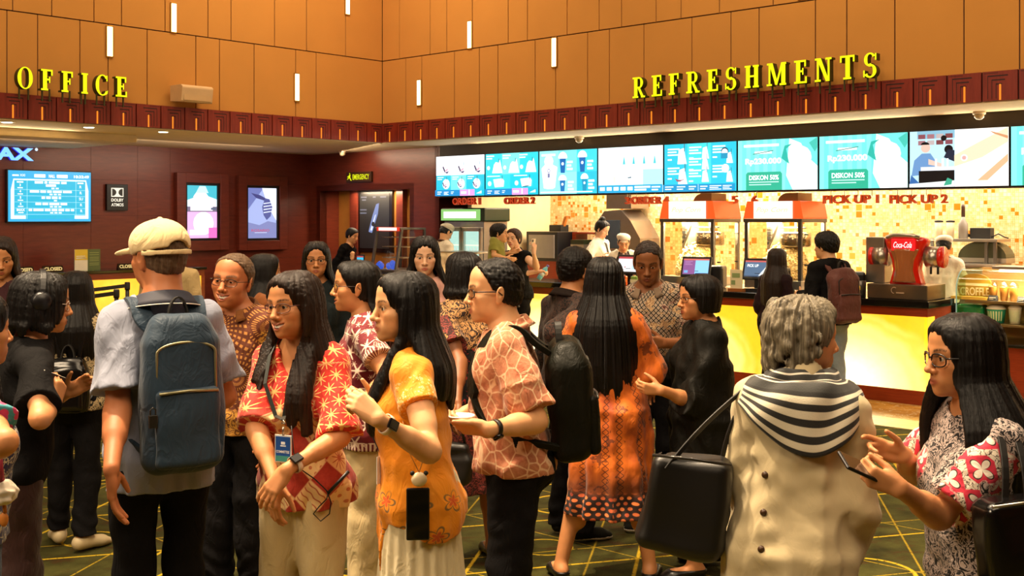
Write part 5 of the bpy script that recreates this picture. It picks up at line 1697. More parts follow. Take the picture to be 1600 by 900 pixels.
def menu_screen(i, label, art):
 a, b = tsx[i], tsx[i + 1]
 w, h = b - a - 0.012, SZ1 - SZ0
 r = rthing('menu_screen', label, 'screen', (a + b) / 2, PS - 0.001, SZ0, 'row of menu screens over the refreshments counter')
 mb = MB(); mb.box(-w / 2, w / 2, -0.048, 0.0, 0, h); mb.build('bezel', [BLKP], r, 0.003)
 s = Screen(w - 0.012, h - 0.012, -0.0495)
 s.h = h
 art(s); s.build(r)
def food(s, u, v, k=1.0, kind=0):
 if kind == 0:          # hot dog tray
  s.poly([(u - .05 * k, v + .05 * k), (u - .02 * k, v + .08 * k), (u + .06 * k, v - .05 * k), (u + .02 * k, v - .09 * k)], '#f6f6fb', 1.3)
  s.poly([(u - .055 * k, v + .06 * k), (u - .035 * k, v + .075 * k), (u + .0 * k, v - .03 * k), (u - .02 * k, v - .05 * k)], '#3d2f66', 0.7)
  s.poly([(u - .02 * k, v - .05 * k), (u + .06 * k, v - .03 * k), (u + .075 * k, v + .01 * k), (u + .03 * k, v - .08 * k)], '#4a3b7c', 0.7)
  s.poly([(u - .01 * k, v - .02 * k), (u + .03 * k, v + .03 * k), (u + .045 * k, v - .0 * k), (u + .01 * k, v - .04 * k)], '#e5a0b8', 1.0)
 else:                  # drink with straw and bag
  s.poly([(u - .05 * k, v - .12 * k), (u - .035 * k, v + .13 * k), (u + .025 * k, v + .16 * k), (u + .06 * k, v - .12 * k)], '#f4fbff', 1.3)
  s.rect(u + .028 * k, v + .1 * k, u + .036 * k, v + .24 * k, '#4f5b66', 0.8)
def bars(s, u, v, w, n, gap=0.05, h=0.022, hexc='#f2feff', st=1.2):
 for i in range(n): s.rect(u, v - i * gap, u + w * (1 - 0.25 * (i % 2)), v - i * gap + h, hexc, st)
def foot(s, pink=True):
 s.rect(0, 0, 1, 0.15, '#128fd0', 0.95); bars(s, 0.05, 0.09, 0.09, 2); bars(s, 0.19, 0.09, 0.10, 3, 0.03, 0.014); bars(s, 0.34, 0.09, 0.06, 2, 0.04, 0.016)
 if pink:
  s.rect(0.53, 0.0, 0.83, 0.155, '#f49ad6', 1.1); s.rect(0.55, 0.05, 0.66, 0.11, '#fff0fb', 1.2); s.rect(0.71, 0.02, 0.73, 0.15, '#ffffff', 1.2); s.rect(0.83, 0, 1, 0.155, CY, 1.0); s.poly([(0.86, 0.05), (0.97, 0.12), (0.97, 0.05)], '#f2feff', 1.2)
def m1(s):
 s.rect(0, 0, 1, 1, CY, 1.0); s.rect(0, 0.52, 1, 1, '#eef4fb', 1.3)
 for u in (0.20, 0.53, 0.86):
  food(s, u, 0.66, 1.25, 0); s.rect(u + 0.05, 0.76, u + 0.06, 0.84, '#7aa7bb', 0.8)
 s.rect(0.32, 0.15, 0.64, 0.52, '#6fdfe6', 1.1)
 for u in (0.22, 0.54, 0.86):
  s.disc(u, 0.30, 0.075, '#f6fbff', 1.3); food(s, u - 0.03, 0.28, 0.9, 0); s.rect(u + 0.01, 0.36, u + 0.02, 0.48, '#44535e', 0.8); bars(s, u - 0.18, 0.46, 0.13, 2, 0.05, 0.02)
 foot(s)
def m2(s):
 s.rect(0, 0, 1, 1, '#2ed3e3', 1.05); s.rect(0.32, 0.5, 0.66, 1, '#7be6ea', 1.1); s.rect(0.48, 0.15, 1, 0.5, '#14cfe6', 1.0)
 for u in (0.22, 0.54, 0.86):
  s.poly([(u - .09, .53), (u - .055, .74), (u - .02, .80), (u + .04, .78), (u + .06, .86), (u + .075, .78), (u + .11, .53)], '#f8feff', 1.35)
  s.rect(u + .035, .78, u + .045, .88, '#43667a', 0.8); bars(s, u - 0.2, 0.93, 0.15, 2, 0.06, 0.03); s.disc(u - 0.16, 0.66, 0.03, '#e6fbff', 1.2)
 for u in (0.26, 0.78):
  s.poly([(u - .1, .38), (u + .08, .40), (u + .11, .34), (u + .10, .20), (u - .07, .19)], '#f8feff', 1.35); s.rect(u + .07, .36, u + .08, .47, '#43667a', 0.8); bars(s, u - 0.22, 0.445, 0.25, 1); s.disc(u - 0.17, 0.28, 0.035, '#e6fbff', 1.2)
 s.poly([(0.72, .2), (0.85, .22), (0.87, .28), (0.85, .205), (0.78, .185), (0.73, .185)], '#1c5d78', 0.6)
 foot(s)
def cup(s, u, v, w, h, hexc, dome=True):
 s.poly([(u - w / 2, v + h / 2), (u - w * 0.33, v - h / 2), (u + w * 0.33, v - h / 2), (u + w / 2, v + h / 2)], hexc, 0.75)
 if dome:
  s.disc(u, v + h / 2, w * 0.72, '#ffffff', 1.3, h * 0.42, 14, 0, 180); s.rect(u - w * .62, v + h / 2 - 0.01, u + w * .62, v + h / 2 + 0.02, '#ffffff', 1.3)
 s.disc(u, v + 0.04, w * 0.2, '#f2fbff', 1.1)
def m3(s):
 s.rect(0, 0, 1, 1, '#8eeef2', 1.15); s.rect(0.34, 0.5, 0.66, 1, '#77e7ef', 1.1); s.rect(0.66, 0.5, 1, 1, '#3bd3e6', 1.05); s.rect(0.66, 0.0, 1, 0.5, '#22c4dc', 1.0)
 s.poly([(0.04, 0.6), (0.08, 0.14), (0.14, 0.12), (0.24, 0.12), (0.28, 0.15), (0.32, 0.62), (0.24, 0.68), (0.1, 0.68)], '#fbffff', 1.4)
 s.disc(0.17, 0.76, 0.08, '#fbffff', 1.4); s.disc(0.17, 0.54, 0.028, '#8a8fb8', 0.9, 0.05); s.disc(0.17, 0.54, 0.018, '#fbffff', 1.3, 0.03); s.rect(0.15, 0.38, 0.19, 0.48, '#7f86b0', 0.9); bars(s, 0.04, 0.88, 0.25, 1, h=0.05)
 cup(s, 0.42, 0.65, 0.11, 0.34, '#0c77c9'); cup(s, 0.76, 0.66, 0.11, 0.34, '#0c77c9'); cup(s, 0.42, 0.18, 0.10, 0.28, '#1483cf'); cup(s, 0.80, 0.20, 0.09, 0.28, '#15aad6')
 for u, v in ((0.53, 0.7), (0.88, 0.7), (0.55, 0.24), (0.90, 0.26)): bars(s, u - 0.03, v, 0.10, 3, 0.08, 0.05)
 bars(s, 0.04, 0.03, 0.9, 1, h=0.025)
def m4(s):
 s.rect(0, 0, 1, 1, '#e6fcfc', 1.3); s.rect(0.7, 0.17, 1, 0.5, '#a8f0f2', 1.2)
 for u in (0.41, 0.56, 0.72, 0.88): s.poly([(u - 0.02, 0.62), (u - 0.004, 0.78), (u + 0.004, 0.78), (u + 0.02, 0.62)], '#4ed0da', 0.95)
 s.poly([(0.02, 0.18), (0.03, 0.5), (0.31, 0.5), (0.34, 0.18)], '#fbffff', 1.4); s.poly([(0.33, 0.18), (0.36, 0.5), (0.68, 0.5), (0.66, 0.18)], '#ffffff', 1.45)
 s.poly([(0.46, 0.33), (0.52, 0.35), (0.53, 0.32), (0.48, 0.31)], '#4d7b8f', 0.8); bars(s, 0.05, 0.9, 0.25, 2, 0.07, 0.035, '#ffffff', 1.4); s.rect(0.24, 0.22, 0.28, 0.36, '#f6f3c8', 1.2)
 s.rect(0, 0, 1, 0.17, '#18a9dd', 0.98)
 for i in range(5): s.rect(0.03 + i * 0.11, 0.05, 0.11 + i * 0.11, 0.13, '#eafcff', 1.2)
 bars(s, 0.58, 0.10, 0.24, 2, 0.06, 0.04); bars(s, 0.84, 0.10, 0.13, 2, 0.06, 0.03)
def m5(s):
 s.rect(0, 0, 1, 1, '#27c8e2', 1.0); s.rect(0.33, 0.16, 0.66, 1, '#3fd6e6', 1.08)
 for u, vs in ((0.05, (0.88, 0.48)), (0.36, (0.90, 0.66, 0.42)), (0.69, (0.90, 0.50))):
  for v in vs:
   bars(s, u, v, 0.17, 3, 0.06, 0.03); s.rect(u, v - 0.22, u + 0.06, v - 0.19, '#f4feff', 1.2)
 for u, v, k in ((0.26, 0.72, 1.2), (0.27, 0.30, 1.2), (0.59, 0.78, 0.9), (0.59, 0.56, 0.9), (0.59, 0.30, 0.9), (0.92, 0.66, 0.8), (0.92, 0.28, 0.8)): food(s, u, v, k, 1)
 s.disc(0.86, 0.80, 0.05, '#1a4f78', 0.6); s.disc(0.86, 0.785, 0.042, '#f2fbff', 1.2); s.rect(0.81, 0.66, 0.90, 0.77, '#1f9cc4', 0.9); s.disc(0.87, 0.46, 0.05, '#fbffff', 1.3)
 s.poly([(0.17, 0.28), (0.21, 0.25), (0.29, 0.24), (0.31, 0.27), (0.25, 0.21), (0.2, 0.21)], '#b05a6c', 0.8)
 s.rect(0, 0, 1, 0.15, '#159bd2', 0.95); bars(s, 0.03, 0.09, 0.12, 2); bars(s, 0.2, 0.09, 0.12, 2); bars(s, 0.37, 0.09, 0.1, 2); s.rect(0.50, 0, 0.505, 0.15, '#e8fbff', 1.1); bars(s, 0.53, 0.09, 0.1, 2); bars(s, 0.66, 0.1, 0.16, 3, 0.035, 0.016); bars(s, 0.84, 0.1, 0.12, 3, 0.035, 0.016)
def promo(s):
 s.rect(0, 0, 1, 1, '#6fe3d6', 1.1)
 for i in range(6): s.rect(i * 0.11, 0.0, i * 0.11 + 0.055, 1, '#84ece0', 1.12)
 s.poly([(0.66, 1), (0.80, 0.9), (0.90, 0.6), (1, 0.45), (1, 0), (0.70, 0), (0.62, 0.28)], '#f2fffb', 1.35); s.disc(0.80, 0.62, 0.13, '#f6fffc', 1.35)
 s.poly([(0.56, 0.62), (0.66, 0.50), (0.62, 0.80), (0.70, 0.9), (0.6, 0.86)], '#2fbfae', 0.9); s.poly([(0.9, 0.9), (0.97, 0.72), (1, 0.8), (1, 1)], '#48c8b6', 0.95)
 bars(s, 0.08, 0.86, 0.45, 1, h=0.05, hexc='#f4fffd'); s.rect(0.22, 0.72, 0.44, 0.77, '#f0fffb', 1.2); s.poly([(0.20, 0.71), (0.46, 0.77), (0.46, 0.785), (0.20, 0.725)], '#3c8f84', 0.7)
 s.text('Rp230.000', 0.33, 0.56, 0.15, '#f8fffd', 1.3, w=0.46, bold=0.04)
 s.poly([(0.11, 0.0), (0.11, 0.32), (0.13, 0.36), (0.55, 0.36), (0.57, 0.32), (0.57, 0.0)], '#2cb794', 0.95)
 s.text('DISKON 50%', 0.34, 0.25, 0.10, '#f6fffc', 1.25, w=0.38, bold=0.03); bars(s, 0.15, 0.15, 0.38, 2, 0.05, 0.02, '#c9f5e6', 1.0)
def m8(s):
 s.rect(0, 0, 1, 1, '#fbf3ea', 1.25)
 s.rect(0, 0, 0.47, 1, '#bfe4f0', 1.0); s.rect(0.08, 0.86, 0.47, 1.0, '#8fc2d8', 0.9)
 for i in range(4):
  for j in range(2): s.rect(0.09 + i * 0.095, 0.86 - j * 0.11, 0.165 + i * 0.095, 0.94 - j * 0.11, ('#9a5560', '#b97f86', '#d9c6c4', '#8f4b4e')[(i + j) % 4], 0.75)
 s.poly([(0.02, 0.20), (0.05, 0.48), (0.13, 0.60), (0.22, 0.60), (0.30, 0.40), (0.24, 0.24)], '#6f9ccf', 0.9)
 s.disc(0.17, 0.70, 0.05, '#e8c2b0', 0.95); s.disc(0.165, 0.755, 0.045, '#141420', 0.4, 0.05, 14, 0, 180)
 s.poly([(0.20, 0.50), (0.36, 0.40), (0.37, 0.34), (0.20, 0.40)], '#e9c9b8', 0.95)
 s.disc(0.41, 0.66, 0.045, '#15151f', 0.4); s.poly([(0.36, 0.52), (0.40, 0.66), (0.47, 0.64), (0.47, 0.44)], '#2a3550', 0.5); s.disc(0.36, 0.86, 0.03, '#15151f', 0.4)
 s.rect(0.12, 0.28, 0.47, 0.36, '#dfe3ea', 1.0); s.rect(0.10, 0.05, 0.47, 0.29, '#10121d', 0.3)
 for u in (0.27, 0.34, 0.39): s.rect(u, 0.36, u + 0.02, 0.50, '#f2f6fa', 1.1)
 s.poly([(0, 0.04), (0.02, 0.22), (0.12, 0.05)], '#3b72b8', 0.8); s.poly([(0.0, 0.0), (0.0, 0.06), (0.47, 0.11), (0.47, 0.0)], '#eef4f0', 1.1); s.poly([(0.36, 0.02), (0.44, 0.04), (0.45, 0.12), (0.40, 0.16)], '#3fae8c', 0.9)
 s.poly([(0.47, 0.55), (0.7, 0.75), (1.0, 1.0), (1.0, 0.75), (0.75, 0.5), (0.47, 0.35)], '#f3d5b4', 1.1); s.poly([(0.70, 0.1), (1.0, 0.55), (1, 0.42), (0.8, 0.1)], '#e8b98d', 1.0); s.poly([(0.82, 0.95), (1, 0.85), (1, 0.8), (0.86, 0.9)], '#d9996a', 0.95)
 s.disc(0.57, 0.50, 0.035, '#f6f6f6', 1.2); s.disc(0.57, 0.50, 0.022, '#e2a9a2', 1.0)
menu_screen(0, 'menu screen of snack trays at the left end of the row', m1)
menu_screen(1, 'blue menu screen of white snack bags, between the snack trays and the frosty cups', m2)
menu_screen(2, 'menu screen with four blue cups under white foam domes', m3)
menu_screen(3, 'nearly white pale menu screen with tall pale cups', m4)
menu_screen(4, 'blue menu screen packed with three columns of small combo listings', m5)
menu_screen(5, 'green DISKON 50% promotion screen beside the blue combo listings screen', promo)
menu_screen(6, 'green DISKON 50% promotion screen beside the cooking-photo screen', promo)
menu_screen(7, 'menu screen with a photo of a man cooking and a pale food close-up', m8)
menu_screen(8, 'green promotion screen cut off by the right edge of the picture', promo)
REDL, REDS = glow('red_letter_face', '#e8430c', 0.55), plain('red_letter_side', '#c23a10', 0.5)
PW = PS - 0.02
def hang_word(txt, px0, px1, py0, py1, label):
 a, b = t_on(px0, PW), t_on(px1, PW)
 z0, z1 = z_on((px0 + px1) / 2, py1, PW), z_on((px0 + px1) / 2, py0, PW)
 r = rthing('hanging_sign', label, 'sign', (a + b) / 2, PW, z0, 'red words hanging under the menu screens')
 mb = MB(); mb.text(txt, (0, -0.02, (z1 - z0) / 2), (1, 0, 0), (0, 0, 1), h=z1 - z0, w=b - a, depth=0.05, mat=0, bold=0.022, side=1); mb.build('lettering', [REDL, REDS], r)
 mb = MB()
 n = 2 if len(txt) < 4 else 4
 for i in range(n):
  x = (b - a) * ((i + 0.5) / n - 0.5)
  mb.box(x - 0.003, x + 0.003, -0.008, 0.0, (z1 - z0) * 0.8, 2.166 - z0)
 mb.build('hanger_rods', [STEEL], r)
hang_word('ORDER 1', 710, 752, 309, 320, 'red hanging word ORDER 1 at the left end')
hang_word('ORDER 2', 790, 837, 308, 319, 'red hanging word ORDER 2 over the woman with the boy')
hang_word('3', 979, 986, 308, 319, 'red hanging number 3 by the steel hood')
hang_word('ORDER 4', 988, 1046, 307, 319, 'red hanging word ORDER 4 at the first popcorn machine')
hang_word('5', 1145, 1154, 306, 318, 'red hanging number 5 between the popcorn machines')
hang_word('6', 1176, 1185, 306, 318, 'red hanging number 6 at the second popcorn machine')
hang_word('PICK UP 1', 1288, 1374, 304.5, 318, 'red hanging words PICK UP 1')
hang_word('PICK UP 2', 1392, 1482, 304, 318, 'red hanging words PICK UP 2')
GLASSC = glass_mat('cabinet_glass', '#fff8ea', 0.05)
REDORANGE = glow('lit_red_orange_top', '#ff5a1c', 0.85)
LITW = glow('lit_white_sign', '#fff1dc', 1.25)
def popcorn_stuff():
 m = Mat('fresh_popcorn')
 d = m.voronoi(m.coord(), 42.0)
 col = m.mix(d, srgb('#fff6d8'), srgb('#f0cf7c'))
 return m.bsdf(col, 0.8, bump=m.bump(d, 1.0, 0.02))
POPC = popcorn_stuff()
PP = PC + 0.66
ba, bb = t_on(1020, PP), t_on(1285, PP)
r = rthing('back_bar', 'steel back bar behind the tills carrying both popcorn machines', 'counter', ba, PP, 0)
mb = MB(); mb.box(0, bb - ba, 0, 0.66, 0, CH - 0.04); mb.build('cabinet', [DSTEEL], r, 0.004)
mb = MB(); mb.box(-0.02, bb - ba + 0.02, -0.015, 0.68, CH - 0.04, CH); mb.build('worktop', [STEEL], r, 0.004)
def popcorn_machine(px0, px1, label):
 PP = PC + 0.68
 a, b = t_on(px0, PP), t_on(px1, PP)
 w, d = b - a, 0.60
 z0 = CH
 za = z_on(px0, 343, PP) - z0                          # frame top
 zc = z_on(px0, 316, PP) - z0
 r = rthing('popcorn_machine', label, 'popcorn machine', (a + b) / 2, PP, z0 + 0.004, 'popcorn machines on the counter')
 x0, x1 = -w / 2, w / 2
 mb = MB(); mb.box(x0, x1, 0, d, 0, 0.10); mb.build('base', [STEEL], r, 0.006)
 mb = MB()
 for x in (x0, x1 - 0.045):
  for y in (0, d - 0.04): mb.box(x, x + 0.045, y, y + 0.04, 0.10, za - 0.03)
 mb.box(x0 - 0.01, x1 + 0.01, -0.01, d + 0.01, za - 0.035, za + 0.005); mb.build('frame', [DSTEEL], r, 0.004)
 mb = MB(); mb.box(x0 + 0.045, x1 - 0.045, 0.01, 0.016, 0.10, za - 0.035); mb.box(x0 + 0.01, x0 + 0.016, 0.04, d - 0.04, 0.1, za - 0.035); mb.box(x1 - 0.016, x1 - 0.01, 0.04, d - 0.04, 0.1, za - 0.035); mb.build('glass', [GLASSC], r)
 mb = MB()
 for z in (za * 0.35, za * 0.78):
  for y in (0.1, d - 0.1): mb.box(x1 - 0.008, x1 + 0.03, y - 0.012, y + 0.012, z - 0.008, z + 0.008)
 mb.build('hinge', [BLKM], r)
 mb = MB(); h = zc - za
 mb.prism([(x0 - 0.02, 0), (x1 + 0.02, 0), (x1 - 0.02, h), (x0 + 0.03, h)], (0, d, za + 0.006), (1, 0, 0), (0, 0, 1), d - 0.008)
 mb.build('canopy', [REDORANGE], r, 0.01)
 mb = MB(); mb.box(x0 + 0.13, x1 - 0.11, -0.012, 0.004, za + 0.008, zc + 0.004)
 mb.text('Pop Corn', (0.0, -0.014, za + h * 0.5), (1, 0, 0), (0, 0, 1), h=h * 0.35, w=w * 0.55, mat=1, shear=0.35); mb.build('sign', [LITW, glow('sign_gold_script', '#f6d98c', 1.0)], r)
 mb = MB(); n = 10
 mb.prism([(0.0, 0.0)] + [(0.13 - 0.13 * math.cos(PI / 2 * i / n), 0.12 * math.sin(PI / 2 * i / n)) for i in range(n + 1)] + [(0.26, 0.12), (0.26, 0.0)], (x1 - 0.36, 0.45, zc - 0.02), (1, 0, 0), (0, 0, 1), 0.34, smooth=False); mb.build('roof_vent', [plain('bronze_vent', '#8d6a3f', 0.35, 0.5)], r, 0.004)
 kx = 0.16 * w
 mb = MB(); mb.lathe([(0.02, 0), (0.17, 0.01), (0.18, 0.03), (0.18, 0.17), (0.175, 0.175), (0.02, 0.18)], (kx, 0.33, za - 0.33), 24); mb.build('kettle', [plain('kettle_steel', '#a99f90', 0.15, 0.95)], r)
 mb = MB(); mb.tube([(kx, 0.33, za - 0.16), (kx, 0.33, za - 0.03)], 0.012); mb.tube([(kx - 0.22, 0.30, za - 0.10), (kx + 0.15, 0.30, za - 0.10)], 0.008); mb.build('stirrer', [BLKM], r)
 mb = MB(); mb.prism([(0, 0), (0.03, -0.01), (0.16, 0.27), (0.13, 0.28)], (x0 + 0.20, 0.20, za - 0.33), (1, 0, 0), (0, 0, 1), 0.02); mb.build('tilt_arm', [STEEL], r)
 mb = MB(); mb.box(x0 + 0.16, x0 + 0.24, 0.24, 0.5, za - 0.36, za - 0.04)
 for i in range(4): mb.box(x0 + 0.17, x0 + 0.22, 0.225, 0.24, za - 0.12 - i * 0.06, za - 0.085 - i * 0.06, 1)
 mb.build('switch_box', [STEEL, BLKM], r)
 mb = MB()
 rs = random.Random(px0)
 rings = []
 for f in np.linspace(0, 1, 9):
  q = math.sqrt(1 - f * f * 0.98)
  rings.append([((w / 2 - 0.06) * q * math.cos(t_) * (1 + 0.04 * math.sin(5 * t_ + f * 9)), 0.3 + 0.25 * q * math.sin(t_), 0.105 + 0.40 * f) for t_ in np.linspace(0, 2 * PI, 28, endpoint=False)])
 mb.loft(rings)
 for i in range(220):
  t_, f = rs.uniform(0, 2 * PI), rs.uniform(0.02, 0.99)
  q = math.sqrt(1 - f * f * 0.98)
  mb.ball(((w / 2 - 0.065) * q * math.cos(t_), 0.3 + 0.245 * q * math.sin(t_), 0.115 + 0.40 * f), rs.uniform(0.012, 0.022), n=6, m=4)
 o = mb.build('popcorn', [POPC], r); o['kind'] = 'stuff'
 L_ = bpy.data.lights.new('cabinet_lamp', 'AREA'); L_.energy = 130; L_.color = (1, 0.88, 0.62); L_.shape = 'RECTANGLE'; L_.size = 0.5; L_.size_y = 0.3
 lo = bpy.data.objects.new('cabinet_lamp', L_); COL.objects.link(lo); lo.parent = r; lo.location = (0, 0.3, za - 0.04)
 return r
popcorn_machine(1032, 1115, 'popcorn machine with lit red top further left behind the till')
popcorn_machine(1163, 1252, 'popcorn machine with lit red top nearer the PICK UP signs')
def till(px, py, label, art, rot=0.0, sz=1.0):
 PT = PC + 0.20
 r = rthing('till_screen', label, 'till', t_on(px, PT), PT, CH, 'tills on the refreshments counter', rot)
 mb = MB(); mb.prism([(-0.17, 0), (0.17, 0), (0.14, 0.03), (-0.14, 0.03)], (0, 0.24, 0), (1, 0, 0), (0, 0, 1), 0.24); mb.box(-0.04, 0.04, 0.08, 0.13, 0.02, 0.2); mb.build('stand', [BLKP], r, 0.006)
 e = MB(Matrix.Translation((0, 0.06, 0.13)) @ Matrix.Rotation(-0.35, 4, 'X'))
 e.box(-0.18 * sz, 0.18 * sz, 0.0, 0.035, 0, 0.25 * sz); e.build('monitor', [BLKP], r, 0.008)
 w = 0.31 * sz; h = 0.19 * sz
 s = Screen(w, h, 0.0)
 s.mb.M = Matrix.Translation((0, 0.06, 0.13)) @ Matrix.Rotation(-0.35, 4, 'X') @ Matrix.Translation((0, -0.002, 0.03 * sz))
 art(s); s.build(r)
 mb = MB(); mb.box(0.05, 0.30, 0.16, 0.36, 0.0, 0.26); mb.build('printer', [BLKP], r, 0.03)
def ta(s):
 s.rect(0, 0, 1, 1, '#8fd0ff', 1.0); s.rect(0, 0.9, 1, 1, '#e0705f', 0.9); s.rect(0, 0, 0.47, 0.9, '#9a5f9e', 0.8); s.rect(0.05, 0.08, 0.2, 0.25, '#7fb4e6', 0.9); bars(s, 0.06, 0.8, 0.3, 3, 0.1, 0.04, '#c98fc0', 0.8); s.rect(0.5, 0, 1, 0.08, '#2f62b0', 0.8)
def tb(s):
 s.rect(0, 0, 1, 1, '#5d7d9f', 0.7); s.rect(0, 0.9, 1, 1, '#d0605a', 0.9); s.poly([(0.5, 0), (0.75, 0.55), (1, 0.85), (1, 0)], '#dfe9f2', 1.0); s.text('PICK UP', 0.3, 0.68, 0.18, '#f3f8fc', 1.1, w=0.42, bold=0.03); s.rect(0.78, 0.3, 0.82, 0.7, '#7d8b99', 0.7); s.rect(0, 0, 1, 0.06, '#28476b', 0.7)
def tc(s):
 s.rect(0, 0, 1, 1, '#f2f4f6', 1.05); s.rect(0, 0.86, 1, 1, '#c0404a', 0.9); s.disc(0.35, 0.3, 0.03, '#b04a40', 0.8); s.rect(0.65, 0.15, 0.9, 0.4, '#bfe0ea', 1.0)
till(1083, 425, 'till with pink and blue screen in front of the first popcorn machine', ta, 0.25)
till(1180, 425, 'till with blue PICK UP screen beside the long-haired girl', tb, 0.2)
till(976, 424, 'till with white screen before the young cook', tc, 0.1)
till(1296, 428, 'black till half behind the youth with the backpack', tb, -1.1)
PP = PC + 0.12
r = rthing('soda_fountain', 'red drinks fountain tower shaped like a fluted glass on a steel tray', 'drinks fountain', t_on(1408, PP), PP, CH)
zz = lambda py: z_on(1408, py, PP) - CH
mb = MB(); mb.box(t_on(1358, PP) - t_on(1408, PP), t_on(1452, PP) - t_on(1408, PP), -0.05, 0.42, 0.0, 0.15); mb.build('tray', [plain('tray_steel', '#8e7f6c', 0.25, 0.85)], r, 0.008)
prof = [(0.155, 0.15), (0.15, 0.18), (0.125, 0.24), (0.105, 0.32), (0.11, 0.42), (0.14, 0.52), (0.165, 0.60), (0.17, 0.64)]
H_ = zz(370)
rings = []
for f in np.linspace(0, 1, 24):
 z = 0.15 + f * (H_ - 0.15)
 wx = np.interp(f, [0, 0.1, 0.3, 0.5, 0.75, 0.9, 0.97, 1.0], [0.175, 0.16, 0.135, 0.15, 0.20, 0.225, 0.215, 0.15])
 rings.append([(wx * np.sign(math.cos(a)) * abs(math.cos(a)) ** 0.6, 0.16 + 0.10 * np.sign(math.sin(a)) * abs(math.sin(a)) ** 0.6, z) for a in np.linspace(0, 2 * PI, 28, endpoint=False)])
mb = MB(); mb.loft(rings)
mb.build('tower', [plain('gloss_red', '#d81f12', 0.15, coat=0.6)], r)
rings = []
for f in np.linspace(0.04, 0.74, 18):
 z = 0.15 + f * (H_ - 0.15)
 wx = 0.74 * np.interp(f, [0, 0.1, 0.3, 0.5, 0.75, 0.9], [0.165, 0.15, 0.12, 0.135, 0.20, 0.225])
 rings.append([(wx * math.cos(a) * (1 + 0.05 * math.cos(9 * a)), 0.075 + 0.05 * math.sin(a) * (1 + 0.05 * math.cos(9 * a)), z) for a in np.linspace(0, 2 * PI, 54, endpoint=False)])
mb = MB(); mb.loft(rings); mb.build('fluted_glass', [plain('cola_amber_glass', '#a3633a', 0.08, coat=0.8)], r)
mb = MB(); zc_ = 0.15 + 0.83 * (H_ - 0.15)
mb.box(-0.12, 0.12, 0.035, 0.07, zc_ - 0.06, zc_ + 0.06); mb.text('Coca-Cola', (0, 0.033, zc_), (1, 0, 0), (0, 0, 1), h=0.06, w=0.19, mat=1, shear=0.4, bold=0.01); mb.build('badge', [glow('lit_red_badge', '#e8141c', 0.9), glow('white_script', '#fff2ee', 1.1)], r, 0.004)
mb = MB(); mb.tube([(-0.17, 0.05, zc_ + 0.075), (-0.1, 0.028, zc_ + 0.095), (0.1, 0.028, zc_ + 0.095), (0.17, 0.05, zc_ + 0.075)], 0.02, 10); mb.build('chrome_trim', [STEEL], r)
for sx in (-1, 1):
 mb = MB()
 mb.tube([(sx * 0.20, 0.16, zc_ - 0.12), (sx * 0.335, 0.16, zc_ - 0.12)], 0.105, 20, 0)
 mb.tube([(sx * 0.335, 0.16, zc_ - 0.12), (sx * 0.375, 0.16, zc_ - 0.12)], 0.108, 20, 1)
 mb.build('barrel', [STEEL, plain('gloss_red', '#d81f12', 0.15, coat=0.6)], r)
mb = MB()
for sx in (-0.33, -0.27, 0.25, 0.32): mb.tube([(sx, 0.13, zc_ - 0.22), (sx, 0.13, zc_ - 0.29)], 0.012, 8)
mb.build('taps', [BLKM], r)
mb = MB(); mb.box(-0.42, -0.22, 0.10, 0.30, 0.15, 0.62); mb.build('side_valve', [STEEL], r, 0.01)
mb = MB(); mb.tube([(-0.05 + 0.03 * math.cos(a), -0.052, 0.09 + 0.03 * math.sin(a)) for a in np.linspace(0.9, 4.6, 12)], 0.003, 6); mb.box(-0.03, 0.05, -0.052, -0.05, 0.062, 0.072); mb.build('tray_mark', [plain('pale_engraving', '#c9a98b', 0.5)], r)
PP = PB - 0.10
a, b = t_on(690, PP), t_on(752, PP)
r = rthing('drinks_fridge', 'two-door drinks fridge with lit green header against the maroon wall', 'fridge', (a + b) / 2, PP, 0)
w = b - a; zt_ = z_on(720, 325, PP); zh = z_on(720, 346, PP)
mb = MB(); mb.box(-w / 2, w / 2, 0.06, 0.58, 0, zh); mb.build('cabinet', [STEEL], r, 0.006)
mb = MB(); mb.prism([(0.0, 0.0), (0.58, 0.0), (0.58, zt_ - zh), (0.06, zt_ - zh), (-0.03, (zt_ - zh) * 0.6)], (-w / 2 - 0.02, 0, zh), (0, 1, 0), (0, 0, 1), -(w + 0.04)) if False else mb.box(-w / 2 - 0.02, w / 2 + 0.06, 0.0, 0.58, zh, zt_)
mb.build('header', [plain('dark_green_plastic', '#22301a', 0.4)], r, 0.02)
mb = MB(); mb.box(-w / 2, w / 2 - 0.02, -0.012, 0.0, zh + 0.015, zt_ - 0.02, 0); mb.box(-w / 2 + 0.06, w / 2 - 0.10, -0.016, -0.011, zh + 0.05, zh + 0.15, 1); mb.build('header_sign', [glow('lit_green', '#8fd070', 0.8), glow('lit_pale_green', '#efffe0', 1.25)], r)
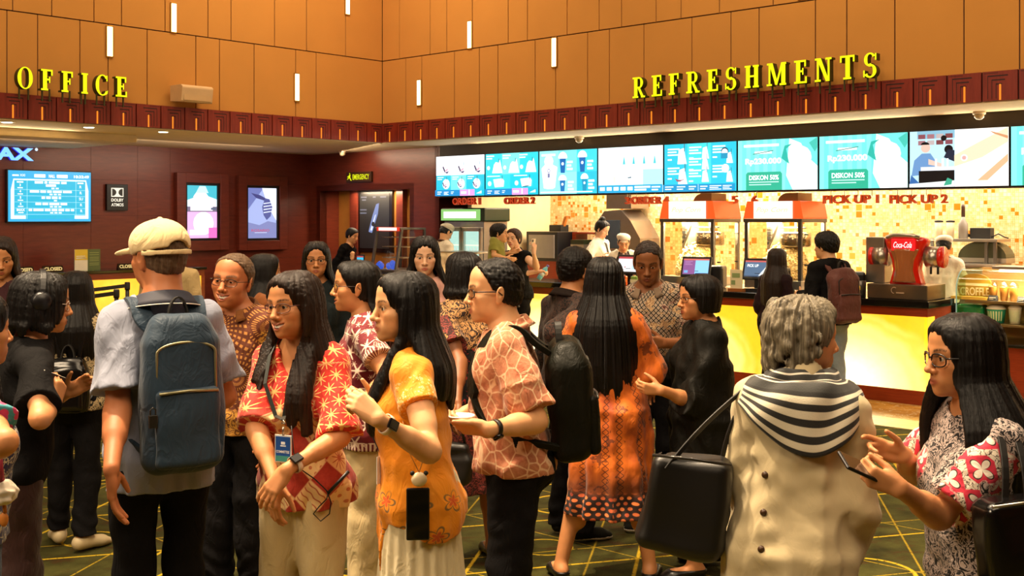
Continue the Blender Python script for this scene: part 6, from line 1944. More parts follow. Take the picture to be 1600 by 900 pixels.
for i, x in enumerate((-w / 2 + 0.01, 0.005)):
 ww = w / 2 - 0.015
 mb = MB()
 for x0, x1, z0, z1 in ((x, x + 0.045, 0.1, zh - 0.09), (x + ww - 0.045, x + ww, 0.1, zh - 0.09), (x, x + ww, 0.1, 0.2), (x, x + ww, zh - 0.15, zh - 0.09)): mb.box(x0, x1, 0.0, 0.05, z0, z1)
 d_ = mb.build('door', [STEEL], r, 0.003)
 mb = MB(); mb.box(x + 0.05, x + ww - 0.05, 0.02, 0.026, 0.2, zh - 0.15); mb.build('pane', [GLASSC], d_)
 mb = MB(); mb.box(x + 0.04, x + ww - 0.04, 0.052, 0.058, 0.2, zh - 0.15, 0)
 for z in (0.5, 0.85, 1.15, 1.42): mb.box(x + 0.05, x + ww - 0.05, 0.040, 0.052, z, z + 0.02, 1)
 rs = random.Random(i)
 for z in (0.52, 0.87, 1.17):
  for k in range(5):
   xx = x + 0.075 + k * (ww - 0.15) / 4
   mb.lathe([(0.02, 0), (0.02, 0.16), (0.008, 0.21), (0.008, 0.23)], (xx, 0.045, z), 8, 2)
 mb.build('lit_shelves', [glow('fridge_glow', '#b4eef8', 0.95), glow('shelf_edge', '#e8fbff', 1.0), glow('cold_bottle', '#cfeefa', 0.8)], d_)
PP = PM - 0.75
a, b = t_on(826, PP), t_on(866, PP)
r = rthing('microwave_oven', 'large black-framed oven with grey door behind the woman with the boy', 'oven', (a + b) / 2, PP, 0.80)
w = b - a
z0, z1 = z_on(845, 403, PP) - 0.80, z_on(845, 362, PP) - 0.80
mb = MB(); mb.box(-w / 2 - 0.06, w / 2 + 0.06, 0.01, 0.5, z0 - 0.05, z1); mb.build('case', [BLKP], r, 0.01)
mb = MB(); mb.box(-w / 2, w / 2, -0.004, 0.012, z0, z1 - 0.05); mb.build('door_glass', [plain('grey_oven_glass', '#8e8a84', 0.12)], r, 0.004)
mb = MB(); mb.box(-w / 2 - 0.06, w / 2 + 0.08, 0.02, 0.5, -0.80, z0 - 0.05); mb.build('stand', [ORW], r)
PP2 = PM - 0.62
r = rthing('shelf_unit', 'orange wooden shelf tower right of the oven', 'shelf', t_on(890, PP2 - 0.05), PP2 + 0.24, 0)
zs = z_on(880, 366, PP2)
mb = MB(); mb.box(-0.17, -0.10, -0.02, 0.28, 0.12, zs); mb.box(-0.17, 0.28, -0.02, 0.28, zs, zs + 0.03); mb.box(0.12, 0.16, 0.0, 0.28, 0.12, zs - 0.12); mb.build('frame', [ORW], r, 0.004)
mb = MB(); mb.box(-0.10, 0.12, 0.02, 0.26, zs - 0.32, zs - 0.10); mb.build('tray_stack', [plain('beige_trays', '#c9b48a', 0.6)], r, 0.006)
r = rthing('takeaway_box', 'small black box with raised card lid on the orange shelf', 'box', t_on(870, PP2 + 0.26), PP2 + 0.26, zs + 0.033)
mb = MB(); mb.box(-0.16, 0.08, 0, 0.2, 0, 0.11); mb.build('case', [BLKM], r, 0.004)
mb = MB(); mb.prism([(0.02, 0), (0.06, 0), (0.14, 0.22), (0.09, 0.21)], (0, 0.12, 0.03), (1, 0, 0), (0, 0, 1), 0.05); mb.build('lid', [plain('kraft_card', '#b86a1c', 0.7)], r)
r = rthing('container_stack', 'dark stack of flat containers beside the orange shelf', 'containers', t_on(903, PP2), PP2 - 0.02, 0.12)
zs2 = z_on(897, 382, PP2 - 0.1) - 0.12
for i in range(3):
 mb = MB(); mb.box(-0.13, 0.13, 0, 0.2, zs2 + 0.024 * i, zs2 + 0.022 + 0.024 * i); mb.build('tray', [plain('olive_plastic', '#232a14', 0.35)], r, 0.004)
mb = MB(); mb.box(-0.13, 0.13, 0, 0.2, 0, zs2); mb.build('pedestal', [STEEL], r)
PP = PM - 0.55
r = rthing('extractor_hood', 'steel extractor hood and duct behind the two cooks', 'extractor hood', t_on(958, PP), PP, z_on(958, 326, PP))
dz = lambda py: z_on(958, py, PP) - z_on(958, 326, PP)
dx = lambda px: t_on(px, PP) - t_on(958, PP)
HSTEEL = plain('hood_steel', '#9a8f84', 0.28, 0.9)
mb = MB(); mb.box(dx(944), dx(983), 0.05, 0.5, 0, dz(296)); mb.build('duct', [HSTEEL], r, 0.004)
mb = MB(); mb.prism([(dx(930), dz(392)), (dx(1000), dz(392)), (dx(1000), dz(372)), (dx(985), dz(345)), (dx(970), dz(328)), (dx(944), dz(330)), (dx(934), dz(345)), (dx(930), dz(352))], (0, 0.5, 0), (1, 0, 0), (0, 0, 1), 0.5); mb.build('canopy', [HSTEEL], r, 0.01)
mb = MB(); mb.box(dx(934), dx(969), -0.012, 0.02, dz(388), dz(344)); mb.build('glass_front', [plain('smoked_glass', '#3d4650', 0.1)], r, 0.006)
mb = MB(); mb.box(dx(932), dx(1000), 0.02, 0.5, -(z_on(958, 326, PP)) + 0.0, dz(392)); mb.build('range', [HSTEEL], r)
PP = PM - 0.55
r = rthing('kitchen_rack', 'steel serving rack with upper shelf along the mosaic wall', 'rack', t_on(1500, PP), PP, 0)
x0, x1 = t_on(1441, PP) - t_on(1500, PP), t_on(1560, PP) - t_on(1500, PP)
zs = z_on(1500, 373, PP); zl = z_on(1500, 411, PP)
mb = MB(); mb.box(x0, x1, -0.04, 0.42, zs - 0.035, zs); mb.build('upper_shelf', [STEEL], r, 0.004)
mb = MB(); mb.box(x0, x1, -0.1, 0.45, zl - 0.03, zl); mb.build('worktop', [STEEL], r, 0.004)
for x in (x0 + 0.1, x1 - 0.16, x1 - 0.06):
 mb = MB(); mb.box(x, x + 0.035, 0.0, 0.035, zl, zs - 0.035); mb.build('upright', [DSTEEL], r)
mb = MB(); mb.box(x0, x1, 0.0, 0.42, 0, zl - 0.03); mb.build('cabinet', [STEEL], r)
def rack_item(name, label, cat, px, fn, group=None, z=None):
 r = rthing(name, label, cat, t_on(px, PP + 0.12), PP + 0.12, zs if z is None else z, group)
 fn(r)
def cupfn(r):
 mb = MB(); mb.lathe([(0.04, 0), (0.048, 0.2), (0.046, 0.2), (0.036, 0.01)], n=14); mb.build('body', [plain('white_paper_cup', '#d9cba5', 0.6)], r)
 mb = MB(); mb.lathe([(0.05, 0.195), (0.05, 0.215), (0.02, 0.22)], n=14); mb.build('lid', [BLKM], r)
rack_item('sauce_bottle', 'pale squeeze bottle with black cap, leftmost on the upper steel shelf', 'bottle', 1467, cupfn, 'bottles on the kitchen shelf')
rack_item('sauce_bottle', 'pale squeeze bottle with black cap, second on the upper steel shelf', 'bottle', 1485, cupfn, 'bottles on the kitchen shelf')
def pep(r):
 mb = MB(); mb.lathe([(0.055, 0), (0.055, 0.18), (0.03, 0.22), (0.022, 0.26)], n=14); mb.build('body', [plain('grey_grinder', '#8a7f74', 0.4)], r)
 mb = MB(); mb.lathe([(0.022, 0.26), (0.024, 0.38), (0.018, 0.41), (0.002, 0.415)], n=12); mb.build('cap', [plain('brown_wood', '#4a2e1c', 0.4)], r)
rack_item('pepper_grinder', 'tall dark-topped grinder on the upper steel shelf', 'grinder', 1505, pep)
def radio(r):
 mb = MB(); mb.box(-0.12, 0.12, 0, 0.14, 0, 0.13); mb.build('case', [BLKM], r, 0.008)
 mb = MB(); mb.tube([(0.12, 0.05, 0.02), (0.2, 0.04, 0.06), (0.27, 0.05, 0.02), (0.3, 0.08, -0.01 + 0.02)], 0.008); mb.tube([(-0.12, 0.05, 0.03), (-0.19, 0.04, 0.05), (-0.2, 0.05, 0.012)], 0.02); mb.build('cable', [BLKM], r)
rack_item('power_box', 'small black box with trailing cables at the end of the steel shelf', 'appliance', 1531, radio)
def dome(r):
 mb = MB(); n = 14
 mb.prism([(0.28 * math.cos(PI * i / n), 0.2 * math.sin(PI * i / n)) for i in range(n + 1)], (0, 0.3, 0.06), (1, 0, 0), (0, 0, 1), 0.3); mb.build('lid', [plain('olive_steel', '#55543c', 0.3, 0.5)], r, 0.008)
 mb = MB(); mb.box(-0.28, 0.28, 0, 0.3, 0, 0.06); mb.build('base', [STEEL], r, 0.004)
rack_item('warming_dome', 'olive rounded warming dome under the steel shelf', 'food warmer', 1534, dome, z=zl + 0.004)
PP = PC + 0.30
a, b = t_on(578, PP), t_on(618, PP)
r = rthing('hot_display', 'glass hot-snack display with red-lit header on the counter left end', 'display case', (a + b) / 2, PP, CH)
w = b - a; z1 = z_on(600, 359, PP) - CH; z0 = 0.04
d = 0.62
mb = MB()
for x in (-w / 2, w / 2 - 0.035):
 mb.prism([(0, z0), (0.035, z0), (0.16, z1), (0.12, z1)], (x + 0.035, 0, 0), (0, 1, 0), (0, 0, 1), -0.035) if False else mb.add([(x, 0, z0), (x + 0.035, 0, z0), (x + 0.035, 0.04, z0), (x, 0.04, z0), (x, 0.12, z1), (x + 0.035, 0.12, z1), (x + 0.035, 0.16, z1), (x, 0.16, z1)], [(3, 2, 1, 0), (4, 5, 6, 7), (0, 1, 5, 4), (1, 2, 6, 5), (2, 3, 7, 6), (3, 0, 4, 7)])
 mb.box(x, x + 0.035, d - 0.04, d, z0, z1)
mb.box(-w / 2, w / 2, 0.10, d, z1, z1 + 0.03); mb.box(-w / 2, w / 2, -0.02, d, 0, z0); mb.build('frame', [DSTEEL], r, 0.004)
mb = MB(); mb.add([(-w / 2 + .035, 0.015, z0), (w / 2 - .035, 0.015, z0), (w / 2 - .035, 0.135, z1), (-w / 2 + .035, 0.135, z1)], [(0, 1, 2, 3)]); mb.add([(w / 2 - .01, 0.04, z0), (w / 2 - .01, d - .04, z0), (w / 2 - .01, d - .04, z1), (w / 2 - .01, 0.16, z1)], [(0, 1, 2, 3)]); mb.build('glass', [GLASSC], r)
mb = MB()
for z in (0.2, 0.36, 0.5):
 for y in (0.22, 0.34, 0.46): mb.box(-w / 2 + 0.04, w / 2 - 0.04, y, y + 0.012, z * z1 / 0.62, z * z1 / 0.62 + 0.012)
 for i in range(5): mb.box(-w / 2 + 0.05 + i * (w - 0.11) / 4, -w / 2 + 0.06 + i * (w - 0.11) / 4, 0.2, 0.5, z * z1 / 0.62, z * z1 / 0.62 + 0.012)
mb.build('wire_shelves', [STEEL], r)
mb = MB(); mb.box(-w / 2 + 0.06, w / 2 - 0.02, 0.085, 0.10, z1 - 0.02, z1 + 0.04, 0); mb.box(-w / 2 + 0.11, w / 2 - 0.07, 0.08, 0.086, z1 - 0.012, z1 + 0.032, 1); mb.build('header_light', [glow('red_header', '#e2321e', 0.9), glow('cream_header', '#fff0dc', 1.2)], r)
mb = MB()
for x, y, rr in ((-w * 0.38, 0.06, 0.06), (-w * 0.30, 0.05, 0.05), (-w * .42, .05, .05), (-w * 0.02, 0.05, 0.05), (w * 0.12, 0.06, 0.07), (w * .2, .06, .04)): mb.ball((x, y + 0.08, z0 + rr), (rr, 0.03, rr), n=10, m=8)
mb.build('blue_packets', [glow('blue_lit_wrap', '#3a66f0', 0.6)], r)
r = rthing('order_tablet', 'small upright cyan-lit tablet beside the hot display', 'tablet', t_on(563, PC + 0.18), PC + 0.18, CH)
mb = MB(); mb.box(-0.085, 0.085, 0.0, 0.02, 0.0, 0.26); mb.box(-0.09, 0.09, -0.02, 0.08, 0, 0.012); mb.build('case', [BLKP], r, 0.006)
s = Screen(0.15, 0.24, -0.002); s.rect(0, 0.02, 1, 1, '#2fb4e0', 1.0); s.rect(0, 0.9, 1, 1, '#b04a4a', 0.8); s.rect(0.15, 0.4, 0.85, 0.62, '#e4f8ff', 1.1); s.build(r)
def croffle_board(root, w, h, y, name='croffle_sign'):
 mb = MB()
 n = 12
 pl = [(-w / 2, 0), (w / 2, 0), (w / 2, h * 0.62)] + [(w / 2 * math.cos(PI * i / n), h * 0.62 + h * 0.38 * math.sin(PI * i / n)) for i in range(1, n)] + [(-w / 2, h * 0.62)]
 mb.prism(pl, (0, y + 0.03, 0), (1, 0, 0), (0, 0, 1), 0.03, 0)
 mb.box(-w / 2, w / 2, y - 0.006, y, h * 0.52, h * 0.62, 1)
 mb.text('CROFFLE', (0, y - 0.004, h * 0.30), (1, 0, 0), (0, 0, 1), h=h * 0.32, w=w * 0.92, mat=1, bold=0.02)
 return mb.build(name, [plain('mustard_card', '#b8922a', 0.5), plain('cream_lettering', '#f3e6b4', 0.5)], root)
PP = PC + 0.05
r = rthing('pastry_case', 'small glass pastry case with CROFFLE board behind the pale-faced woman', 'display case', t_on(712, PP), PP, CH)
mb = MB(); mb.box(-0.42, 0.42, 0, 0.45, 0, 0.03); mb.box(-0.42, 0.42, 0, 0.45, 0.33, 0.35); mb.build('frame', [STEEL], r, 0.003)
mb = MB(); mb.box(-0.42, 0.42, 0, 0.004, 0.03, 0.33); mb.build('glass', [GLASSC], r)
croffle_board(r, 0.42, 0.28, 0.12)
mb = MB()
for i in range(4): mb.lathe([(0.05, 0), (0.06, 0.1), (0.055, 0.12), (0.01, 0.125)], (-0.3 + i * 0.1, 0.3, 0.03), 10)
mb.build('tubs', [plain('green_tub', '#2d8a57', 0.4)], r)
PP = PC + 0.62
X0 = max(t_on(1478, PP), TR + 0.05)
r = rthing('cake_display', 'curved glass display case of tubs and CROFFLE board at the counter end', 'display case', X0, PP, 0)
W = 2.6
zt_ = z_on(1500, 421, PP); zb_ = z_on(1590, 540, PP - 0.1)
mb = MB(); mb.box(0.0, W, -0.02, 0.75, 0, zb_ - 0.03); mb.build('base_cabinet', [ORW], r, 0.004)
mb = MB(); mb.box(0.0, W, -0.10, 0.77, zb_ - 0.03, zb_); mb.build('ledge', [STONE], r, 0.004)
n = 10
curve = [(0.0, zb_)] + [(0.0 + 0.22 * (1 - math.cos(PI / 2 * i / n)), zt_ - 0.22 + 0.22 * math.sin(PI / 2 * i / n)) for i in range(n + 1)]
side = curve + [(0.72, zt_), (0.72, zb_)]
mb = MB()
mb.add([(0.0, y, z) for y, z in side], [tuple(range(len(side)))])
mb.add([(0.008, y, z) for y, z in side], [tuple(range(len(side)))])
mb.build('end_glass', [glass_mat('green_edge_glass', '#e2f6e2', 0.10)], r)
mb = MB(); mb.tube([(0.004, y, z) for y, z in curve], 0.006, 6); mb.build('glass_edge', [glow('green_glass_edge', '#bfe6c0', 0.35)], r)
mb = MB()
mb.loft([[(x, y, z) for y, z in curve] for x in (0.008, W)], closed=False); mb.build('front_glass', [GLASSC], r)
zs1, zs2 = z_on(1520, 468, PP + 0.2), z_on(1560, 505, PP + 0.2)
mb = MB(); mb.box(0.05, W, 0.10, 0.70, zs1 - 0.025, zs1); mb.build('upper_shelf', [plain('bronze_shelf', '#8d7a55', 0.3, 0.6)], r)
mb = MB(); mb.box(0.05, W, 0.06, 0.70, zs2 - 0.02, zs2); mb.build('lower_shelf', [plain('bronze_shelf', '#8d7a55', 0.3, 0.6)], r)
mb = MB(); mb.box(0.25, W, 0.30, 0.70, zt_, zt_ + 0.03); mb.build('top_panel', [STEEL], r, 0.004)
mb = MB(); mb.box(0.03, W, 0.66, 0.70, zb_, zt_); mb.build('back_panel', [plain('warm_case_back', '#d0a45c', 0.6)], r)
mb = MB(); mb.box(0.3, W, 0.36, 0.44, zt_ - 0.03, zt_ - 0.005); mb.build('case_lamp', [glow('case_lamp_glow', '#fff0c8', 2.5)], r)
L_ = bpy.data.lights.new('case_lamp', 'AREA'); L_.energy = 45; L_.color = (1, 0.9, 0.7); L_.shape = 'RECTANGLE'; L_.size = 2.0; L_.size_y = 0.1
lo = bpy.data.objects.new('case_lamp', L_); COL.objects.link(lo); lo.parent = r; lo.location = (1.35, 0.13, zt_ - 0.06); lo.rotation_euler = (0.25, 0, 0)
def on_case(px, yoff, z): return (t_on(px, PP + yoff) - X0, yoff, z)
rb = rthing('croffle_board', 'mustard arched board with cream CROFFLE lettering in the right case', 'sign', t_on(1523, PP + 0.25), PP + 0.25, zs1 + 0.003)
croffle_board(rb, 0.32, 0.26, 0.0, 'board')
mb = MB(); mb.box(-0.2, 0.16, -0.12, -0.03, 0, 0.03); mb.build('snack_tray', [plain('croffle_bread', '#d9b24a', 0.7)], rb)
def tub(px, z, label, c1, c2, rad=0.085, h=0.16, group='tubs in the right display case'):
 r = rthing('snack_tub', label, 'tub', t_on(px, PP + 0.22), PP + 0.22, z + 0.003, group)
 mb = MB(); mb.lathe([(rad * 0.8, 0), (rad, h * 0.85), (rad * 0.98, h)], n=20); mb.build('body', [plain('tub_' + c1[1:], c1, 0.35)], r)
 mb = MB(); mb.lathe([(rad * 1.06, h * 0.92), (rad * 1.06, h), (rad * 0.6, h + 0.03), (0.002, h + 0.035)], n=20); mb.build('lid', [plain('tub_' + c2[1:], c2, 0.3)], r)
 mb = MB()
 for i in range(7):
  a = -PI / 2 + (i - 3) * 0.3
  mb.quad((rad * 0.86 * math.cos(a - .07), rad * 0.86 * math.sin(a - .07), h * .15), (rad * 0.86 * math.cos(a + .07), rad * 0.86 * math.sin(a + .07), h * .15), (rad * 0.99 * math.cos(a + .08), rad * 0.99 * math.sin(a + .08), h * .8), (rad * 0.99 * math.cos(a - .08), rad * 0.99 * math.sin(a - .08), h * .8))
 mb.build('stripes', [plain('pale_stripe', '#d8efc8', 0.4)], r)
tub(1557, zs2, 'turquoise striped tub with white lid on the lower case shelf', '#2fae93', '#f2f4ea', 0.09, 0.15)
tub(1586, zs2, 'white and green tub right of the turquoise tub', '#e6efdc', '#f6f6ee', 0.06, 0.16)
r = rthing('green_box', 'shiny green rounded box on the lower case shelf', 'box', t_on(1518, PP + 0.25), PP + 0.25, zs2 + 0.003)
mb = MB(); mb.box(-0.14, 0.14, -0.06, 0.1, 0, 0.17); mb.build('case', [plain('gloss_green', '#17915a', 0.2, coat=0.5)], r, 0.03)
def cupd(px, label):
 r = rthing('dessert_cup', label, 'cup', t_on(px, PP + 0.2), PP + 0.2, zs1 + 0.003, 'dessert cups on the upper case shelf')
 mb = MB(); mb.lathe([(0.032, 0), (0.045, 0.13), (0.044, 0.135)], n=16); mb.build('cup', [plain('amber_dessert', '#a5702c', 0.3)], r)
 mb = MB(); mb.lathe([(0.047, 0.13), (0.046, 0.15), (0.03, 0.185), (0.004, 0.195)], n=16); mb.build('dome_lid', [glass_mat('clear_lid', '#f4f6ea', 0.15)], r)
cupd(1552, 'clear-domed dessert cup between the CROFFLE board and the price card'); cupd(1569, 'clear-domed dessert cup in the middle of the upper case shelf'); cupd(1584, 'clear-domed dessert cup nearest the right edge on the upper case shelf')
for px, lab in ((1550, 'small black price card under the first dessert cup'), (1596, 'small black price card at the right edge of the case shelf')):
 r = rthing('price_card', lab, 'price card', t_on(px, PP + 0.12), PP + 0.12, zs1, 'price cards in the right case')
 mb = MB(); mb.prism([(0, 0), (0.05, 0), (0.04, 0.055), (0.034, 0.055)], (-0.045, 0, 0), (0, 1, 0), (0, 0, 1), 0.09); mb.build('card', [BLKM], r)
 mb = MB(); mb.box(-0.03, 0.03, 0.004, 0.012, 0.03, 0.036); mb.box(-0.03, 0.01, 0.004, 0.012, 0.016, 0.02); mb.build('print', [plain('card_text', '#f6f0dc', 0.5)], r)
r = rthing('cup_dispenser', 'short dark cup holder on the counter beside the fountain tray', 'cup holder', t_on(1345, PC + 0.1), PC + 0.1, CH)
mb = MB(); mb.lathe([(0.05, 0), (0.055, 0.17), (0.05, 0.175)], n=16); mb.build('holder', [DSTEEL], r)
mb = MB(); mb.box(-0.02, 0.02, -0.06, -0.052, 0.08, 0.12); mb.build('tag', [plain('yellow_card', '#e7c83a', 0.5)], r)
r = rthing('menu_card', 'upright pale patterned menu card between the two popcorn tills', 'menu card', t_on(1150, PC + 0.1), PC + 0.1, CH)
mb = MB(); mb.box(-0.075, 0.075, 0, 0.012, 0.03, 0.24); mb.build('sheet', [plain('cream_card', '#e6dcb4', 0.5)], r)
mb = MB(); mb.box(-0.09, 0.09, -0.03, 0.05, 0, 0.03); mb.build('stand', [plain('tan_wood_top', '#9a5b28', 0.35)], r)
mb = MB(); mb.box(-0.05, 0.05, -0.002, 0, 0.15, 0.2); mb.box(-0.06, -0.01, -0.002, 0, 0.07, 0.12); mb.build('print', [plain('card_green_print', '#8aa06a', 0.5)], r)
for px, lab in ((972, 'orange snack pack leaning on the counter by the white till'), (990, 'green snack pack beside the orange snack pack')):
 r = rthing('snack_pack', lab, 'snack pack', t_on(px, PC + 0.06), PC + 0.06, CH, 'snack packs by the white till')
 col = '#d2551c' if px == 972 else '#7fa04a'
 mb = MB(); mb.box(-0.05, 0.05, 0, 0.05, 0, 0.12); mb.build('bag', [plain('snack_' + col[1:], col, 0.35)], r, 0.015)
 mb = MB(); mb.box(-0.05, 0.05, -0.002, 0.0, 0.04, 0.08); mb.build('band', [plain('cream_card', '#e6dcb4', 0.5)], r)
# ================================================================ cloth patterns
def cell(u, v, su, sv=None, off=0.5):
 sv = sv or su
 row = (v / sv).floor()
 uu = u / su + row * off
 return (uu.frac() - 0.5) * su, ((v / sv).frac() - 0.5) * sv, uu.floor(), row
def burst(x, y, R, n, sharp=0.35, w=0.004):
 """n-rayed star mask"""
 r = (x * x + y * y).sqrt(); a = y.atan2(x)
 ray = (a * (n / 2.0)).cos().abs() ** 6.0
 return r.below(R * 0.3 + 0.0, R * 0.2).mx(((ray * R + R * 0.12) - r).above(0.0, w))
def red_batik(m, u, v, s):
 red, deep, cream = srgb('#c92a1c'), srgb('#a3241a'), srgb('#f0cf96')
 n = m.noise(m.coord(), 30.0, 3.0)
 base = m.mix(n, srgb('#b3221a'), srgb('#d8321f'))
 cx, cy, i, j = cell(u, v, 0.058, 0.05)
 stars = burst(cx, cy, 0.024, 8)
 yoke = m.mix(stars * 0.9, base, srgb('#f4c878'))
 d = 0.098
 a, b = (u + v * 0.75) / d, (u - v * 0.75) / d
 ck = ((a.floor() + b.floor()) / 2.0).frac().gt(0.25)
 fa, fb = a.frac() - 0.5, b.frac() - 0.5
 deepc = m.mix(m.noise(m.coord(), 60.0, 4.0, 0.7), srgb('#8c1d16'), srgb('#c0442e'))
 pick = m.white(m.vec(a.floor(), b.floor(), 0.0))
 rr = (fa * fa + fb * fb).sqrt()
 fl = burst(fa, fb, 0.42, 12, w=0.06)
 dots = ((fa * 3.0).frac() - 0.5) ** 2.0 + ((fb * 3.0).frac() - 0.5) ** 2.0
 waves = ((fa * 4.0 + (fb * 14.0).sin() * 0.10).frac() - 0.5).abs().below(0.10, 0.06)
 motif = m.mix(pick.gt(0.4), m.mix(dots.below(0.05, 0.02) * 0.8, cream, srgb('#c25a38')), m.mix(fl * 0.85, cream, srgb('#b23a26')))
 motif = m.mix(pick.gt(0.72), motif, m.mix(waves * 0.85, cream, srgb('#b5402a')))
 edge = fa.abs().mx(fb.abs()).above(0.475, 0.015)
 body = m.mix(ck, deepc, motif)
 body = m.mix(edge * 0.7, body, srgb('#e9b98a'))
 low = (v + m.noise(m.coord(), 5.0, 1.0) * 0.03).below(1.19, 0.012) * s.lt(0.5)
 return m.mix(low, yoke, body)
def maroon_snow(m, u, v, s):
 base = m.mix(m.noise(m.coord(), 20.0, 3.0), srgb('#571019'), srgb('#7a1a24'))
 cx, cy, i, j = cell(u, v, 0.085, 0.08)
 big = burst(cx, cy, 0.034, 6)
 c2x, c2y, i2, j2 = cell(u + 0.03, v + 0.04, 0.05, 0.06)
 sm = burst(c2x, c2y, 0.011, 6)
 cuff = s.gt(0.5) * v.above(0.145, 0.004) * ((u * 90.0).frac().gt(0.5))
 hem = s.lt(0.5) * v.below(0.84, 0.004) * ((u * 70.0).frac().gt(0.5))
 return m.mix(big.mx(sm).mx(cuff).mx(hem) * 0.85, base, srgb('#f0d9c4'))
def veined(c1, c2, c3, sc=14.0):
 def f(m, u, v, s):
  n = m.noise(m.coord(), sc, 5.0, 0.65, dist=1.5)
  col = m.mix((n * 2.4 - 0.7).clamp(), srgb(c1), srgb(c2))
  d = m.voronoi(m.scale(m.coord(), (1.3, 1.0, 1.0)), sc * 1.6, 'DISTANCE_TO_EDGE')
  vein = (d + (m.noise(m.coord(), sc * 4, 3.0) - 0.5) * 0.10).below(0.05, 0.05)
  return m.mix(vein * 0.75, col, srgb(c3))
 return f
def orange_tunic(m, u, v, s):
 n = m.noise(m.coord(), 12.0, 4.0)
 base = m.mix(n, srgb('#e27f0c'), srgb('#f7a01c'))
 cx, cy, i, j = cell(u + 0.02, v + 0.03, 0.10, 0.11)
 r = (cx * cx + cy * cy).sqrt(); a = cy.atan2(cx)
 pet = (r - (a * 2.5).cos().abs() * 0.022 - 0.012).abs().below(0.0035, 0.003)
 inn = (r - (a * 2.5).cos().abs() * 0.014 - 0.005).below(0.0, 0.004)
 pk = m.white(m.vec(i, j, 1.0)).gt(0.35)
 zone = s.lt(0.5) * (v + m.noise(m.coord(), 6.0, 1.0) * 0.1).below(0.99, 0.03) * u.abs().below(0.36, 0.05)
 col = m.mix(inn * zone * pk * 0.8, base, srgb('#c23a18'))
 col = m.mix(pet * zone * pk * 0.9, col, srgb('#6e5a34'))
 lace = (m.voronoi(m.coord(), 95.0) - 0.32).abs().below(0.09, 0.06) * (s.gt(0.5) * v.above(0.03, 0.02) * v.below(0.12, 0.03) * m.noise(m.coord(), 16.0, 2.0).above(0.44, 0.08))
 gold = (m.voronoi(m.coord(), 130.0) - 0.3).abs().below(0.10, 0.06) * (s.lt(0.5) * u.abs().below(0.045, 0.01) * v.above(0.9, 0.02))
 col = m.mix(gold * 0.7, col, srgb('#ffd071'))
 return m.mix(lace * 0.9, col, srgb('#ffe9b0'))
def orange_long(m, u, v, s):
 n = m.noise(m.scale(m.coord(), (1.0, 1.0, 0.6)), 5.5, 4.0, 0.6, dist=0.8)
 base = m.mix((n * 2.6 - 0.8).clamp(), srgb('#8a3208'), srgb('#e0741a'))
 bl = m.noise(m.coord(), 13.0, 3.0, 0.7).above(0.62, 0.04)
 base = m.mix(bl * 0.75, base, srgb('#3c1405'))
 P = 0.095
 x = ((u / P).frac() - 0.5) * P
 zz = ((v / 0.03).frac() - 0.5) * 0.03
 cross = ((x.abs() - zz.abs()).abs()).below(0.0022, 0.0015) * x.abs().below(0.014, 0.001)
 wig = cross * s.lt(1.5)
 col = m.mix(wig * 0.9, base, srgb('#1c0903'))
 hem = v.below(0.56, 0.10) * s.lt(0.5)
 d1, d2, i, j = cell(u, v, 0.030, 0.026)
 dot = (d1 * d1 + d2 * d2).sqrt().below(0.0085, 0.002)
 hemc = m.mix(dot, srgb('#200d08'), m.mix(m.white(m.vec(i, j, 0.0)), srgb('#9e3a20'), srgb('#f08a4a')))
 low = v.below(0.47, 0.03) * s.lt(0.5)
 col = m.mix(hem * 0.75, col, srgb('#2a0f08'))
 return m.mix(low, col, hemc)
def lattice_batik(m, u, v, s):
 a, b = (u + v) / 0.030, (u - v) / 0.030
 la = (a.frac() - 0.5).abs().mx((b.frac() - 0.5).abs()).above(0.36, 0.05)
 dd = ((a.frac() - 0.5) ** 2.0 + (b.frac() - 0.5) ** 2.0).sqrt().below(0.16, 0.05)
 lat = m.mix(la, srgb('#b9a48c'), srgb('#2a2622'))
 lat = m.mix(dd * 0.8, lat, srgb('#6f5a4a'))
 n = m.noise(m.coord(), 7.5, 3.0, 0.6, dist=1.4)
 fl = m.noise(m.coord(), 40.0, 4.0, 0.6, dist=2.0)
 flor = m.mix((fl * 3.0 - 1.0).clamp(), srgb('#6a3c2a'), srgb('#d9b886'))
 dark = m.mix((fl * 4.0 - 1.6).clamp(), srgb('#4a1f18'), srgb('#c9a590'))
 col = m.mix(n.above(0.56, 0.02), lat, flor)
 return m.mix(n.below(0.40, 0.02), col, dark)
def swirl(c1, c2, sc=26.0, th=0.5, w=0.05, extra=None):
 def f(m, u, v, s):
  n = m.noise(m.coord(), sc, 3.0, 0.55, dist=2.2)
  k = (n - th).abs().below(w, 0.03)
  col = m.mix(k, srgb(c1), srgb(c2))
  if extra: col = extra(m, u, v, s, col)
  return col
 return f
def rays_batik(m, u, v, s):
 cx, cy, i, j = cell(u, v, 0.26, 0.24)
 a = cy.atan2(cx + 0.06); r = ((cx + 0.06) * (cx + 0.06) + cy * cy).sqrt()
 ln = (a * 34.0 + (r * 40.0).sin() * 0.6).sin().above(0.25, 0.4)
 dotl = (r * 260.0).sin().above(-0.2, 0.6)
 col = m.mix(ln * dotl * 0.8, srgb('#5c2a12'), srgb('#c98a44'))
 n = m.noise(m.coord(), 22.0, 3.0, dist=1.5)
 ochre = m.mix((n - 0.5).abs().below(0.04, 0.03), srgb('#c08a35'), srgb('#53280f'))
 return m.mix((v + m.noise(m.coord(), 4.0, 2.0) * 0.16).below(1.0, 0.02), col, ochre)
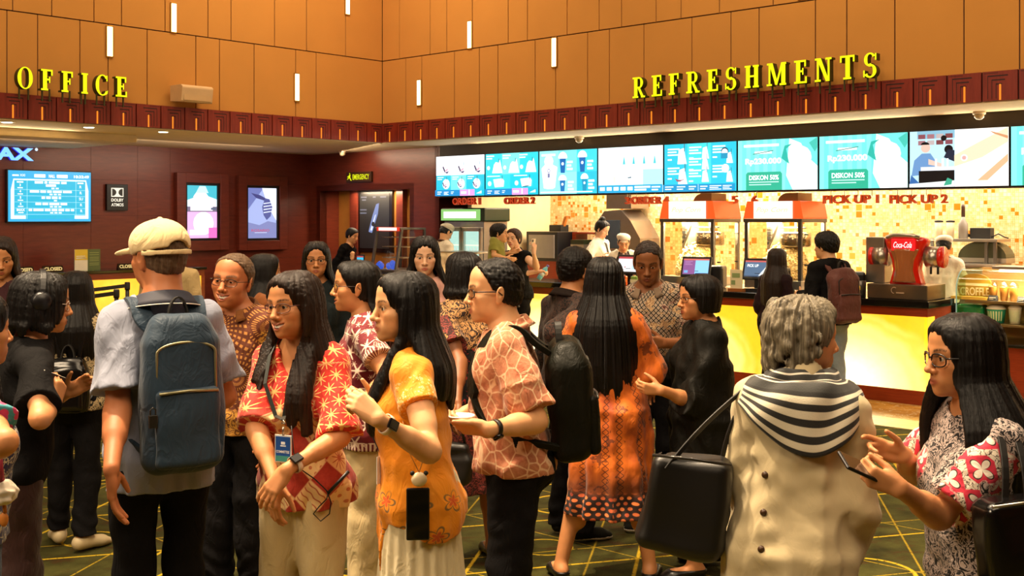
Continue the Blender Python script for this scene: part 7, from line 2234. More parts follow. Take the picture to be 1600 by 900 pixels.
def flowers_on_black(m, u, v, s):
 n = m.noise(m.coord(), 18.0, 4.0, 0.6, dist=1.4)
 fl = (n.above(0.58, 0.03)) * (m.noise(m.coord(), 5.0, 1.0).above(0.47, 0.05))
 pan = m.mix(fl, srgb('#100c0e'), m.mix(n, srgb('#8e1418'), srgb('#e2413a')))
 k = (m.noise(m.coord(), 24.0, 3.0, 0.55, dist=2.2) - 0.5).abs().below(0.05, 0.03)
 leaf = m.mix(k, srgb('#2a1710'), srgb('#b98a55'))
 up = v.above(1.16, 0.01).mx(s.gt(0.5))
 low = v.below(0.85, 0.02)
 cuff = s.gt(0.5) * v.above(0.12, 0.005)
 col = m.mix(up, pan, leaf)
 col = m.mix(cuff * ((u * 60.0).frac().gt(0.4)), col, srgb('#d8b98a'))
 return m.mix(low, col, m.mix(k, srgb('#3a1a18'), srgb('#8a3a34')))
def swirl_red_sleeve(m, u, v, s):
 n = m.noise(m.coord(), 30.0, 3.0, 0.6, dist=2.6)
 body = m.mix((n - 0.5).abs().below(0.055, 0.03), srgb('#141114'), srgb('#b9a7a0'))
 cx, cy, i, j = cell(u, v, 0.085, 0.075)
 r = (cx * cx + cy * cy).sqrt(); a = cy.atan2(cx)
 pet = (r - (a * 2.0).cos().abs() * 0.026 - 0.004)
 fl = m.mix(pet.below(0.0, 0.004), srgb('#d2324a'), srgb('#efe2d2'))
 fl = m.mix(pet.abs().below(0.0018, 0.001), fl, srgb('#3a2620'))
 fr = (cx.abs() + cy.abs()).above(0.048, 0.003)
 fl = m.mix(fr, fl, m.mix((m.noise(m.coord(), 70.0, 2.0) - 0.5).abs().below(0.03, 0.02), srgb('#eaddca'), srgb('#4a3a34')))
 return m.mix(s.gt(0.5), body, fl)
def stripes_scarf(m, u, v, s):
 return m.rgb(srgb('#cccccc'))
def navy_floral(m, u, v, s):
 n = m.noise(m.coord(), 20.0, 4.0, 0.6, dist=1.2)
 col = m.mix((n - 0.5).abs().below(0.02, 0.02) * 0.8, srgb('#2c2a4e'), srgb('#d9cfa8'))
 low = v.above(0.10, 0.015) * s.gt(0.5)
 d = m.voronoi(m.coord(), 34.0)
 c2 = m.mix(d.below(0.25, 0.05), srgb('#c23a6a'), srgb('#f0d9e4')); c2 = m.mix(d.above(0.6, 0.06), c2, srgb('#3f8f9a'))
 return m.mix(low, col, c2)
SK1 = skin_mat('skin_warm', '#c98a5a'); SK2 = skin_mat('skin_light', '#e0a878', lips='#a8453c'); SK3 = skin_mat('skin_deep', '#8f5a36', lips='#6a3026')
SK4 = skin_mat('skin_ruddy', '#c07a50', lips='#9a4a40', brow='#6a5a4c')
SK5 = skin_mat('skin_pale', '#eebd98', lips='#b0403c')
HB = hair_mat('hair_black', '#060505', '#1c1512', 0.34, 0.3)
HD = hair_mat('hair_dark_brown', '#0e0806', '#4a2c18', 0.36, 0.5)
HBR = hair_mat('hair_brown', '#2a160c', '#6a3f20', 0.4, 0.6)
HG = hair_mat('hair_grey', '#3c362c', '#b9ac90', 0.45, 0.95, streak=30.0)
HGM = hair_mat('hair_grey_brown', '#4a3626', '#8c735a', 0.45, 0.7)
BLACKC = flat_cloth('black_cloth', '#0d0c0d', 0.85, 0.3)
BLACKT = flat_cloth('black_trouser_cloth', '#121113', 0.9, 0.25)
CREAMT = flat_cloth('cream_trouser_cloth', '#cdb98a', 0.8, 0.08)
WHITEC = flat_cloth('white_uniform_cloth', '#e8dcc4', 0.8, 0.06)
SHOEB = plain('black_shoe_leather', '#0d0b0b', 0.35)
SOLEW = plain('white_rubber', '#d9d2c2', 0.6)
FACE = (0.0, -0.012, 0.062, 0.080)
WCUT = (0.92, 0, -0.25, 0.062)
def shoes(H, mat, low=False, sole=None):
 out = []
 for i in (0, 1):
  out.append(('shoe', lambda i=i: H.shoe(i, low=low), [mat]))
  if sole: out.append(('shoe_sole', lambda i=i: H.sole(i), [sole]))
 return out
def whair(H, mat, locks=(), **kw):
 a = dict(cap=0.012, cut=WCUT, nape=-0.10, side=None, face=FACE, locks=locks, gn=52)
 a.update(kw)
 return ('hair', lambda: H.hair(**a), [mat])
def mhair(H, mat, **kw):
 a = dict(cap=0.006, cut=(0.8, 0, -0.6, 0.026), groove=0.001, gn=70, fuzz=0.0015, step=0.0036)
 a.update(kw)
 return ('hair', lambda: H.hair(**a), [mat])
def cap_shape(H, kind):
 """baseball cap ('cap') or soft cook's cap ('cook')"""
 h, hs, R = H.hp, H.hs, H.Rh
 uz, ly = R[:, 2], R[:, 1]
 if kind == 'cap':
  it = [('add', Ell(h(-0.014, 0, 0.040), (0.092 * hs, 0.113 * hs, 0.092 * hs), uz, ly), 0.0),
    ('add', Ell(h(0.04, 0, 0.052), (0.076 * hs, 0.062 * hs, 0.066 * hs), uz, ly), 0.03),
    ('int', Plane(R @ A3(-0.10, 0, -1), h(0, 0, 0.018)), 0.003)]
  brim = Group([('add', Ell(h(0.125, 0, 0.026), (0.078 * hs, 0.085 * hs, 0.030 * hs), uz, ly), 0.0),
      ('int', Plane(R @ A3(0.18, 0, 1), h(0.125, 0, 0.030)), 0.002), ('sub', Ell(h(0.12, 0, -0.012), (0.11 * hs, 0.14 * hs, 0.034 * hs), uz, ly), 0.002)])
  it.append(('add', brim, 0.004))
  it.append(('sub', Ell(h(-0.128, 0, 0.026), (0.040 * hs, 0.05 * hs, 0.026 * hs), uz, ly), 0.003))
  it.append(('add', Ell(h(-0.014, 0, 0.133), (0.009 * hs, 0.009 * hs, 0.005 * hs), uz, ly), 0.004))
  it.append(('add', Group([('add', Ell(h(-0.014, 0, 0.022), (0.093 * hs, 0.115 * hs, 0.2), uz, ly), 0.0), ('sub', Ell(h(-0.014, 0, 0.022), (0.087 * hs, 0.109 * hs, 0.25), uz, ly), 0.0),
         ('int', Plane(R @ A3(0, 0, 1), h(0, 0, 0.020)), 0.001), ('int', Plane(R @ A3(0, 0, -1), h(0, 0, 0.004)), 0.001), ('int', Plane(R @ A3(1, 0, 0), h(-0.03, 0, 0)), 0.001)]), 0.003))
  it.append(('fun', lambda x, y, z: 0.0007 * np.sin(np.arctan2(y - H.C[1], x - H.C[0]) * 3) ** 20 * -2, 0))
  return shape(it, 0.004)
 it = [('add', Ell(h(-0.012, 0, 0.075), (0.098 * hs, 0.118 * hs, 0.058 * hs), R @ nrm(A3(-0.25, 0.12, 1)), ly), 0.0),
   ('add', Ell(h(-0.008, 0, 0.048), (0.085 * hs, 0.106 * hs, 0.035 * hs), uz, ly), 0.01),
   ('int', Plane(R @ A3(-0.12, 0, -1), h(0, 0, 0.030)), 0.004), ('fun', sines(3, 6, 30, 70, 0.003), 0)]
 return shape(it, 0.0055)
class Bag:
 """a backpack in the wearer's frame; becomes a thing of its own"""
 def __init__(s, H, label, name='backpack', w=0.30, h=0.46, d=0.15, z=1.08, gap=0.0, mat=None, trim=None, dx=None, dy=0.0, tilt=0.06, strap_w=0.055, th=0.014, pocket=True, straps=True, taper=0.8, handle=True):
  s.__dict__.update(locals())
  R = rot_y(tilt)
  back = -(0.114 * H.k * H.g + 0.014 + gap) if dx is None else dx
  s.c = A3(back - d / 2, dy, z)
  s.R = R
  s.root = None
 def solve(s):
  w, h, d, R, c = s.w, s.h, s.d, s.R, s.c
  it = [('add', Box(c + R @ A3(0, 0, -0.02), (d / 2, w / 2, h / 2 - 0.02), R, min(d, w) * 0.38), 0), ('add', Box(c + R @ A3(0.0, 0, h * 0.12), (d * 0.42, w / 2 * s.taper, h * 0.40), R, min(d, w) * 0.36), 0.03),
    ('fun', sines(int(h * 1000), 6, 18, 45, 0.006), 0)]
  out = {'bag_body': shape(it, 0.007)}
  if s.pocket:
   it = [('add', Box(c + R @ A3(-d / 2 + 0.002, 0, -h * 0.20), (0.028, w * 0.40, h * 0.25), R, 0.026), 0), ('fun', sines(int(h * 777), 5, 20, 50, 0.004), 0)]
   out['front_pocket'] = shape(it, 0.006)
  return out
 def build(s, data):
  H = s.H
  root = thing(s.name, s.label, 'bag' if s.name != 'backpack' else 'backpack', (H.X, H.Y, H.z0), H.th)
  for k, (v, f) in data.items(): np_object(k, v, f, [s.mat], root)
  w, h, d, R, c = s.w, s.h, s.d, s.R, s.c
  tr = s.trim or s.mat
  P = lambda x, y, z: tuple(c + R @ A3(x, y, z))
  def arch(x, hw, z0, z1, n=16):
   return [P(x, -hw, z0)] + [P(x, -hw * math.cos(PI * i / n), z1 - hw * 0.35 + hw * 0.35 * math.sin(PI * i / n)) for i in range(n + 1)] + [P(x, hw, z0)]
  mb = MB(); mb.tube(arch(-d / 2 + 0.004, w * 0.36, -h * 0.1, h * 0.34), 0.005, 6); mb.build('zip', [tr], root)
  if s.pocket:
   mb = MB(); mb.tube([P(-d / 2 - 0.024, -w * 0.36, h * 0.025), P(-d / 2 - 0.027, 0, h * 0.035), P(-d / 2 - 0.024, w * 0.36, h * 0.025)], 0.005, 6); mb.build('zip', [tr], root)
  if s.handle:
   mb = MB(); mb.ribbon([P(d * 0.15 - 0.0, 0.035 * math.cos(PI * i / 12), h / 2 - 0.015 + 0.085 * math.sin(PI * i / 12)) for i in range(13)], tuple(R @ A3(1, 0, 0)), 0.026, 0.006); mb.build('grab_handle', [BLKM], root)
  if s.straps:
   k = H.k
   for sg in (1, -1):
    y = sg * 0.092 * k
    e = 0.030
    pts = [P(d / 2 - 0.01, sg * w * 0.20, h * 0.42)]
    pts += [tuple(H.ub(-0.115, y / k * 0.95, 1.335)), tuple(H.ub(-0.075, y / k, 1.392)), tuple(H.ub(-0.02, y / k * 1.05, 1.408)), tuple(H.ub(0.045, y / k * 1.05, 1.380)), tuple(H.ub(0.095, y / k * 1.02, 1.31)), tuple(H.ub(0.128, y / k, 1.24)), tuple(H.ub(0.135, y / k * 1.1, 1.15)), tuple(H.ub(0.115, y / k * 1.35, 1.08)), tuple(H.ub(0.05, y / k * 1.72, 1.01)), tuple(H.ub(-0.03, y / k * 1.72, 0.98))]
    pts.append(P(d / 2 - 0.03, sg * w * 0.42, -h * 0.36))
    q = [np.array(p) for p in pts]
    for _ in range(2):
     n_ = [q[0]]
     for i in range(len(q) - 1): n_ += [q[i] * 0.75 + q[i + 1] * 0.25, q[i] * 0.25 + q[i + 1] * 0.75]
     q = n_ + [q[-1]]
    mb = MB(); m_ = len(q)
    mb.ribbon(q, [tuple(A3(0, 1, 0) if i < m_ * 0.28 else (A3(-0.5, sg, 0) if i < m_ * 0.62 else A3(0.0, 0.4 * sg, 1))) for i in range(m_)], [s.strap_w if i < m_ * 0.62 else 0.026 for i in range(m_)], s.th)
    mb.build('shoulder_strap', [s.mat], root, 0.003)
  s.root = root
  return root
BAGS = []
def held(H, name, label, cat, a, loc=None, group=None):
 """a thing at the palm of arm a, in the wearer's frame: returns root placed at world point, frame matrix (f, th, n)"""
 p = H.wld(a['palm'] if loc is None else loc)
 r = thing(name, label, cat, tuple(p), 0.0, group)
 M = np.stack([H.Rw @ a['f'], H.Rw @ a['th'], H.Rw @ a['n']], 1)
 M4 = Matrix([list(M[i]) + [0] for i in range(3)] + [[0, 0, 0, 1]])
 return r, M4
def watch_part(H, a, face='#0a0a0c', strap='#d9c4ae', square=True, at=0.035):
 mb = MB()
 W, E = a['W'], a['E']
 d = nrm(E - W); c = W + d * at
 out = nrm(-a['n'] - d * np.dot(-a['n'], d)); th = np.cross(d, out)
 ar = a['ar']; r0, r1 = 0.0265 * ar + 0.003, 0.031 * ar + 0.003
 pts = [c + (out * math.cos(t) * 1.0 * r0 + th * math.sin(t) * r1) for t in np.linspace(0, 2 * PI, 24, endpoint=False)]
 ring = []
 for p in pts:
  o = nrm(p - c)
  ring.append([tuple(p + d * 0.009), tuple(p + o * 0.003 + d * 0.009), tuple(p + o * 0.003 - d * 0.009), tuple(p - d * 0.009)])
 mb.loft(ring + [ring[0]], caps=False)
 o_ = mb.build('watch_strap', [plain('watch_strap_' + strap[1:], strap, 0.5)], H.root)
 M4 = Matrix([[d[i], th[i], out[i], c[i] + out[i] * (r0 + 0.004)] for i in range(3)] + [[0, 0, 0, 1]])
 mb = MB(M4)
 if square: mb.box(-0.020, 0.020, -0.016, 0.016, -0.004, 0.006)
 else: mb.lathe([(0.021, -0.004), (0.021, 0.004), (0.017, 0.007), (0.001, 0.0072)], n=20)
 mb.build('watch_face', [plain('watch_glass', face, 0.08)], o_, 0.003)
# ================================================================ the crowd
H = Human(-62, 3.5, 1.60, 40, 'f', armR=dict(e=('p', 8, 690, 'near'), w=('p', -60, 730, 'far')), yaw=10)
person('person cut by the left edge, only a navy floral sleeve and forearm showing', H, SK1, [whair(H, HB, H.curtain(70, 290, 20, 1.2)), ('blouse', lambda H=H: H.top(0.84, sleeve=0.62, seed=61), [cloth('navy_floral_cloth', navy_floral)]),
  ('trousers', lambda H=H: H.pants(seed=62), [flat_cloth('blue_denim', '#3e4c66')])] + shoes(H, SHOEB))
H2 = H = Human(12, 4.4, 1.62, 34, 'f', head=40, girth=0.9, yaw=-6, pitch=6, fwd=0.03,
   armR=dict(e=('p', 62, 655, 'near'), w=('y', 86, 634, 4.24), f=(0.1, 0.35, 0.9), n=(-0.75, 0.3, 0.1), curl=(40, 50, 35)), armL=dict(ed=(0.1, 0.1, -1), wd=(0.5, -0.7, 0.5)))
locks = H.curtain(75, 320, 24, 1.42, r=0.024, seed=8, ear=0.092)
def hp2(H, root):
 mb = MB(); R = H.Rh
 mb.ribbon([tuple(H.hp(-0.012 + 0.0, 0.098 * math.cos(a), 0.03 + 0.106 * math.sin(a))) for a in np.linspace(0, PI, 22)], tuple(R[:, 0]), 0.022, 0.008); o = mb.build('headphones', [BLKP], root, 0.002)
 for y in (1, -1):
  mb = MB(); p0, p1 = H.hp(-0.012, y * 0.088, 0.012), H.hp(-0.012, y * 0.112, 0.012)
  mb.tube([p0, p0 * .6 + p1 * .4, p1], [0.038, 0.040, 0.030], 18); mb.tube([H.hp(-0.012, y * 0.098, 0.012), H.hp(-0.012, y * 0.100, 0.05)], 0.008, 8); mb.build('ear_cup', [BLKP], o)
 a = H.arms[1]
 r, M = held(H, 'phone', 'phone held by the woman in the black tee at the left', 'phone', a, group=None)
 mb = MB(M); mb.box(-0.02, 0.055, -0.035, 0.09, -0.016, -0.008); mb.build('case', [plain('white_phone', '#e2dcd4', 0.3)], r, 0.003)
 mb = MB(M); mb.box(-0.018, 0.053, -0.033, 0.088, -0.0165, -0.016); mb.build('screen', [BLKP], r)
person('person in black tee and headphones with wavy black bob, holding a phone', H, SK1, [whair(H, HB, locks, groove=0.0025), ('tee_shirt', lambda H=H: H.top(0.80, sleeve=0.72, seed=21, sl_loose=0.02, drape=1.05), [BLACKC]),
  ('trousers', lambda H=H: H.pants(loose=0.05, seed=22, ankle=0.03), [flat_cloth('plum_brown_cloth', '#3a2320', 0.6, 0.25)])] + shoes(H, SHOEB), glasses=dict(hexc='#d8c8b8', lens=True), after=hp2)
H = Human(4, 6.9, 1.715, -75, 'f', lids=0.7, pitch=14, yaw=8, fine=True)
person('person with long dark hair looking down, face half cut at the left edge', H, SK1, [whair(H, HD, H.curtain(62, 300, 24, 1.2, seed=31), face=(0.0, -0.01, 0.058, 0.078)), ('top', lambda H=H: H.top(0.85, sleeve=1.6, seed=32), [flat_cloth('plum_top', '#3a1a20')]),
  ('trousers', lambda H=H: H.pants(seed=33), [BLACKT])] + shoes(H, SHOEB))
H4 = H = Human(117, 6.28, 1.535, 98, 'f', armL=dict(ed=(0.2, 0.35, -1), wd=(0.9, -0.2, 0.25)), armR=dict(ed=(0.2, -0.35, -1), wd=(0.9, 0.2, 0.25)), feet=((0.06, 0.10, 20), (-0.10, -0.07, -40)), girth=0.95)
def tee4(H, root):
 pass
person('person seen from behind, straight black hair, swirl blouse and small shiny backpack', H, SK1, [whair(H, HB, H.curtain(80, 280, 26, 1.07, seed=41, r=0.020), groove=0.0014), ('blouse', lambda H=H: H.top(0.78, sleeve=1.0, seed=42, sl_loose=0.025), [cloth('beige_swirl_cloth', swirl('#171310', '#c0ab80', 30.0, w=0.07))]),
  ('trousers', lambda H=H: H.pants(loose=0.008, e=0.013, seed=43, ankle=0.09), [BLACKT])] + shoes(H, plain('cream_shoe', '#cdbb92', 0.5)))
BAGS.append(Bag(H, 'small shiny black backpack on the long-haired woman at the left', w=0.235, h=0.30, d=0.10, z=0.93, mat=plain('black_patent', '#0b0a0a', 0.18), trim=plain('black_zip', '#1c1a18', 0.3), strap_w=0.022, taper=0.86, gap=0.01, handle=True))
H5 = H = Human(250, 4.15, 1.825, 122, 'm', head=254, yaw=20, pitch=4, girth=0.92, shoulder=0.88, armL=dict(e=('p', 184, 638, 'near'), w=('p', 174, 732, 'near'), f=(-0.02, 0.12, -1), n=(0.9, 0.2, 0), curl=(14, 18, 10)), armR=dict(ed=(0.1, -0.3, -1), wd=(0.8, 0.1, 0.3)), neck=1.05)
POLO = flat_cloth('pale_blue_pique', '#8d93a6', 0.85, 0.06)
def cap5(H, root):
 collar_part(H, root, plain('navy_collar', '#26293a', 0.7), h=0.03, fall=0.045, spread=0.03, gap=0.7, stripe=plain('white_piping', '#e8e4da', 0.6))
person('tall man seen from behind in a beige cap and pale blue polo shirt', H, SK4, [mhair(H, HGM, side=0.06, nape=-0.07), ('cap', lambda H=H: cap_shape(H, 'cap'), [flat_cloth('beige_cap_cotton', '#dcc595', 0.85, 0.06)]),
  ('polo_shirt', lambda H=H: H.top(0.86, sleeve=0.80, seed=51, sl_loose=0.025, fold=0.008, drape=1.06), [POLO]),
  ('trousers', lambda H=H: H.pants(loose=0.012, e=0.006, seed=52, waist=0.95), [BLACKT])] + shoes(H, SHOEB), after=cap5)
BAGS.append(Bag(H, 'navy blue backpack on the back of the man in the cap', w=0.285, h=0.55, d=0.16, z=1.22, mat=flat_cloth('navy_backpack_cloth', '#24384a', 0.6, 0.2), trim=plain('brass_zip', '#8f8a6a', 0.35, 0.6), dy=-0.02, strap_w=0.07))
H6 = H = Human(372, 5.5, 1.665, -106, 'm', yaw=4, roll=-6, pitch=0, smile=1.0, lids=0.6, hs=1.06, feet=((0.02, 0.10, 10), (0.03, -0.10, -10)))
person('laughing grey-haired man in glasses and a brown batik shirt', H, SK4, [mhair(H, HGM, cut=(0.78, 0, -0.62, -0.004), groove=0.001), ('shirt', lambda H=H: H.top(0.80, sleeve=0.85, seed=63, drape=1.03), [cloth('brown_ray_batik', rays_batik)]),
  ('trousers', lambda H=H: H.pants(seed=64, loose=0.03), [BLACKT])] + shoes(H, SHOEB), smile_teeth=True, glasses=dict(hexc='#15100e', hh=0.016, w=0.027), after=lambda H, root: collar_part(H, root, cloth('brown_ray_collar', rays_batik) if False else flat_cloth('brown_collar', '#7a4a20'), gap=0.9))
H = Human(403, 7.3, 1.60, 25, 'f', girth=1.0, fine=False, feet=((0.0, 0.09, 8), (0.02, -0.12, -12)))
person('person with long straight black hair and brown top behind the laughing man', H, SK1, [whair(H, HB, H.curtain(70, 300, 26, 1.0, seed=71, r=0.022)), ('top', lambda H=H: H.top(0.70, sleeve=1.7, seed=72), [flat_cloth('tan_brown_top', '#8a4f22')]),
  ('skirt', lambda H=H: H.pants(ankle=0.42, loose=0.03, seed=73), [flat_cloth('dark_brown_skirt', '#3c2013')])] + shoes(H, plain('pink_sandal', '#b98a70', 0.5), low=True))
H8 = H = Human(474, 4.12, 1.64, -112, 'f', head=470, yaw=-10, pitch=2, roll=3, smile=0.95, girth=0.90, bust=0.95,
   armR=dict(e=('p', 400, 668, 'near'), w=('p', 430, 752, 'near'), f=(-0.1, 0.0, -1), n=(0.5, 0.8, 0), curl=(20, 25, 15)),
   armL=dict(e=('p', 532, 682, 'near'), w=('p', 449, 733, 'near'), f=(-0.62, -0.12, -0.78), n=(0.25, 0.9, -0.35), curl=(16, 24, 16), spread=0.10, thumb=(0.9, 0.25, 0.35)))
REDB = cloth('red_patchwork_batik', red_batik, 0.7)
locks = H.front_locks(1, 1.13, 6, seed=81, y0=0.085, spread=0.07) + H.curtain(78, 285, 24, 1.16, seed=82, r=0.022) + H.front_locks(-1, 1.24, 4, seed=83, y0=0.10, spread=0.05, r=0.013)
def after8(H, root):
 watch_part(H, H.arms[0])
 collar_part(H, root, REDB, h=0.022, fall=0.035, gap=1.3, spread=0.014, z0=-0.012)
person('smiling woman in glasses, red patchwork batik blouse and cream trousers', H, SK1, [whair(H, HD, locks, face=(0.006, -0.012, 0.058, 0.082), groove=0.0024), ('blouse', lambda H=H: H.top(0.80, sleeve=0.98, seed=84, vneck=0.11, sl_loose=0.022, flare=0.01, fold=0.007, neck=0.016), [REDB]),
  ('trousers', lambda H=H: H.pants(loose=0.028, seed=85), [CREAMT])] + shoes(H, plain('tan_shoe', '#8a6038', 0.5)), smile_teeth=True, glasses=dict(hexc='#4a2320', w=0.0285, hh=0.017), after=after8)
H9 = H = Human(655, 3.85, 1.65, 180, 'f', head=645, yaw=24, girth=0.94, fwd=0.0,
   armL=dict(e=('p', 672, 706, 'near'), w=('p', 592, 656, 'near'), f=(-0.75, 0.05, 0.62), n=(-0.35, 0.85, -0.3), curl=(48, 62, 40), size=1.0, thumb=(0.85, 0.35, 0.4)),
   armR=dict(e=('l', 0.06, -0.24, 1.06), w=('p', 585, 640, 'near'), f=(-0.8, -0.1, 0.5), n=(0.1, -0.9, 0.1), curl=(50, 60, 40)))
locks = H.front_locks(1, 1.15, 6, seed=91, y0=0.075, spread=0.06, x1=0.15) + H.curtain(80, 280, 26, 1.22, seed=92, r=0.021) + H.front_locks(-1, 1.15, 4, seed=93, y0=0.07, spread=0.05, x1=0.16)
ORT = cloth('orange_lace_tunic', orange_tunic, 0.6, coat=0.0)
def after9(H, root):
 watch_part(H, H.arms[0], strap='#e0c8ae')
def hem9(x, y, z):
 a = np.arctan2(y, x)
 hem = 0.80 - 0.16 * np.exp(-((a - 0.5) / 0.22) ** 2) - 0.03 * np.cos(3 * a)
 return np.maximum(0, (hem - z)) * 2.2
def tunic9(H):
 return H.top(0.62, sleeve=0.42, seed=94, vneck=0.09, sl_loose=0.012, sl_e=0.014, flare=0.015, drape=1.0, neck=0.02, extra=[('fun', hem9, 0)])
def skirt(H, hem, top=0.98, e=0.012, flare=0.10, pleats=26, amp=0.006, seed=1, wid=1.0):
 k, g = H.k, H.g
 hipw, hipd = 0.165 * k * g * wid, 0.125 * k * g * wid
 it = [('add', p.grow(e), 0.05) for p in H.torso[:1] + H.torso[-6:-4]]
 it.append(('add', Seg(A3(0, 0, 0.95 * k), A3(-0.01, 0, hem - 0.05), (hipw * .9 + e, hipd * .9 + e), (hipw + flare, hipd + flare), lat=(0, 1, 0), cap=0.05), 0.04))
 ph = seed * 1.7
 it.append(('fun', lambda x, y, z: amp * np.clip((top - z) / 0.25, 0, 1) * np.sin(pleats * np.arctan2(y, x) + ph + 0.6 * np.sin(3 * np.arctan2(y, x))), 0))
 it.append(('fun', sines(seed + 7, 5, 8, 20, 0.006), 0))
 it.append(('int', Plane((0, 0, 1), (0, 0, top)), 0.004)); it.append(('int', Plane((0, 0, -1), (0, 0, hem)), 0.004))
 v, f = shape(it, 0.0075)
 return v, f, {'pc': np.stack([np.arctan2(v[:, 1], v[:, 0]) * 0.16, v[:, 2], np.zeros(len(v))], 1)}
person('woman with long black hair in an orange lace tunic over a pleated white skirt', H, SK2, [whair(H, HB, locks, face=(-0.004, -0.012, 0.056, 0.082), groove=0.0016), ('tunic', lambda H=H: tunic9(H), [ORT]),
  ('skirt', lambda H=H: skirt(H, 0.12, seed=95, flare=0.10), [flat_cloth('white_pleated_cloth', '#d9cba6', 0.7, 0.05)])] + shoes(H, plain('tan_shoe', '#8a6038', 0.5), low=True), after=after9)
H10 = H = Human(578, 5.2, 1.64, 186, 'f', head=572, yaw=4, girth=1.12, smile=0.35, armL=dict(e=('p', 607, 590, 'near'), w=('p', 560, 640, 'near'), n=(0, 0.8, -0.3)), armR=dict(wd=(0.9, 0.2, 0.0)))
person('woman in round glasses and a maroon snowflake batik blouse, hair tied back', H, SK1, [whair(H, HB, H.curtain(120, 240, 12, 1.25, seed=101, r=0.018), cut=(0.85, 0, -0.45, 0.035), face=(0.0, -0.02, 0.060, 0.080), cap=0.009), ('blouse', lambda H=H: H.top(0.80, sleeve=0.62, seed=102, sl_loose=0.018), [cloth('maroon_snowflake_batik', maroon_snow)]),
  ('trousers', lambda H=H: H.pants(loose=0.035, seed=103), [CREAMT])] + shoes(H, plain('brown_shoe', '#4a2c1a', 0.45)), glasses=dict(hexc='#2a1a18', round_=2.0, hh=0.021, w=0.024))
H11 = H = Human(803, 4.45, 1.672, 180, 'm', head=792, yaw=8, pitch=2, girth=1.04, smile=0.25,
   armL=dict(e=('p', 838, 658, 'near'), w=('p', 762, 672, 'near'), f=(-1, 0.15, 0.12), n=(0.1, 0.75, 0.6), curl=(28, 40, 30), thumb=(0.8, 0.3, -0.3)),
   armR=dict(e=('l', 0.02, -0.27, 1.10), w=('p', 728, 645, 'near'), f=(-0.9, -0.25, -0.2), n=(-0.1, -0.5, -0.8), curl=(35, 45, 30)))
SALM = cloth('salmon_veined_batik', veined('#a85638', '#d99a74', '#f2cfa6', 11.0), 0.75)
def after11(H, root):
 watch_part(H, H.arms[0], square=False, strap='#14130f')
 collar_part(H, root, SALM, gap=0.7)
 a = H.arms[0]
 p = H.wld(a['W'] + a['f'] * 0.10 + A3(0, -0.03, 0.03))
 r = thing('snack_dish', 'white shallow dish held by the man with the black backpack', 'dish', tuple(p), 0.0)
 mb = MB(); mb.lathe([(0.035, -0.018), (0.05, 0.0), (0.05, 0.006), (0.03, -0.012)], n=20); mb.build('dish', [plain('white_plastic_dish', '#ece6da', 0.3)], r)
person('man in glasses and salmon veined batik shirt with a close haircut', H, SK2, [mhair(H, HB, cut=(0.85, 0, -0.5, 0.008), cap=0.005, top=0.008, groove=0.0012), ('shirt', lambda H=H: H.top(0.85, sleeve=0.86, seed=111, sl_loose=0.026, drape=1.05, fold=0.007), [SALM]),
  ('trousers', lambda H=H: H.pants(seed=112, loose=0.02), [BLACKT])] + shoes(H, SHOEB), glasses=dict(hexc='#1c1410', hh=0.016, w=0.027, r=0.002), after=after11)
BAGS.append(Bag(H, 'black backpack on the man in the salmon shirt', w=0.31, h=0.47, d=0.17, z=1.13, mat=flat_cloth('black_backpack_cloth', '#14150f', 0.45, 0.2), trim=plain('grey_zip', '#4a4a46', 0.35, 0.5), strap_w=0.065, th=0.022))
H = Human(495, 7.6, 1.675, -82, 'f', pitch=2, fine=True)
person('woman with glasses and shoulder-length black hair before the corner cabinet', H, SK1, [whair(H, HB, H.curtain(65, 295, 22, 1.27, seed=121)), ('top', lambda H=H: H.top(0.85, sleeve=1.7, seed=122), [flat_cloth('dark_teal_top', '#1c2426')]),
  ('trousers', lambda H=H: H.pants(seed=123), [BLACKT])] + shoes(H, SHOEB), glasses=dict(hexc='#1a1210', w=0.029, hh=0.017))
H13 = H = Human(664, 7.4, 1.71, -86, 'f', head=664, pitch=8, armL=dict(wd=(0.8, -0.5, 0.4)), armR=dict(wd=(0.8, 0.5, 0.35)))
person('pale-faced woman with long wavy black hair and a pale pink blouse', H, SK5, [whair(H, HB, H.curtain(62, 298, 24, 1.24, seed=131, r=0.024), groove=0.003, face=(0.004, -0.012, 0.054, 0.084)), ('blouse', lambda H=H: H.top(0.85, sleeve=1.3, seed=132, sl_loose=0.03), [flat_cloth('pale_pink_cloth', '#d9a596', 0.7)]),
  ('trousers', lambda H=H: H.pants(seed=133, loose=0.05, ankle=0.12), [flat_cloth('sage_trouser', '#8f8a5a')])] + shoes(H, SHOEB, low=True))
H14 = H = Human(738, 6.0, 1.65, 118, 'f', head=729, girth=1.18, yaw=10, armL=dict(e=('p', 718, 566, 'near'), w=('p', 714, 628, 'near'), n=(0.5, 0.6, 0)), feet=((0.05, 0.10, 5), (0.0, -0.12, -15)))
FLB = cloth('black_floral_batik', flowers_on_black)
person('woman with a shiny black bob in a black batik dress with red flowers', H, SK3, [whair(H, HB, H.curtain(60, 300, 24, 1.43, seed=141, r=0.024, ragged=0.015), groove=0.0024), ('dress', lambda H=H: H.top(0.40, sleeve=0.62, seed=142, sl_loose=0.02), [FLB])] + shoes(H, SHOEB, low=True))
H15 = H = Human(893, 6.45, 1.66, 32, 'm', head=889, yaw=8, girth=1.05, armR=dict(e=('p', 872, 520, 'near'), w=('p', 915, 560, 'far')));
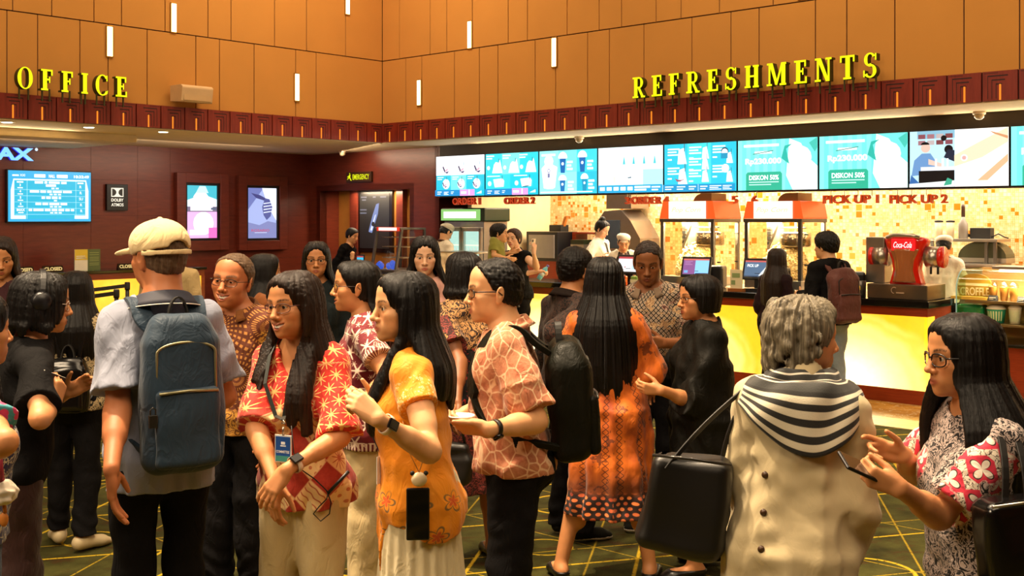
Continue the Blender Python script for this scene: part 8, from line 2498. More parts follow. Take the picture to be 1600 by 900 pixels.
person('man in a black swirl batik shirt and white-soled sneakers seen from the side', H, SK1, [mhair(H, HB, cap=0.012, top=0.008), ('shirt', lambda H=H: H.top(0.86, sleeve=1.45, seed=151, sl_loose=0.015), [cloth('black_swirl_batik', swirl('#0f0c0c', '#4a3026', 26.0, w=0.05))]),
  ('trousers', lambda H=H: H.pants(seed=152, loose=0.02), [BLACKT])] + shoes(H, flat_cloth('black_sneaker', '#191a16'), sole=SOLEW), after=lambda H, root: collar_part(H, root, flat_cloth('dark_swirl_collar', '#1f1612'), gap=0.7))
H16 = H = Human(1022, 6.7, 1.70, -104, 'm', head=1014, pitch=18, girth=1.02, yaw=4, lids=0.55, armL=dict(ed=(0.1, 0.4, -1), wd=(0.8, -0.7, 0.1)), armR=dict(ed=(0.1, -0.3, -1), wd=(0.8, 0.7, 0.1)))
LAT = cloth('lattice_batik', lattice_batik)
person('man looking down in a grey and brown lattice batik shirt', H, SK3, [mhair(H, HD, cap=0.005, cut=(0.75, 0, -0.66, 0.006), side=0.045), ('shirt', lambda H=H: H.top(0.84, sleeve=0.95, seed=161, sl_loose=0.02), [LAT]),
  ('trousers', lambda H=H: H.pants(seed=162), [BLACKT])] + shoes(H, flat_cloth('black_sneaker', '#191a16'), sole=SOLEW), after=lambda H, root: collar_part(H, root, flat_cloth('lattice_collar', '#8a7560'), gap=0.9))
H17 = H = Human(956, 5.72, 1.63, 86, 'f', head=944, girth=0.98, yaw=8, armL=dict(ed=(0.2, 0.22, -1), wd=(0.9, -0.35, 0.2)), armR=dict(ed=(0.15, -0.42, -1), wd=(0.8, 0.3, 0.3)), feet=((-0.05, 0.26, 14), (-0.05, -0.19, -10)))
OBT = cloth('orange_chain_batik', orange_long, 0.6, wrinkle=0.2)
person('woman from behind, long loose black hair, orange batik dress with dotted hem', H, SK1, [whair(H, HB, H.curtain(75, 285, 28, 1.0, seed=171, r=0.026, ragged=0.08, out=0.105), groove=0.0035, gn=40), ('dress', lambda H=H: H.top(0.345, sleeve=1.55, seed=172, sl_loose=0.03, flare=0.045, drape=1.08, fold=0.008), [OBT])] + shoes(H, SHOEB, low=True))
H18 = H = Human(1098, 5.8, 1.54, 188, 'f', head=1108, girth=1.25, yaw=8, pitch=2, fwd=0.03, armL=dict(e=('p', 1082, 628, 'near'), w=('p', 1034, 610, 'near'), f=(-1, 0.1, 0.1), n=(0, 0.9, 0.2), curl=(35, 40, 25)), armR=dict(e=('l', 0.05, -0.30, 1.0), w=('p', 1030, 605, 'far'), curl=(35, 40, 25)), feet=((0.08, 0.10, 0), (-0.10, -0.16, -20)))
person('short-haired woman in a loose black dress standing in profile with folded hands', H, SK1, [whair(H, HB, H.curtain(70, 290, 22, 1.37, seed=181, r=0.027, ragged=0.01), face=(0, -0.03, 0.060, 0.085), cut=(0.9, 0, -0.3, 0.062), vol=(0.012, 0.010, 0)), ('dress', lambda H=H: H.top(0.20, sleeve=1.35, seed=182, sl_loose=0.045, fold=0.009, flare=0.02), [flat_cloth('black_crinkle', '#14130f', 0.6, 0.3)])] + shoes(H, SHOEB, low=True), glasses=dict(hexc='#1a1210', hh=0.015))
H19 = H = Human(1234, 3.4, 1.59, 64, 'f', head=1252, yaw=-52, pitch=4, girth=1.02, armR=dict(ed=(0.02, -0.07, -1), wd=(0.55, 0.28, -0.75)), armL=dict(ed=(0.05, 0.10, -1), wd=(0.5, -0.1, -0.8)))
CARD = flat_cloth('beige_knit', '#c2b28c', 0.9, 0.06, wrinkle=0.12)
def scarf19(H, root):
 m = Mat('striped_scarf_cloth')
 x, y, z = m.xyz(m.attr('pc'))
 st = (x.below(0.56, 0.01) * ((x * 9.0 + (y * 25.0).sin() * 0.15).frac() - 0.5).abs().below(0.11, 0.05))
 col = m.mix(st, srgb('#2d2e2c'), srgb('#d9d3c2'))
 col = m.mix(x.above(0.62, 0.01), col, m.mix(((x * 11.0).frac() - 0.5).abs().above(0.26, 0.05), srgb('#cfc7b0'), srgb('#161513')))
 mt = m.bsdf(col, 0.85, sheen=0.2, bump=m.bump(m.noise(m.coord(), 300.0, 2.0), 0.3, 0.003))
 v, f, pcs = [], [], []
 nk = 64
 c = H.ub(-0.012, 0, 1.375)
 prof = [(0.004, 0.030), (0.012, 0.060), (0.030, 0.072), (0.048, 0.055), (0.050, 0.030), (0.066, 0.040), (0.082, 0.022), (0.090, -0.01), (0.094, -0.05), (0.096, -0.095), (0.097, -0.145)]
 rows = []
 for i in range(nk + 1):
  a = 2 * PI * i / nk
  ca, sa = math.cos(a), math.sin(a)
  back = max(0.0, -math.cos(a - 0.25))
  row = []
  for j, (r, z) in enumerate(prof):
   t = j / (len(prof) - 1)
   zz = z if j < 7 else prof[6][1] + (z - prof[6][1]) * (0.25 + 0.9 * back ** 2.2)
   wob = 0.007 * math.sin(4 * a + j * 1.1) + 0.004 * math.sin(9 * a + j)
   rr = H.nr * 1.05 + r + wob
   side = abs(sa) ** 1.5 * max(0, t - 0.45)
   row.append(c + A3(ca * rr * 1.0 - 0.012 * (t > 0.6), sa * (rr + 0.045 * t), zz - 0.02 * max(ca, 0) - 0.05 * side + wob * 0.5))
  rows.append(row)
 mb_v = [tuple(p) for r in rows for p in r]
 n = len(prof)
 fs = [(i * n + j, i * n + j + 1, (i + 1) * n + j + 1, (i + 1) * n + j) for i in range(nk) for j in range(n - 1)]
 pc = [(j / (n - 1), i / nk, 0) for i in range(nk + 1) for j in range(n)]
 o = np_object('scarf', mb_v, fs, [mt], root, {'pc': pc})
 so = o.modifiers.new('thickness', 'SOLIDIFY'); so.thickness = 0.007; so.offset = 1.0
 sb = o.modifiers.new('soft', 'SUBSURF'); sb.levels = sb.render_levels = 1
 for z in (1.09, 0.985, 0.88, 0.775):
  best = None
  o2 = [ch for ch in root.children if ch.name.startswith('cardigan')][0]
  vs = np.array([q.co[:] for q in o2.data.vertices])
  m_ = (np.abs(vs[:, 2] - z) < 0.008) & (np.abs(vs[:, 1] - 0.055) < 0.012) & (vs[:, 0] < 0)
  if not m_.any(): continue
  p = vs[m_][np.argmin(vs[m_][:, 0])]
  mb = MB(); mb.tube([tuple(p + A3(0.003, 0, 0)), tuple(p + A3(-0.006, 0, 0))], 0.010, 14); mb.build('button', [plain('brown_button', '#4a3220', 0.35)], root)
locks = []
rs = np.random.RandomState(19)
for i in range(46):
 a = rs.uniform(80, 264) * PI / 180; z0 = rs.uniform(-0.085, 0.085)
 rr = 0.098 * math.sqrt(max(0.1, 1 - (z0 / 0.14) ** 2))
 p0 = H.hp(-0.012 + rr * 1.12 * math.cos(a), rr * math.sin(a), z0 + 0.025);
 pts = [p0]
 for j in range(1, 5):
  b = a + 0.16 * math.sin(j * 1.9 + i); q = rr + 0.006 * math.sin(j * 2.2 + i)
  pts.append(H.hp(-0.012 + q * 1.14 * math.cos(b), q * 1.02 * math.sin(b), z0 + 0.025 - j * 0.020))
 locks.append((pts, [0.014, 0.017, 0.016, 0.013, 0.006]))
person('grey-haired woman seen from behind in a beige cardigan and black striped scarf', H, SK1, [whair(H, HG, locks, cap=0.017, groove=0.004, gn=34, face=(0.0, -0.02, 0.064, 0.085), cut=(0.9, 0, -0.3, 0.045), nape=-0.125, smooth=0.010, vol=(0.006, 0.004, 0)),
  ('cardigan', lambda H=H: H.top(0.70, sleeve=1.92, seed=191, sl_loose=0.022, e=0.022, fold=0.008, drape=1.08), [CARD]),
  ('skirt', lambda H=H: skirt(H, 0.10, top=0.78, e=0.0, wid=0.9, seed=192, flare=0.04, pleats=11, amp=0.008), [cloth('black_batik_skirt', swirl('#0d0c0d', '#5a5550', 14.0, w=0.05))])] + shoes(H, SHOEB, low=True), after=scarf19)
H20 = H = Human(1545, 3.2, 1.56, 186, 'f', head=1530, girth=1.12, pitch=2, yaw=2, fwd=0.02,
   armL=dict(e=('p', 1468, 806, 'near'), w=('p', 1408, 764, 'near'), f=(-0.85, 0.1, 0.35), n=(0.1, 0.85, 0.3), curl=(52, 60, 40), thumb=(0.8, 0.3, 0.5)),
   armR=dict(e=('l', 0.10, -0.27, 1.06), w=('p', 1414, 712, 'near'), f=(-0.85, 0.0, 0.25), n=(0.25, -0.8, -0.25), curl=(30, 50, 35), extra=(-25, 5, 15, 20)))
locks = H.curtain(58, 110, 10, 1.10, seed=201, r=0.022, out=0.11) + H.curtain(110, 302, 24, 1.02, seed=202, r=0.024, out=0.11)
def after20(H, root):
 a = H.arms[0]
 r, M = held(H, 'phone', 'black phone in the hand of the woman at the right', 'phone', a, loc=a['W'] + a['f'] * 0.075 + a['n'] * 0.022)
 fx = nrm(A3(-0.62, -0.25, 0.30)); nz_ = nrm(A3(0.15, -0.45, 0.9)); nz_ = nrm(nz_ - fx * fx.dot(nz_)); ty_ = np.cross(nz_, fx)
 M = Matrix([[fx[i], ty_[i], nz_[i], 0] for i in range(3)] + [[0, 0, 0, 1]])
 mb = MB(M); mb.box(-0.03, 0.11, -0.035, 0.035, -0.005, 0.004); mb.build('case', [BLKP], r, 0.004)
 mb = MB(M); mb.box(-0.025, 0.105, -0.031, 0.031, 0.0041, 0.0046); mb.build('screen', [plain('brown_reflection_glass', '#3b2f22', 0.1)], r)
person('woman in glasses at the right in swirl batik with red and white sleeves', H, SK1, [whair(H, HB, locks, face=(0, -0.012, 0.057, 0.082), groove=0.0016), ('blouse', lambda H=H: H.top(0.72, sleeve=0.80, seed=203, sl_loose=0.022, fold=0.006, flare=0.01), [cloth('swirl_red_sleeve_batik', swirl_red_sleeve)]),
  ('trousers', lambda H=H: H.pants(seed=204, loose=0.03), [BLACKT])] + shoes(H, SHOEB), glasses=dict(hexc='#15100e', w=0.027, hh=0.019, r=0.0022), after=after20)
H21 = H = Human(1296, 10.4, 1.70, 112, 'm', girth=0.95, yaw=20, fine=False, armL=dict(wd=(0.9, -0.2, 0.1)), armR=dict(wd=(0.9, 0.2, 0.1)))
person('youth in a black jacket with a backpack standing at the counter', H, SK2, [mhair(H, HB, cap=0.016, top=0.006, groove=0.002, side=0.05, cut=(0.8, 0, -0.5, 0.05)), ('jacket', lambda H=H: H.top(0.86, sleeve=1.85, seed=211, sl_loose=0.02, e=0.02), [BLACKC]),
  ('trousers', lambda H=H: H.pants(seed=212, loose=0.02), [flat_cloth('pale_denim', '#8d99a0')])] + shoes(H, SHOEB))
BAGS.append(Bag(H, 'brown and black backpack on the youth at the counter', w=0.30, h=0.50, d=0.16, z=1.13, mat=flat_cloth('brown_backpack_cloth', '#5a3028', 0.6, 0.2), trim=BLKM, strap_w=0.05))
H = Human(1211, 11.0, 1.535, 42, 'f', girth=0.95, fine=False, armL=dict(wd=(0.9, -0.2, 0.2)), armR=dict(wd=(0.9, 0.2, 0.2)))
person('girl with very long dark hair and a plum top at the counter', H, SK2, [whair(H, HD, H.curtain(75, 290, 24, 0.98, seed=221)), ('top', lambda H=H: H.top(0.82, sleeve=1.8, seed=222), [flat_cloth('plum_dark_top', '#241418')]),
  ('trousers', lambda H=H: H.pants(seed=223), [BLACKT])] + shoes(H, SHOEB))
def at_p(px, p):
 k = (px - 800) / F
 return p / (SA * k + CA)
H = Human(936, at_p(936, PC + 1.75), 1.68, -35, 'f', raise_=0.12, pitch=26, fine=True, armR=dict(e=('p', 916, 408, 'near'), w=('p', 938, 402, 'near'), f=(1, -.2, -.1)), armL=dict(wd=(0.9, -0.3, 0.1)))
def bun(H):
 v = H.hp(-0.05, 0, 0.13)
 return [([H.hp(-0.04, 0.0, 0.10), v, H.hp(-0.075, 0, 0.10)], [0.035, 0.040, 0.03])]
person('server in a white shirt with her hair in a bun, looking down behind the counter', H, SK5, [whair(H, HB, bun(H), cut=(0.85, 0, -0.45, 0.03), nape=-0.06), ('uniform_shirt', lambda H=H: H.top(0.85, sleeve=0.85, seed=231, sl_loose=0.02), [WHITEC]), ('trousers', lambda H=H: H.pants(seed=232), [BLACKT])] + shoes(H, SHOEB),
  after=lambda H, root: MB().ribbon([tuple(H.ub(0.03, 0.02, 1.39)), tuple(H.ub(0.09, 0.015, 1.34)), tuple(H.ub(0.135, 0.0, 1.22)), tuple(H.ub(0.14, -0.005, 1.05))], (0, 1, 0), 0.045, 0.006).build('dark_tie', [BLKM], root))
def apron_cloth(m, u, v, s):
 b = (((u + (v * 40.0).sin() * 0.004) / 0.03).frac() - 0.5).abs().below(0.16, 0.08) * v.above(1.02, 0.004) * v.below(1.13, 0.004) * u.abs().below(0.16, 0.01)
 strap = (u.abs() - 0.085).abs().below(0.018, 0.003) * v.above(1.15, 0.01)
 n = m.noise(m.coord(), 20.0, 2.0)
 return m.mix(b.mx(strap) * s.lt(0.5), m.mix(n, srgb('#d9cdb4'), srgb('#eee4ce')), srgb('#17120e'))
def cook(px, p, Hh, face, label, seed, mat, pitch=0, yaw=0, **kw):
 H = Human(px, at_p(px, p), Hh, face, 'm', raise_=0.12, pitch=pitch, yaw=yaw, fine=True, **kw)
 person(label, H, SK2 if seed != 251 else SK1, [mhair(H, HB, nape=-0.05, side=0.05), ('cook_cap', lambda H=H: cap_shape(H, 'cook'), [flat_cloth('white_cap_cloth', '#e2d8c2', 0.85, 0.05)]), ('uniform_shirt', lambda H=H: H.top(0.80, sleeve=0.85, seed=seed, sl_loose=0.02), [mat]), ('trousers', lambda H=H: H.pants(seed=seed + 1), [BLACKT])] + shoes(H, SHOEB),
   after=lambda H, root: collar_part(H, root, plain('brown_collar_band', '#5a3a26', 0.7), h=0.02, fall=0.016, spread=0.006, gap=0.3))
 return H
cook(974, PC + 1.55, 1.50, -92, 'young cook in a white cap and lettered apron beside the server', 241, cloth('lettered_apron', apron_cloth), pitch=22, armL=dict(wd=(0.8, -0.4, 0.2)), armR=dict(wd=(0.8, 0.4, 0.2)))
cook(1474, PC + 1.50, 1.52, 66, 'cook in a white cap with back turned beside the drinks fountain', 251, WHITEC, pitch=18, armL=dict(wd=(0.8, 0.1, 0.2)), armR=dict(wd=(0.8, -0.1, 0.2)))
cook(686, PC + 0.95, 1.62, 40, 'cook in a pale cap bending before the drinks fridge', 261, WHITEC, pitch=30, fwd=0.10)
H = Human(530, at_p(530, PC + 0.98), 1.54, -25, 'm', raise_=0.12, fwd=0.06, pitch=14, head=543, fine=True, armR=dict(e=('p', 520, 422, 'near'), w=('p', 551, 404, 'near'), f=(-0.1, 0.1, 1), curl=(60, 60, 40)), armL=dict(e=('p', 525, 423, 'near'), w=('p', 550, 417, 'near'), f=(1, -.2, 0)))
person('staff member in a black shirt leaning over the counter with hand to mouth', H, SK2, [mhair(H, HB, cap=0.012, top=0.006), ('shirt', lambda H=H: H.top(0.82, sleeve=1.9, seed=271), [BLACKC]), ('trousers', lambda H=H: H.pants(seed=272), [BLACKT])] + shoes(H, SHOEB))
Yw = at_p(808, PC - 0.50)
H29 = H = Human(808, Yw, 1.70, -120, 'f', head=806, smile=0.3, roll=4, fine=True, armL=dict(e=('p', 838, 418, 'near'), w=('p', 834, 396, 'near'), f=(0.1, -0.1, 0.9), curl=(40, 40, 20)), armR=dict(e=('p', 806, 430, 'near'), w=('p', 840, 424, 'near'), f=(1, -0.15, 0.15), n=(0, 0.4, -0.9), curl=(50, 55, 35)))
def after29(H, root):
 a = H.arms[0]
 r, M = held(H, 'phone', 'pale phone raised by the woman with the boy', 'phone', a)
 mb = MB(M); mb.box(-0.02, 0.11, -0.035, 0.035, -0.005, 0.004); mb.build('case', [plain('cream_phone', '#e8d8bc', 0.3)], r, 0.003)
 mb = MB(M); mb.box(0.07, 0.10, -0.03, -0.005, -0.0065, -0.005); mb.build('camera_bump', [BLKP], r)
person('smiling short-haired woman in black carrying a boy on her hip', H, SK5, [whair(H, HBR, (), cap=0.016, nape=-0.07, side=0.075, face=(0.01, -0.015, 0.056, 0.080), cut=(0.9, 0, -0.35, 0.05)), ('tank_top', lambda H=H: H.top(0.85, sleeve=0.15, seed=291, boat=0.02), [BLACKC]), ('trousers', lambda H=H: H.pants(seed=292), [BLACKT])] + shoes(H, SHOEB), after=after29)
H = Human(775, Yw - 0.22, 1.02, -18, 'm', raise_=0.745, yaw=8, fine=True, hs=1.16, feet=((0.16, 0.07, 0), (0.14, -0.09, 0)), armL=dict(wd=(0.9, 0, 0.2)), armR=dict(ed=(0.1, -0.3, -1), wd=(0.8, 0.4, -0.2)))
person('boy in an olive tee shirt carried by the short-haired woman', H, SK2, [mhair(H, HB, cap=0.013, top=0.004, cut=(0.8, 0, -0.5, 0.045)), ('tee_shirt', lambda H=H: H.top(0.48, sleeve=0.7, seed=301), [flat_cloth('olive_jersey', '#8c8a3c')]), ('shorts', lambda H=H: H.pants(waist=0.62, ankle=0.24, seed=302), [flat_cloth('dark_shorts', '#23232c')])] + shoes(H, SHOEB))
H = Human(266, 9.6, 1.68, 95, 'm', fine=False)
person('person in a beige shirt half hidden behind the capped man at the ticket counter', H, SK1, [mhair(H, HB), ('shirt', lambda H=H: H.top(0.84, sleeve=1.7, seed=311), [flat_cloth('beige_shirt_cloth', '#b39a6a')]), ('trousers', lambda H=H: H.pants(seed=312), [BLACKT])] + shoes(H, SHOEB), after=lambda H, root: collar_part(H, root, flat_cloth('beige_shirt_cloth2', '#b39a6a')))
run_people()
from concurrent.futures import ThreadPoolExecutor
with ThreadPoolExecutor(4) as ex: solved = list(ex.map(lambda b: b.solve(), BAGS))
for b, d in zip(BAGS, solved): b.build(d)
# ================================================================ hand bags, phones, badges
def bag_thing(name, label, cat, c, half, R, mat, seed, fold=0.006, taper=None, extra=None):
 it = [('add', Box((0, 0, 0), half, R, min(half) * 0.6), 0)]
 if taper: it.append(('add', Box(R @ A3(0, 0, -half[2] * 0.3), (half[0] * taper, half[1] * taper, half[2] * 0.7), R, min(half) * 0.6), 0.03))
 it.append(('fun', sines(seed, 6, 16, 45, fold), 0))
 v, f = shape(it, 0.006)
 if extra:                                  # slouch: wider and pushed aside towards the bottom
  t = 0.5 - v[:, 2] / (2 * half[2])
  v[:, 0] = v[:, 0] * (1 + extra[0] * t) + extra[1] * t ** 1.5
  v[:, 1] *= 1 + 0.5 * extra[0] * t
  v[:, 2] -= extra[2] * np.cos(v[:, 0] / half[0] * 1.4) * t
 r = thing(name, label, cat, tuple(c))
 np_object('bag_body', v, f, [mat], r)
 return r
LEATH = plain('black_bag_leather', '#121110', 0.42)
PATENT = plain('black_patent', '#0b0a0a', 0.18)
c = world_at(1076, 784, 3.42)
R = rot_z(math.radians(-12)) @ rot_y(math.radians(5))
r = bag_thing('tote_bag', 'large black tote bag hanging from the shoulder of the grey-haired woman', 'bag', c, (0.118, 0.06, 0.145), R, LEATH, 401, 0.010, None, (0.16, -0.018, 0.012))
mb = MB(); mb.tube([tuple(R @ A3(-0.118, -0.062, 0.142)), tuple(R @ A3(0.0, -0.066, 0.146)), tuple(R @ A3(0.118, -0.062, 0.142))], 0.005, 8); mb.build('rim_piping', [plain('glossy_piping', '#2a2826', 0.15)], r)
tgt = H19.wld(H19.SL + A3(-0.01, -0.015, 0.075)) - c
for sx, nm in ((-0.075, -0.05), (0.085, 0.05)):
 a = R @ A3(sx, nm, 0.10)
 q = [a * (1 - t) + (tgt + A3(0, 0.02 * (nm > 0), 0)) * t + A3(-0.02, 0, 0) * math.sin(PI * t) for t in np.linspace(0, 1, 9)]
 mb = MB(); mb.ribbon([tuple(x) for x in q], (0.8, 0.5, 0), 0.018, 0.006); mb.build('handle', [LEATH], r, 0.002)
c = world_at(1588, 842, 2.93)
R = rot_z(math.radians(12)) @ rot_y(math.radians(-4))
r = bag_thing('shoulder_bag', 'shiny black patent shoulder bag at the right edge of the picture', 'bag', c, (0.105, 0.05, 0.115), R, PATENT, 402, 0.006, None, (0.08, 0.01, 0.006))
tgt = H20.wld(H20.SL + A3(0.0, -0.02, 0.07)) - c
for dx in (-0.03, 0.03):
 q = [A3(dx, 0.0, 0.10) * (1 - t) + (tgt + A3(dx * 0.6, 0, 0)) * t + A3(0, -0.03, 0) * math.sin(PI * t) for t in np.linspace(0, 1, 9)]
 mb = MB(); mb.ribbon([tuple(x) for x in q], (1, 0.2, 0), 0.020, 0.006); mb.build('strap', [LEATH], r, 0.002)
mb = MB(); mb.tube([tuple(R @ A3(-0.10, -0.054, 0.11)), tuple(R @ A3(0.10, -0.054, 0.11))], 0.004, 8); mb.build('zip', [STEEL], r)
for i in range(5):
 mb = MB(); p0 = R @ A3(0.075 - 0.004 * i, -0.053, 0.09 - i * 0.045); mb.ball(tuple(p0), 0.005, n=8, m=6); mb.build('stud', [STEEL], r)
a = H14.arms[0]
c = H14.wld(a['W'] + a['f'] * 0.07) + A3(0.0, -0.02, -0.24)
r = bag_thing('handbag', 'black slouchy handbag hanging from the hand of the woman in the floral dress', 'bag', c, (0.07, 0.045, 0.10), np.eye(3), LEATH, 403, 0.007, 1.15)
mb = MB(); mb.tube([(-0.05, 0, 0.09), (-0.03, 0, 0.18), (0, 0, 0.23), (0.03, 0, 0.18), (0.05, 0, 0.09)], 0.007, 8); mb.build('handle', [LEATH], r)
c = world_at(653, 803, 3.655)
r = thing('phone', 'black phone hanging on a cord before the orange tunic', 'phone', tuple(c), math.radians(4))
mb = MB(); mb.box(-0.038, 0.038, -0.006, 0.004, -0.086, 0.086); mb.build('case', [BLKP], r, 0.006)
mb = MB(); mb.box(-0.034, 0.034, -0.0068, -0.006, -0.080, 0.080); mb.build('screen', [plain('phone_glass', '#08080a', 0.06)], r)
mb = MB(); mb.ball((0.004, -0.004, 0.114), (0.026, 0.014, 0.024), n=16, m=10)
ch = mb.build('charm', [plain('cream_charm', '#e9d6ae', 0.35)], r)
for sx in (-1, 1):
 mb = MB(); mb.ball((0.004 + sx * 0.022, -0.003, 0.134), (0.008, 0.006, 0.008), n=10, m=8); mb.build('charm_ear', [BLKM], ch)
mb = MB()
for dx in (-0.045, 0.04): mb.tube([(0.004, 0.0, 0.136), (dx * 0.5, -0.004, 0.19), (dx, 0.0, 0.24), (dx * 1.1, 0.03, 0.30)], 0.0016, 6)
mb.build('cord', [plain('beige_cord', '#c98f4a', 0.6)], r)
c = world_at(443, 701, 3.785)
r = thing('name_badge', 'blue COMMITTEE name badge on a black lanyard over the red blouse', 'badge', tuple(c), math.radians(-22))
mb = MB(); mb.box(-0.033, 0.033, -0.003, 0.0, -0.047, 0.047); mb.build('holder', [plain('clear_badge_plastic', '#d8d6cf', 0.2)], r, 0.002)
mb = MB(); mb.box(-0.029, 0.029, -0.0042, -0.003, -0.043, 0.041); mb.box(-0.029, 0.029, -0.0046, -0.0042, -0.043, -0.024, 2)
mb.text('COMMITTEE', (0, -0.0046, -0.010), (1, 0, 0), (0, 0, 1), h=0.009, w=0.052, mat=1, bold=0.02)
mb.box(-0.010, 0.012, -0.0046, -0.0042, 0.008, 0.012, 1); mb.box(-0.007, 0.009, -0.0046, -0.0042, 0.015, 0.024, 1)
mb.build('card', [plain('badge_blue', '#1d4d9a', 0.4), plain('badge_white', '#e6ecf2', 0.4), plain('badge_teal', '#3f8f8a', 0.4)], r)
mb = MB(); mb.tube([(0, -0.002, 0.047), (0.002, -0.004, 0.075)], 0.004, 8); mb.tube([(0.002, -0.004, 0.075 + 0.012 * 1), (0.010, -0.004, 0.085), (0.002, -0.004, 0.097), (-0.006, -0.004, 0.085)], 0.002, 6, closed=True); mb.build('clip', [STEEL], r)
def loc_of(r, w):
 a = -r.rotation_euler.z; d = np.asarray(w, float) - np.array(r.location[:])
 return tuple(rot_z(a) @ d)
for sg in (1, -1):
 pts = [(0.0, -0.004, 0.098), loc_of(r, H8.wld(H8.ub(0.165, 0.02 + sg * 0.018, 1.16))), loc_of(r, H8.wld(H8.ub(0.148, sg * 0.05, 1.27))), loc_of(r, H8.wld(H8.ub(0.085, sg * 0.068, 1.365))), loc_of(r, H8.wld(H8.ub(0.02, sg * 0.075, 1.425)))]
 mb = MB(); mb.ribbon(pts, (1, 0, 0), 0.014, 0.003); mb.build('lanyard', [plain('lanyard_black', '#121a14', 0.6)], r)
c = world_at(596, 733, 3.79)
r = thing('name_badge', 'white badge seen edge-on, hanging before the orange tunic', 'badge', tuple(c), math.radians(62))
mb = MB(); mb.box(-0.03, 0.03, -0.003, 0.0, -0.047, 0.047); mb.build('card', [plain('badge_white', '#e6ecf2', 0.4)], r, 0.002)
for sg in (1, -1):
 pts = [(0.0, -0.002, 0.048), loc_of(r, H9.wld(H9.ub(0.165, sg * 0.03, 1.16))), loc_of(r, H9.wld(H9.ub(0.140, sg * 0.05, 1.27))), loc_of(r, H9.wld(H9.ub(0.075, sg * 0.066, 1.365))), loc_of(r, H9.wld(H9.ub(0.015, sg * 0.072, 1.42)))]
 mb = MB(); mb.ribbon(pts, (1, 0, 0), 0.013, 0.003); mb.build('lanyard', [plain('lanyard_dark_blue', '#16203a', 0.6)], r)
c = world_at(524, 757, 3.80)
r = thing('microphone', 'small black clip-on microphone with looped wire at the red blouse hem', 'microphone', tuple(c))
mb = MB(); mb.tube([(-0.025, 0, -0.03), (0.045, 0, 0.045)], 0.006, 10); mb.build('stem', [BLKP], r)
mb = MB(); mb.tube([(-0.025, 0, -0.03), (-0.03, 0, -0.05), (-0.055, 0, -0.075), (-0.075, 0, -0.10), (-0.05, 0, -0.125), (-0.02, 0, -0.10), (-0.015, 0, -0.06), (-0.03, 0, -0.02), (-0.07, -0.005, 0.02), (-0.11, -0.01, 0.05), (-0.14, -0.01, 0.11), (-0.15, 0.0, 0.2)], 0.0022, 6); mb.build('wire', [BLKP], r)
c = world_at(6, 770, 3.35)
r = thing('pompom_charm', 'fluffy white pompom with a red tag at the left edge', 'charm', tuple(c))
rs = random.Random(5)
it = [('add', Ell((0, 0, 0), (0.036, 0.036, 0.034)), 0), ('fun', sines(44, 12, 150, 330, 0.006), 0)]
v, f = shape(it, 0.0035)
np_object('pompom', v, f, [plain('white_fluff', '#d8cdb8', 0.95)], r)
mb = MB(); mb.tube([(-0.004, 0, 0.03), (-0.01, 0, 0.09), (-0.02, 0.02, 0.14)], 0.007, 8); mb.build('loop', [plain('crimson_tag', '#a8324a', 0.5)], r)
mb = MB(); mb.tube([(0.0, 0, -0.03), (0.004, 0, -0.06)], 0.006, 8); mb.ball((0.0, 0, -0.08), (0.014, 0.010, 0.022)); mb.build('tassel', [plain('orange_tassel', '#c4782a', 0.6)], r)
b = BAGS[1]
p = b.c + b.R @ A3(-b.d / 2 - 0.012, b.w * 0.43, -b.h * 0.09)
mb = MB(Matrix.Translation(tuple(p))); mb.box(-0.008, 0.008, -0.014, 0.014, -0.05, -0.006); mb.tube([(0, -0.009, -0.006), (0, -0.009, 0.012), (0, 0, 0.02), (0, 0.009, 0.012), (0, 0.009, -0.006)], 0.003, 8); mb.build('padlock', [plain('dark_chrome', '#4a4a48', 0.25, 0.8)], b.root, 0.002)
c = H29.wld(H29.arms[1]['palm'])
r = thing('water_bottle', 'small pale blue water bottle held out by the counter, lilac cap', 'bottle', tuple(c), 0)
M = Matrix.Rotation(math.radians(35), 4, 'Y')
mb = MB(M); mb.lathe([(0.030, -0.10), (0.033, -0.06), (0.028, -0.02), (0.033, 0.02), (0.032, 0.05), (0.014, 0.08), (0.014, 0.09)], n=16); mb.build('body', [plain('pale_blue_bottle', '#6fc3d8', 0.15)], r)
mb = MB(M); mb.lathe([(0.034, -0.045), (0.034, 0.0)], n=16); mb.build('label', [plain('bottle_label', '#d8eef4', 0.4)], r)
mb = MB(M); mb.lathe([(0.017, 0.088), (0.017, 0.112), (0.010, 0.114)], n=14); mb.build('cap', [plain('lilac_cap', '#6a5ab8', 0.4)], r)
# ================================================================ camera, light
cam = bpy.data.cameras.new('camera'); cam.lens = F / 1600 * 36; cam.shift_y = -(450 - HZ) / 1600; cam.clip_end = 100
co = bpy.data.objects.new('camera', cam); COL.objects.link(co); co.location = (0, 0, CAMH); co.rotation_euler = (PI / 2, 0, 0); SC.camera = co
w = bpy.data.worlds.new('lobby_ambience'); SC.world = w; w.use_nodes = True
bg = w.node_tree.nodes['Background']; bg.inputs[0].default_value = (1.0, 0.72, 0.42, 1); bg.inputs[1].default_value = 0.0
WARM = (1.0, 0.76, 0.50)
def spot(loc, target, energy, size=0.9, blend=0.5, color=WARM, rad=0.12, name='spot_lamp'):
 l = bpy.data.lights.new(name, 'SPOT'); l.energy = energy; l.spot_size = size; l.spot_blend = blend; l.color = color; l.shadow_soft_size = rad
 o = bpy.data.objects.new(name, l); COL.objects.link(o); o.location = loc
 o.rotation_euler = (Vector(target) - Vector(loc)).to_track_quat('-Z', 'Y').to_euler(); return o
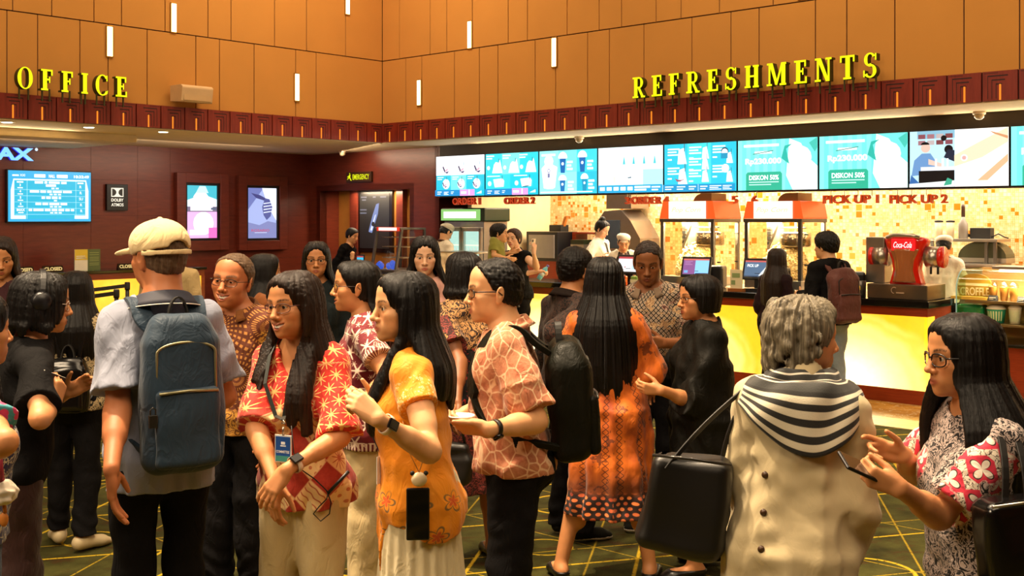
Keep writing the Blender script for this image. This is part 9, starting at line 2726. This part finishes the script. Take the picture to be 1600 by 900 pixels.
def area(loc, target, energy, sx, sy, color=WARM, name='area_lamp'):
 l = bpy.data.lights.new(name, 'AREA'); l.energy = energy; l.shape = 'RECTANGLE'; l.size = sx; l.size_y = sy; l.color = color
 o = bpy.data.objects.new(name, l); COL.objects.link(o); o.location = loc
 o.rotation_euler = (Vector(target) - Vector(loc)).to_track_quat('-Z', 'Y').to_euler(); return o
area((-1.0, 4.0, 6.8), (-1.0, 4.0, 0), 330, 7, 6, name='hall_ceiling_lamp')
area((1.0, 0.5, 6.5), (0.5, 9, 2.0), 240, 6, 2.5, name='hall_front_lamp')
for x, y, e in ((-2.4, 5.2, 1300), (-0.9, 5.4, 1700), (0.6, 5.6, 1300), (2.2, 5.0, 1300), (-3.6, 4.2, 900)):
 spot((x - 1.3, y - 0.6, 6.7), (x + 0.1, y - 1.1, 1.2), e, 0.75, 0.6, name='hall_downlight')
for x, y, e in ((-1.2, 8.6, 800), (1.6, 8.4, 800), (3.6, 7.2, 800)):
 spot((x, y, 6.7), (x, y, 1.0), e, 0.9, 0.6, name='hall_downlight')
area((-4.8, 0.8, 4.6), (-0.4, 4.2, 1.35), 150, 1.5, 1.5, name='added_side_fill')  # soft fill light added to brighten the faces from the left
for t, p, tt, tp in ((-10.5, 9.3, -10.5, PF), (-6.0, 9.3, -6.0, PF), (-2.0, 9.3, -2, PF), (-11.0, 8.0, TF, 8.0), (-11.0, 4.0, TF, 4.0)):
 a = room(t, p, 6.7); b = room(tt, tp, 3.3)
 area(a, b, 62, 1.6, 0.8, name='wall_wash_lamp')
for t, p in LIGHTS_LEFT:
 spot(room(t, p, ZS - 0.03), room(t, p, 0), 130, 1.9, 0.6, name='ticket_downlight')
for p in (3.0, 6.0, 9.0): area(room(-14.3, p, ZS - 0.14), room(-15.6, p, 1.2), 19, 2.4, 0.5, (1, 0.72, 0.5), name='added_ticket_fill')  # added fill under the soffit, standing in for the downlights' wash on the wall
for p in (3.0, 5.6): area(room(TF - 1.10, p, ZS - 0.10), room(TF - 0.2, p, ZS + 0.05), 6, 2.4, 0.05, (1, 0.8, 0.5), name='cove_lamp')
for t in (-10.0, -6.5, -3.0, 0.0): area(room(t, PS - 0.03, ZS - 0.10), room(t, PF - 0.2, ZS + 0.05), 7, 3.2, 0.06, (1, 0.74, 0.45), name='added_soffit_fill')  # strip lights added to brighten the underside of the right soffit
area(room((T1 + T2) / 2, PB + 0.2, ZD - 0.03), room((T1 + T2) / 2, PB + 0.35, 1.0), 22, 1.2, 0.15, name='added_recess_fill')  # light added inside the recess to brighten its ochre walls
area(room(-13.6, 11.3, ZS - 0.05), room(-13.2, 12.2, 1.5), 24, 2.0, 0.4, name='added_exit_fill')  # added fill that lifts the maroon wall by the exit
for t in (-10.0, -8.0, -6.0, -4.0, -2.0, 0.5):
 area(room(t, PM - 0.35, ZS + 0.05), room(t, PM, 1.5), (84 if t < -6.5 else 40), 1.9, 0.25, (1, 0.88, 0.68), name='kitchen_cove_lamp')
 area(room(t, PM - 1.1, ZS + 0.06), room(t, PM - 1.0, 1.0), 28, 1.6, 0.4, (1, 0.88, 0.68), name='kitchen_ceiling_lamp')
vs = SC.view_settings; vs.view_transform = 'Standard'; vs.look = 'None'; vs.gamma = 1.0; vs.exposure = 0.4; vs.use_curve_mapping = False
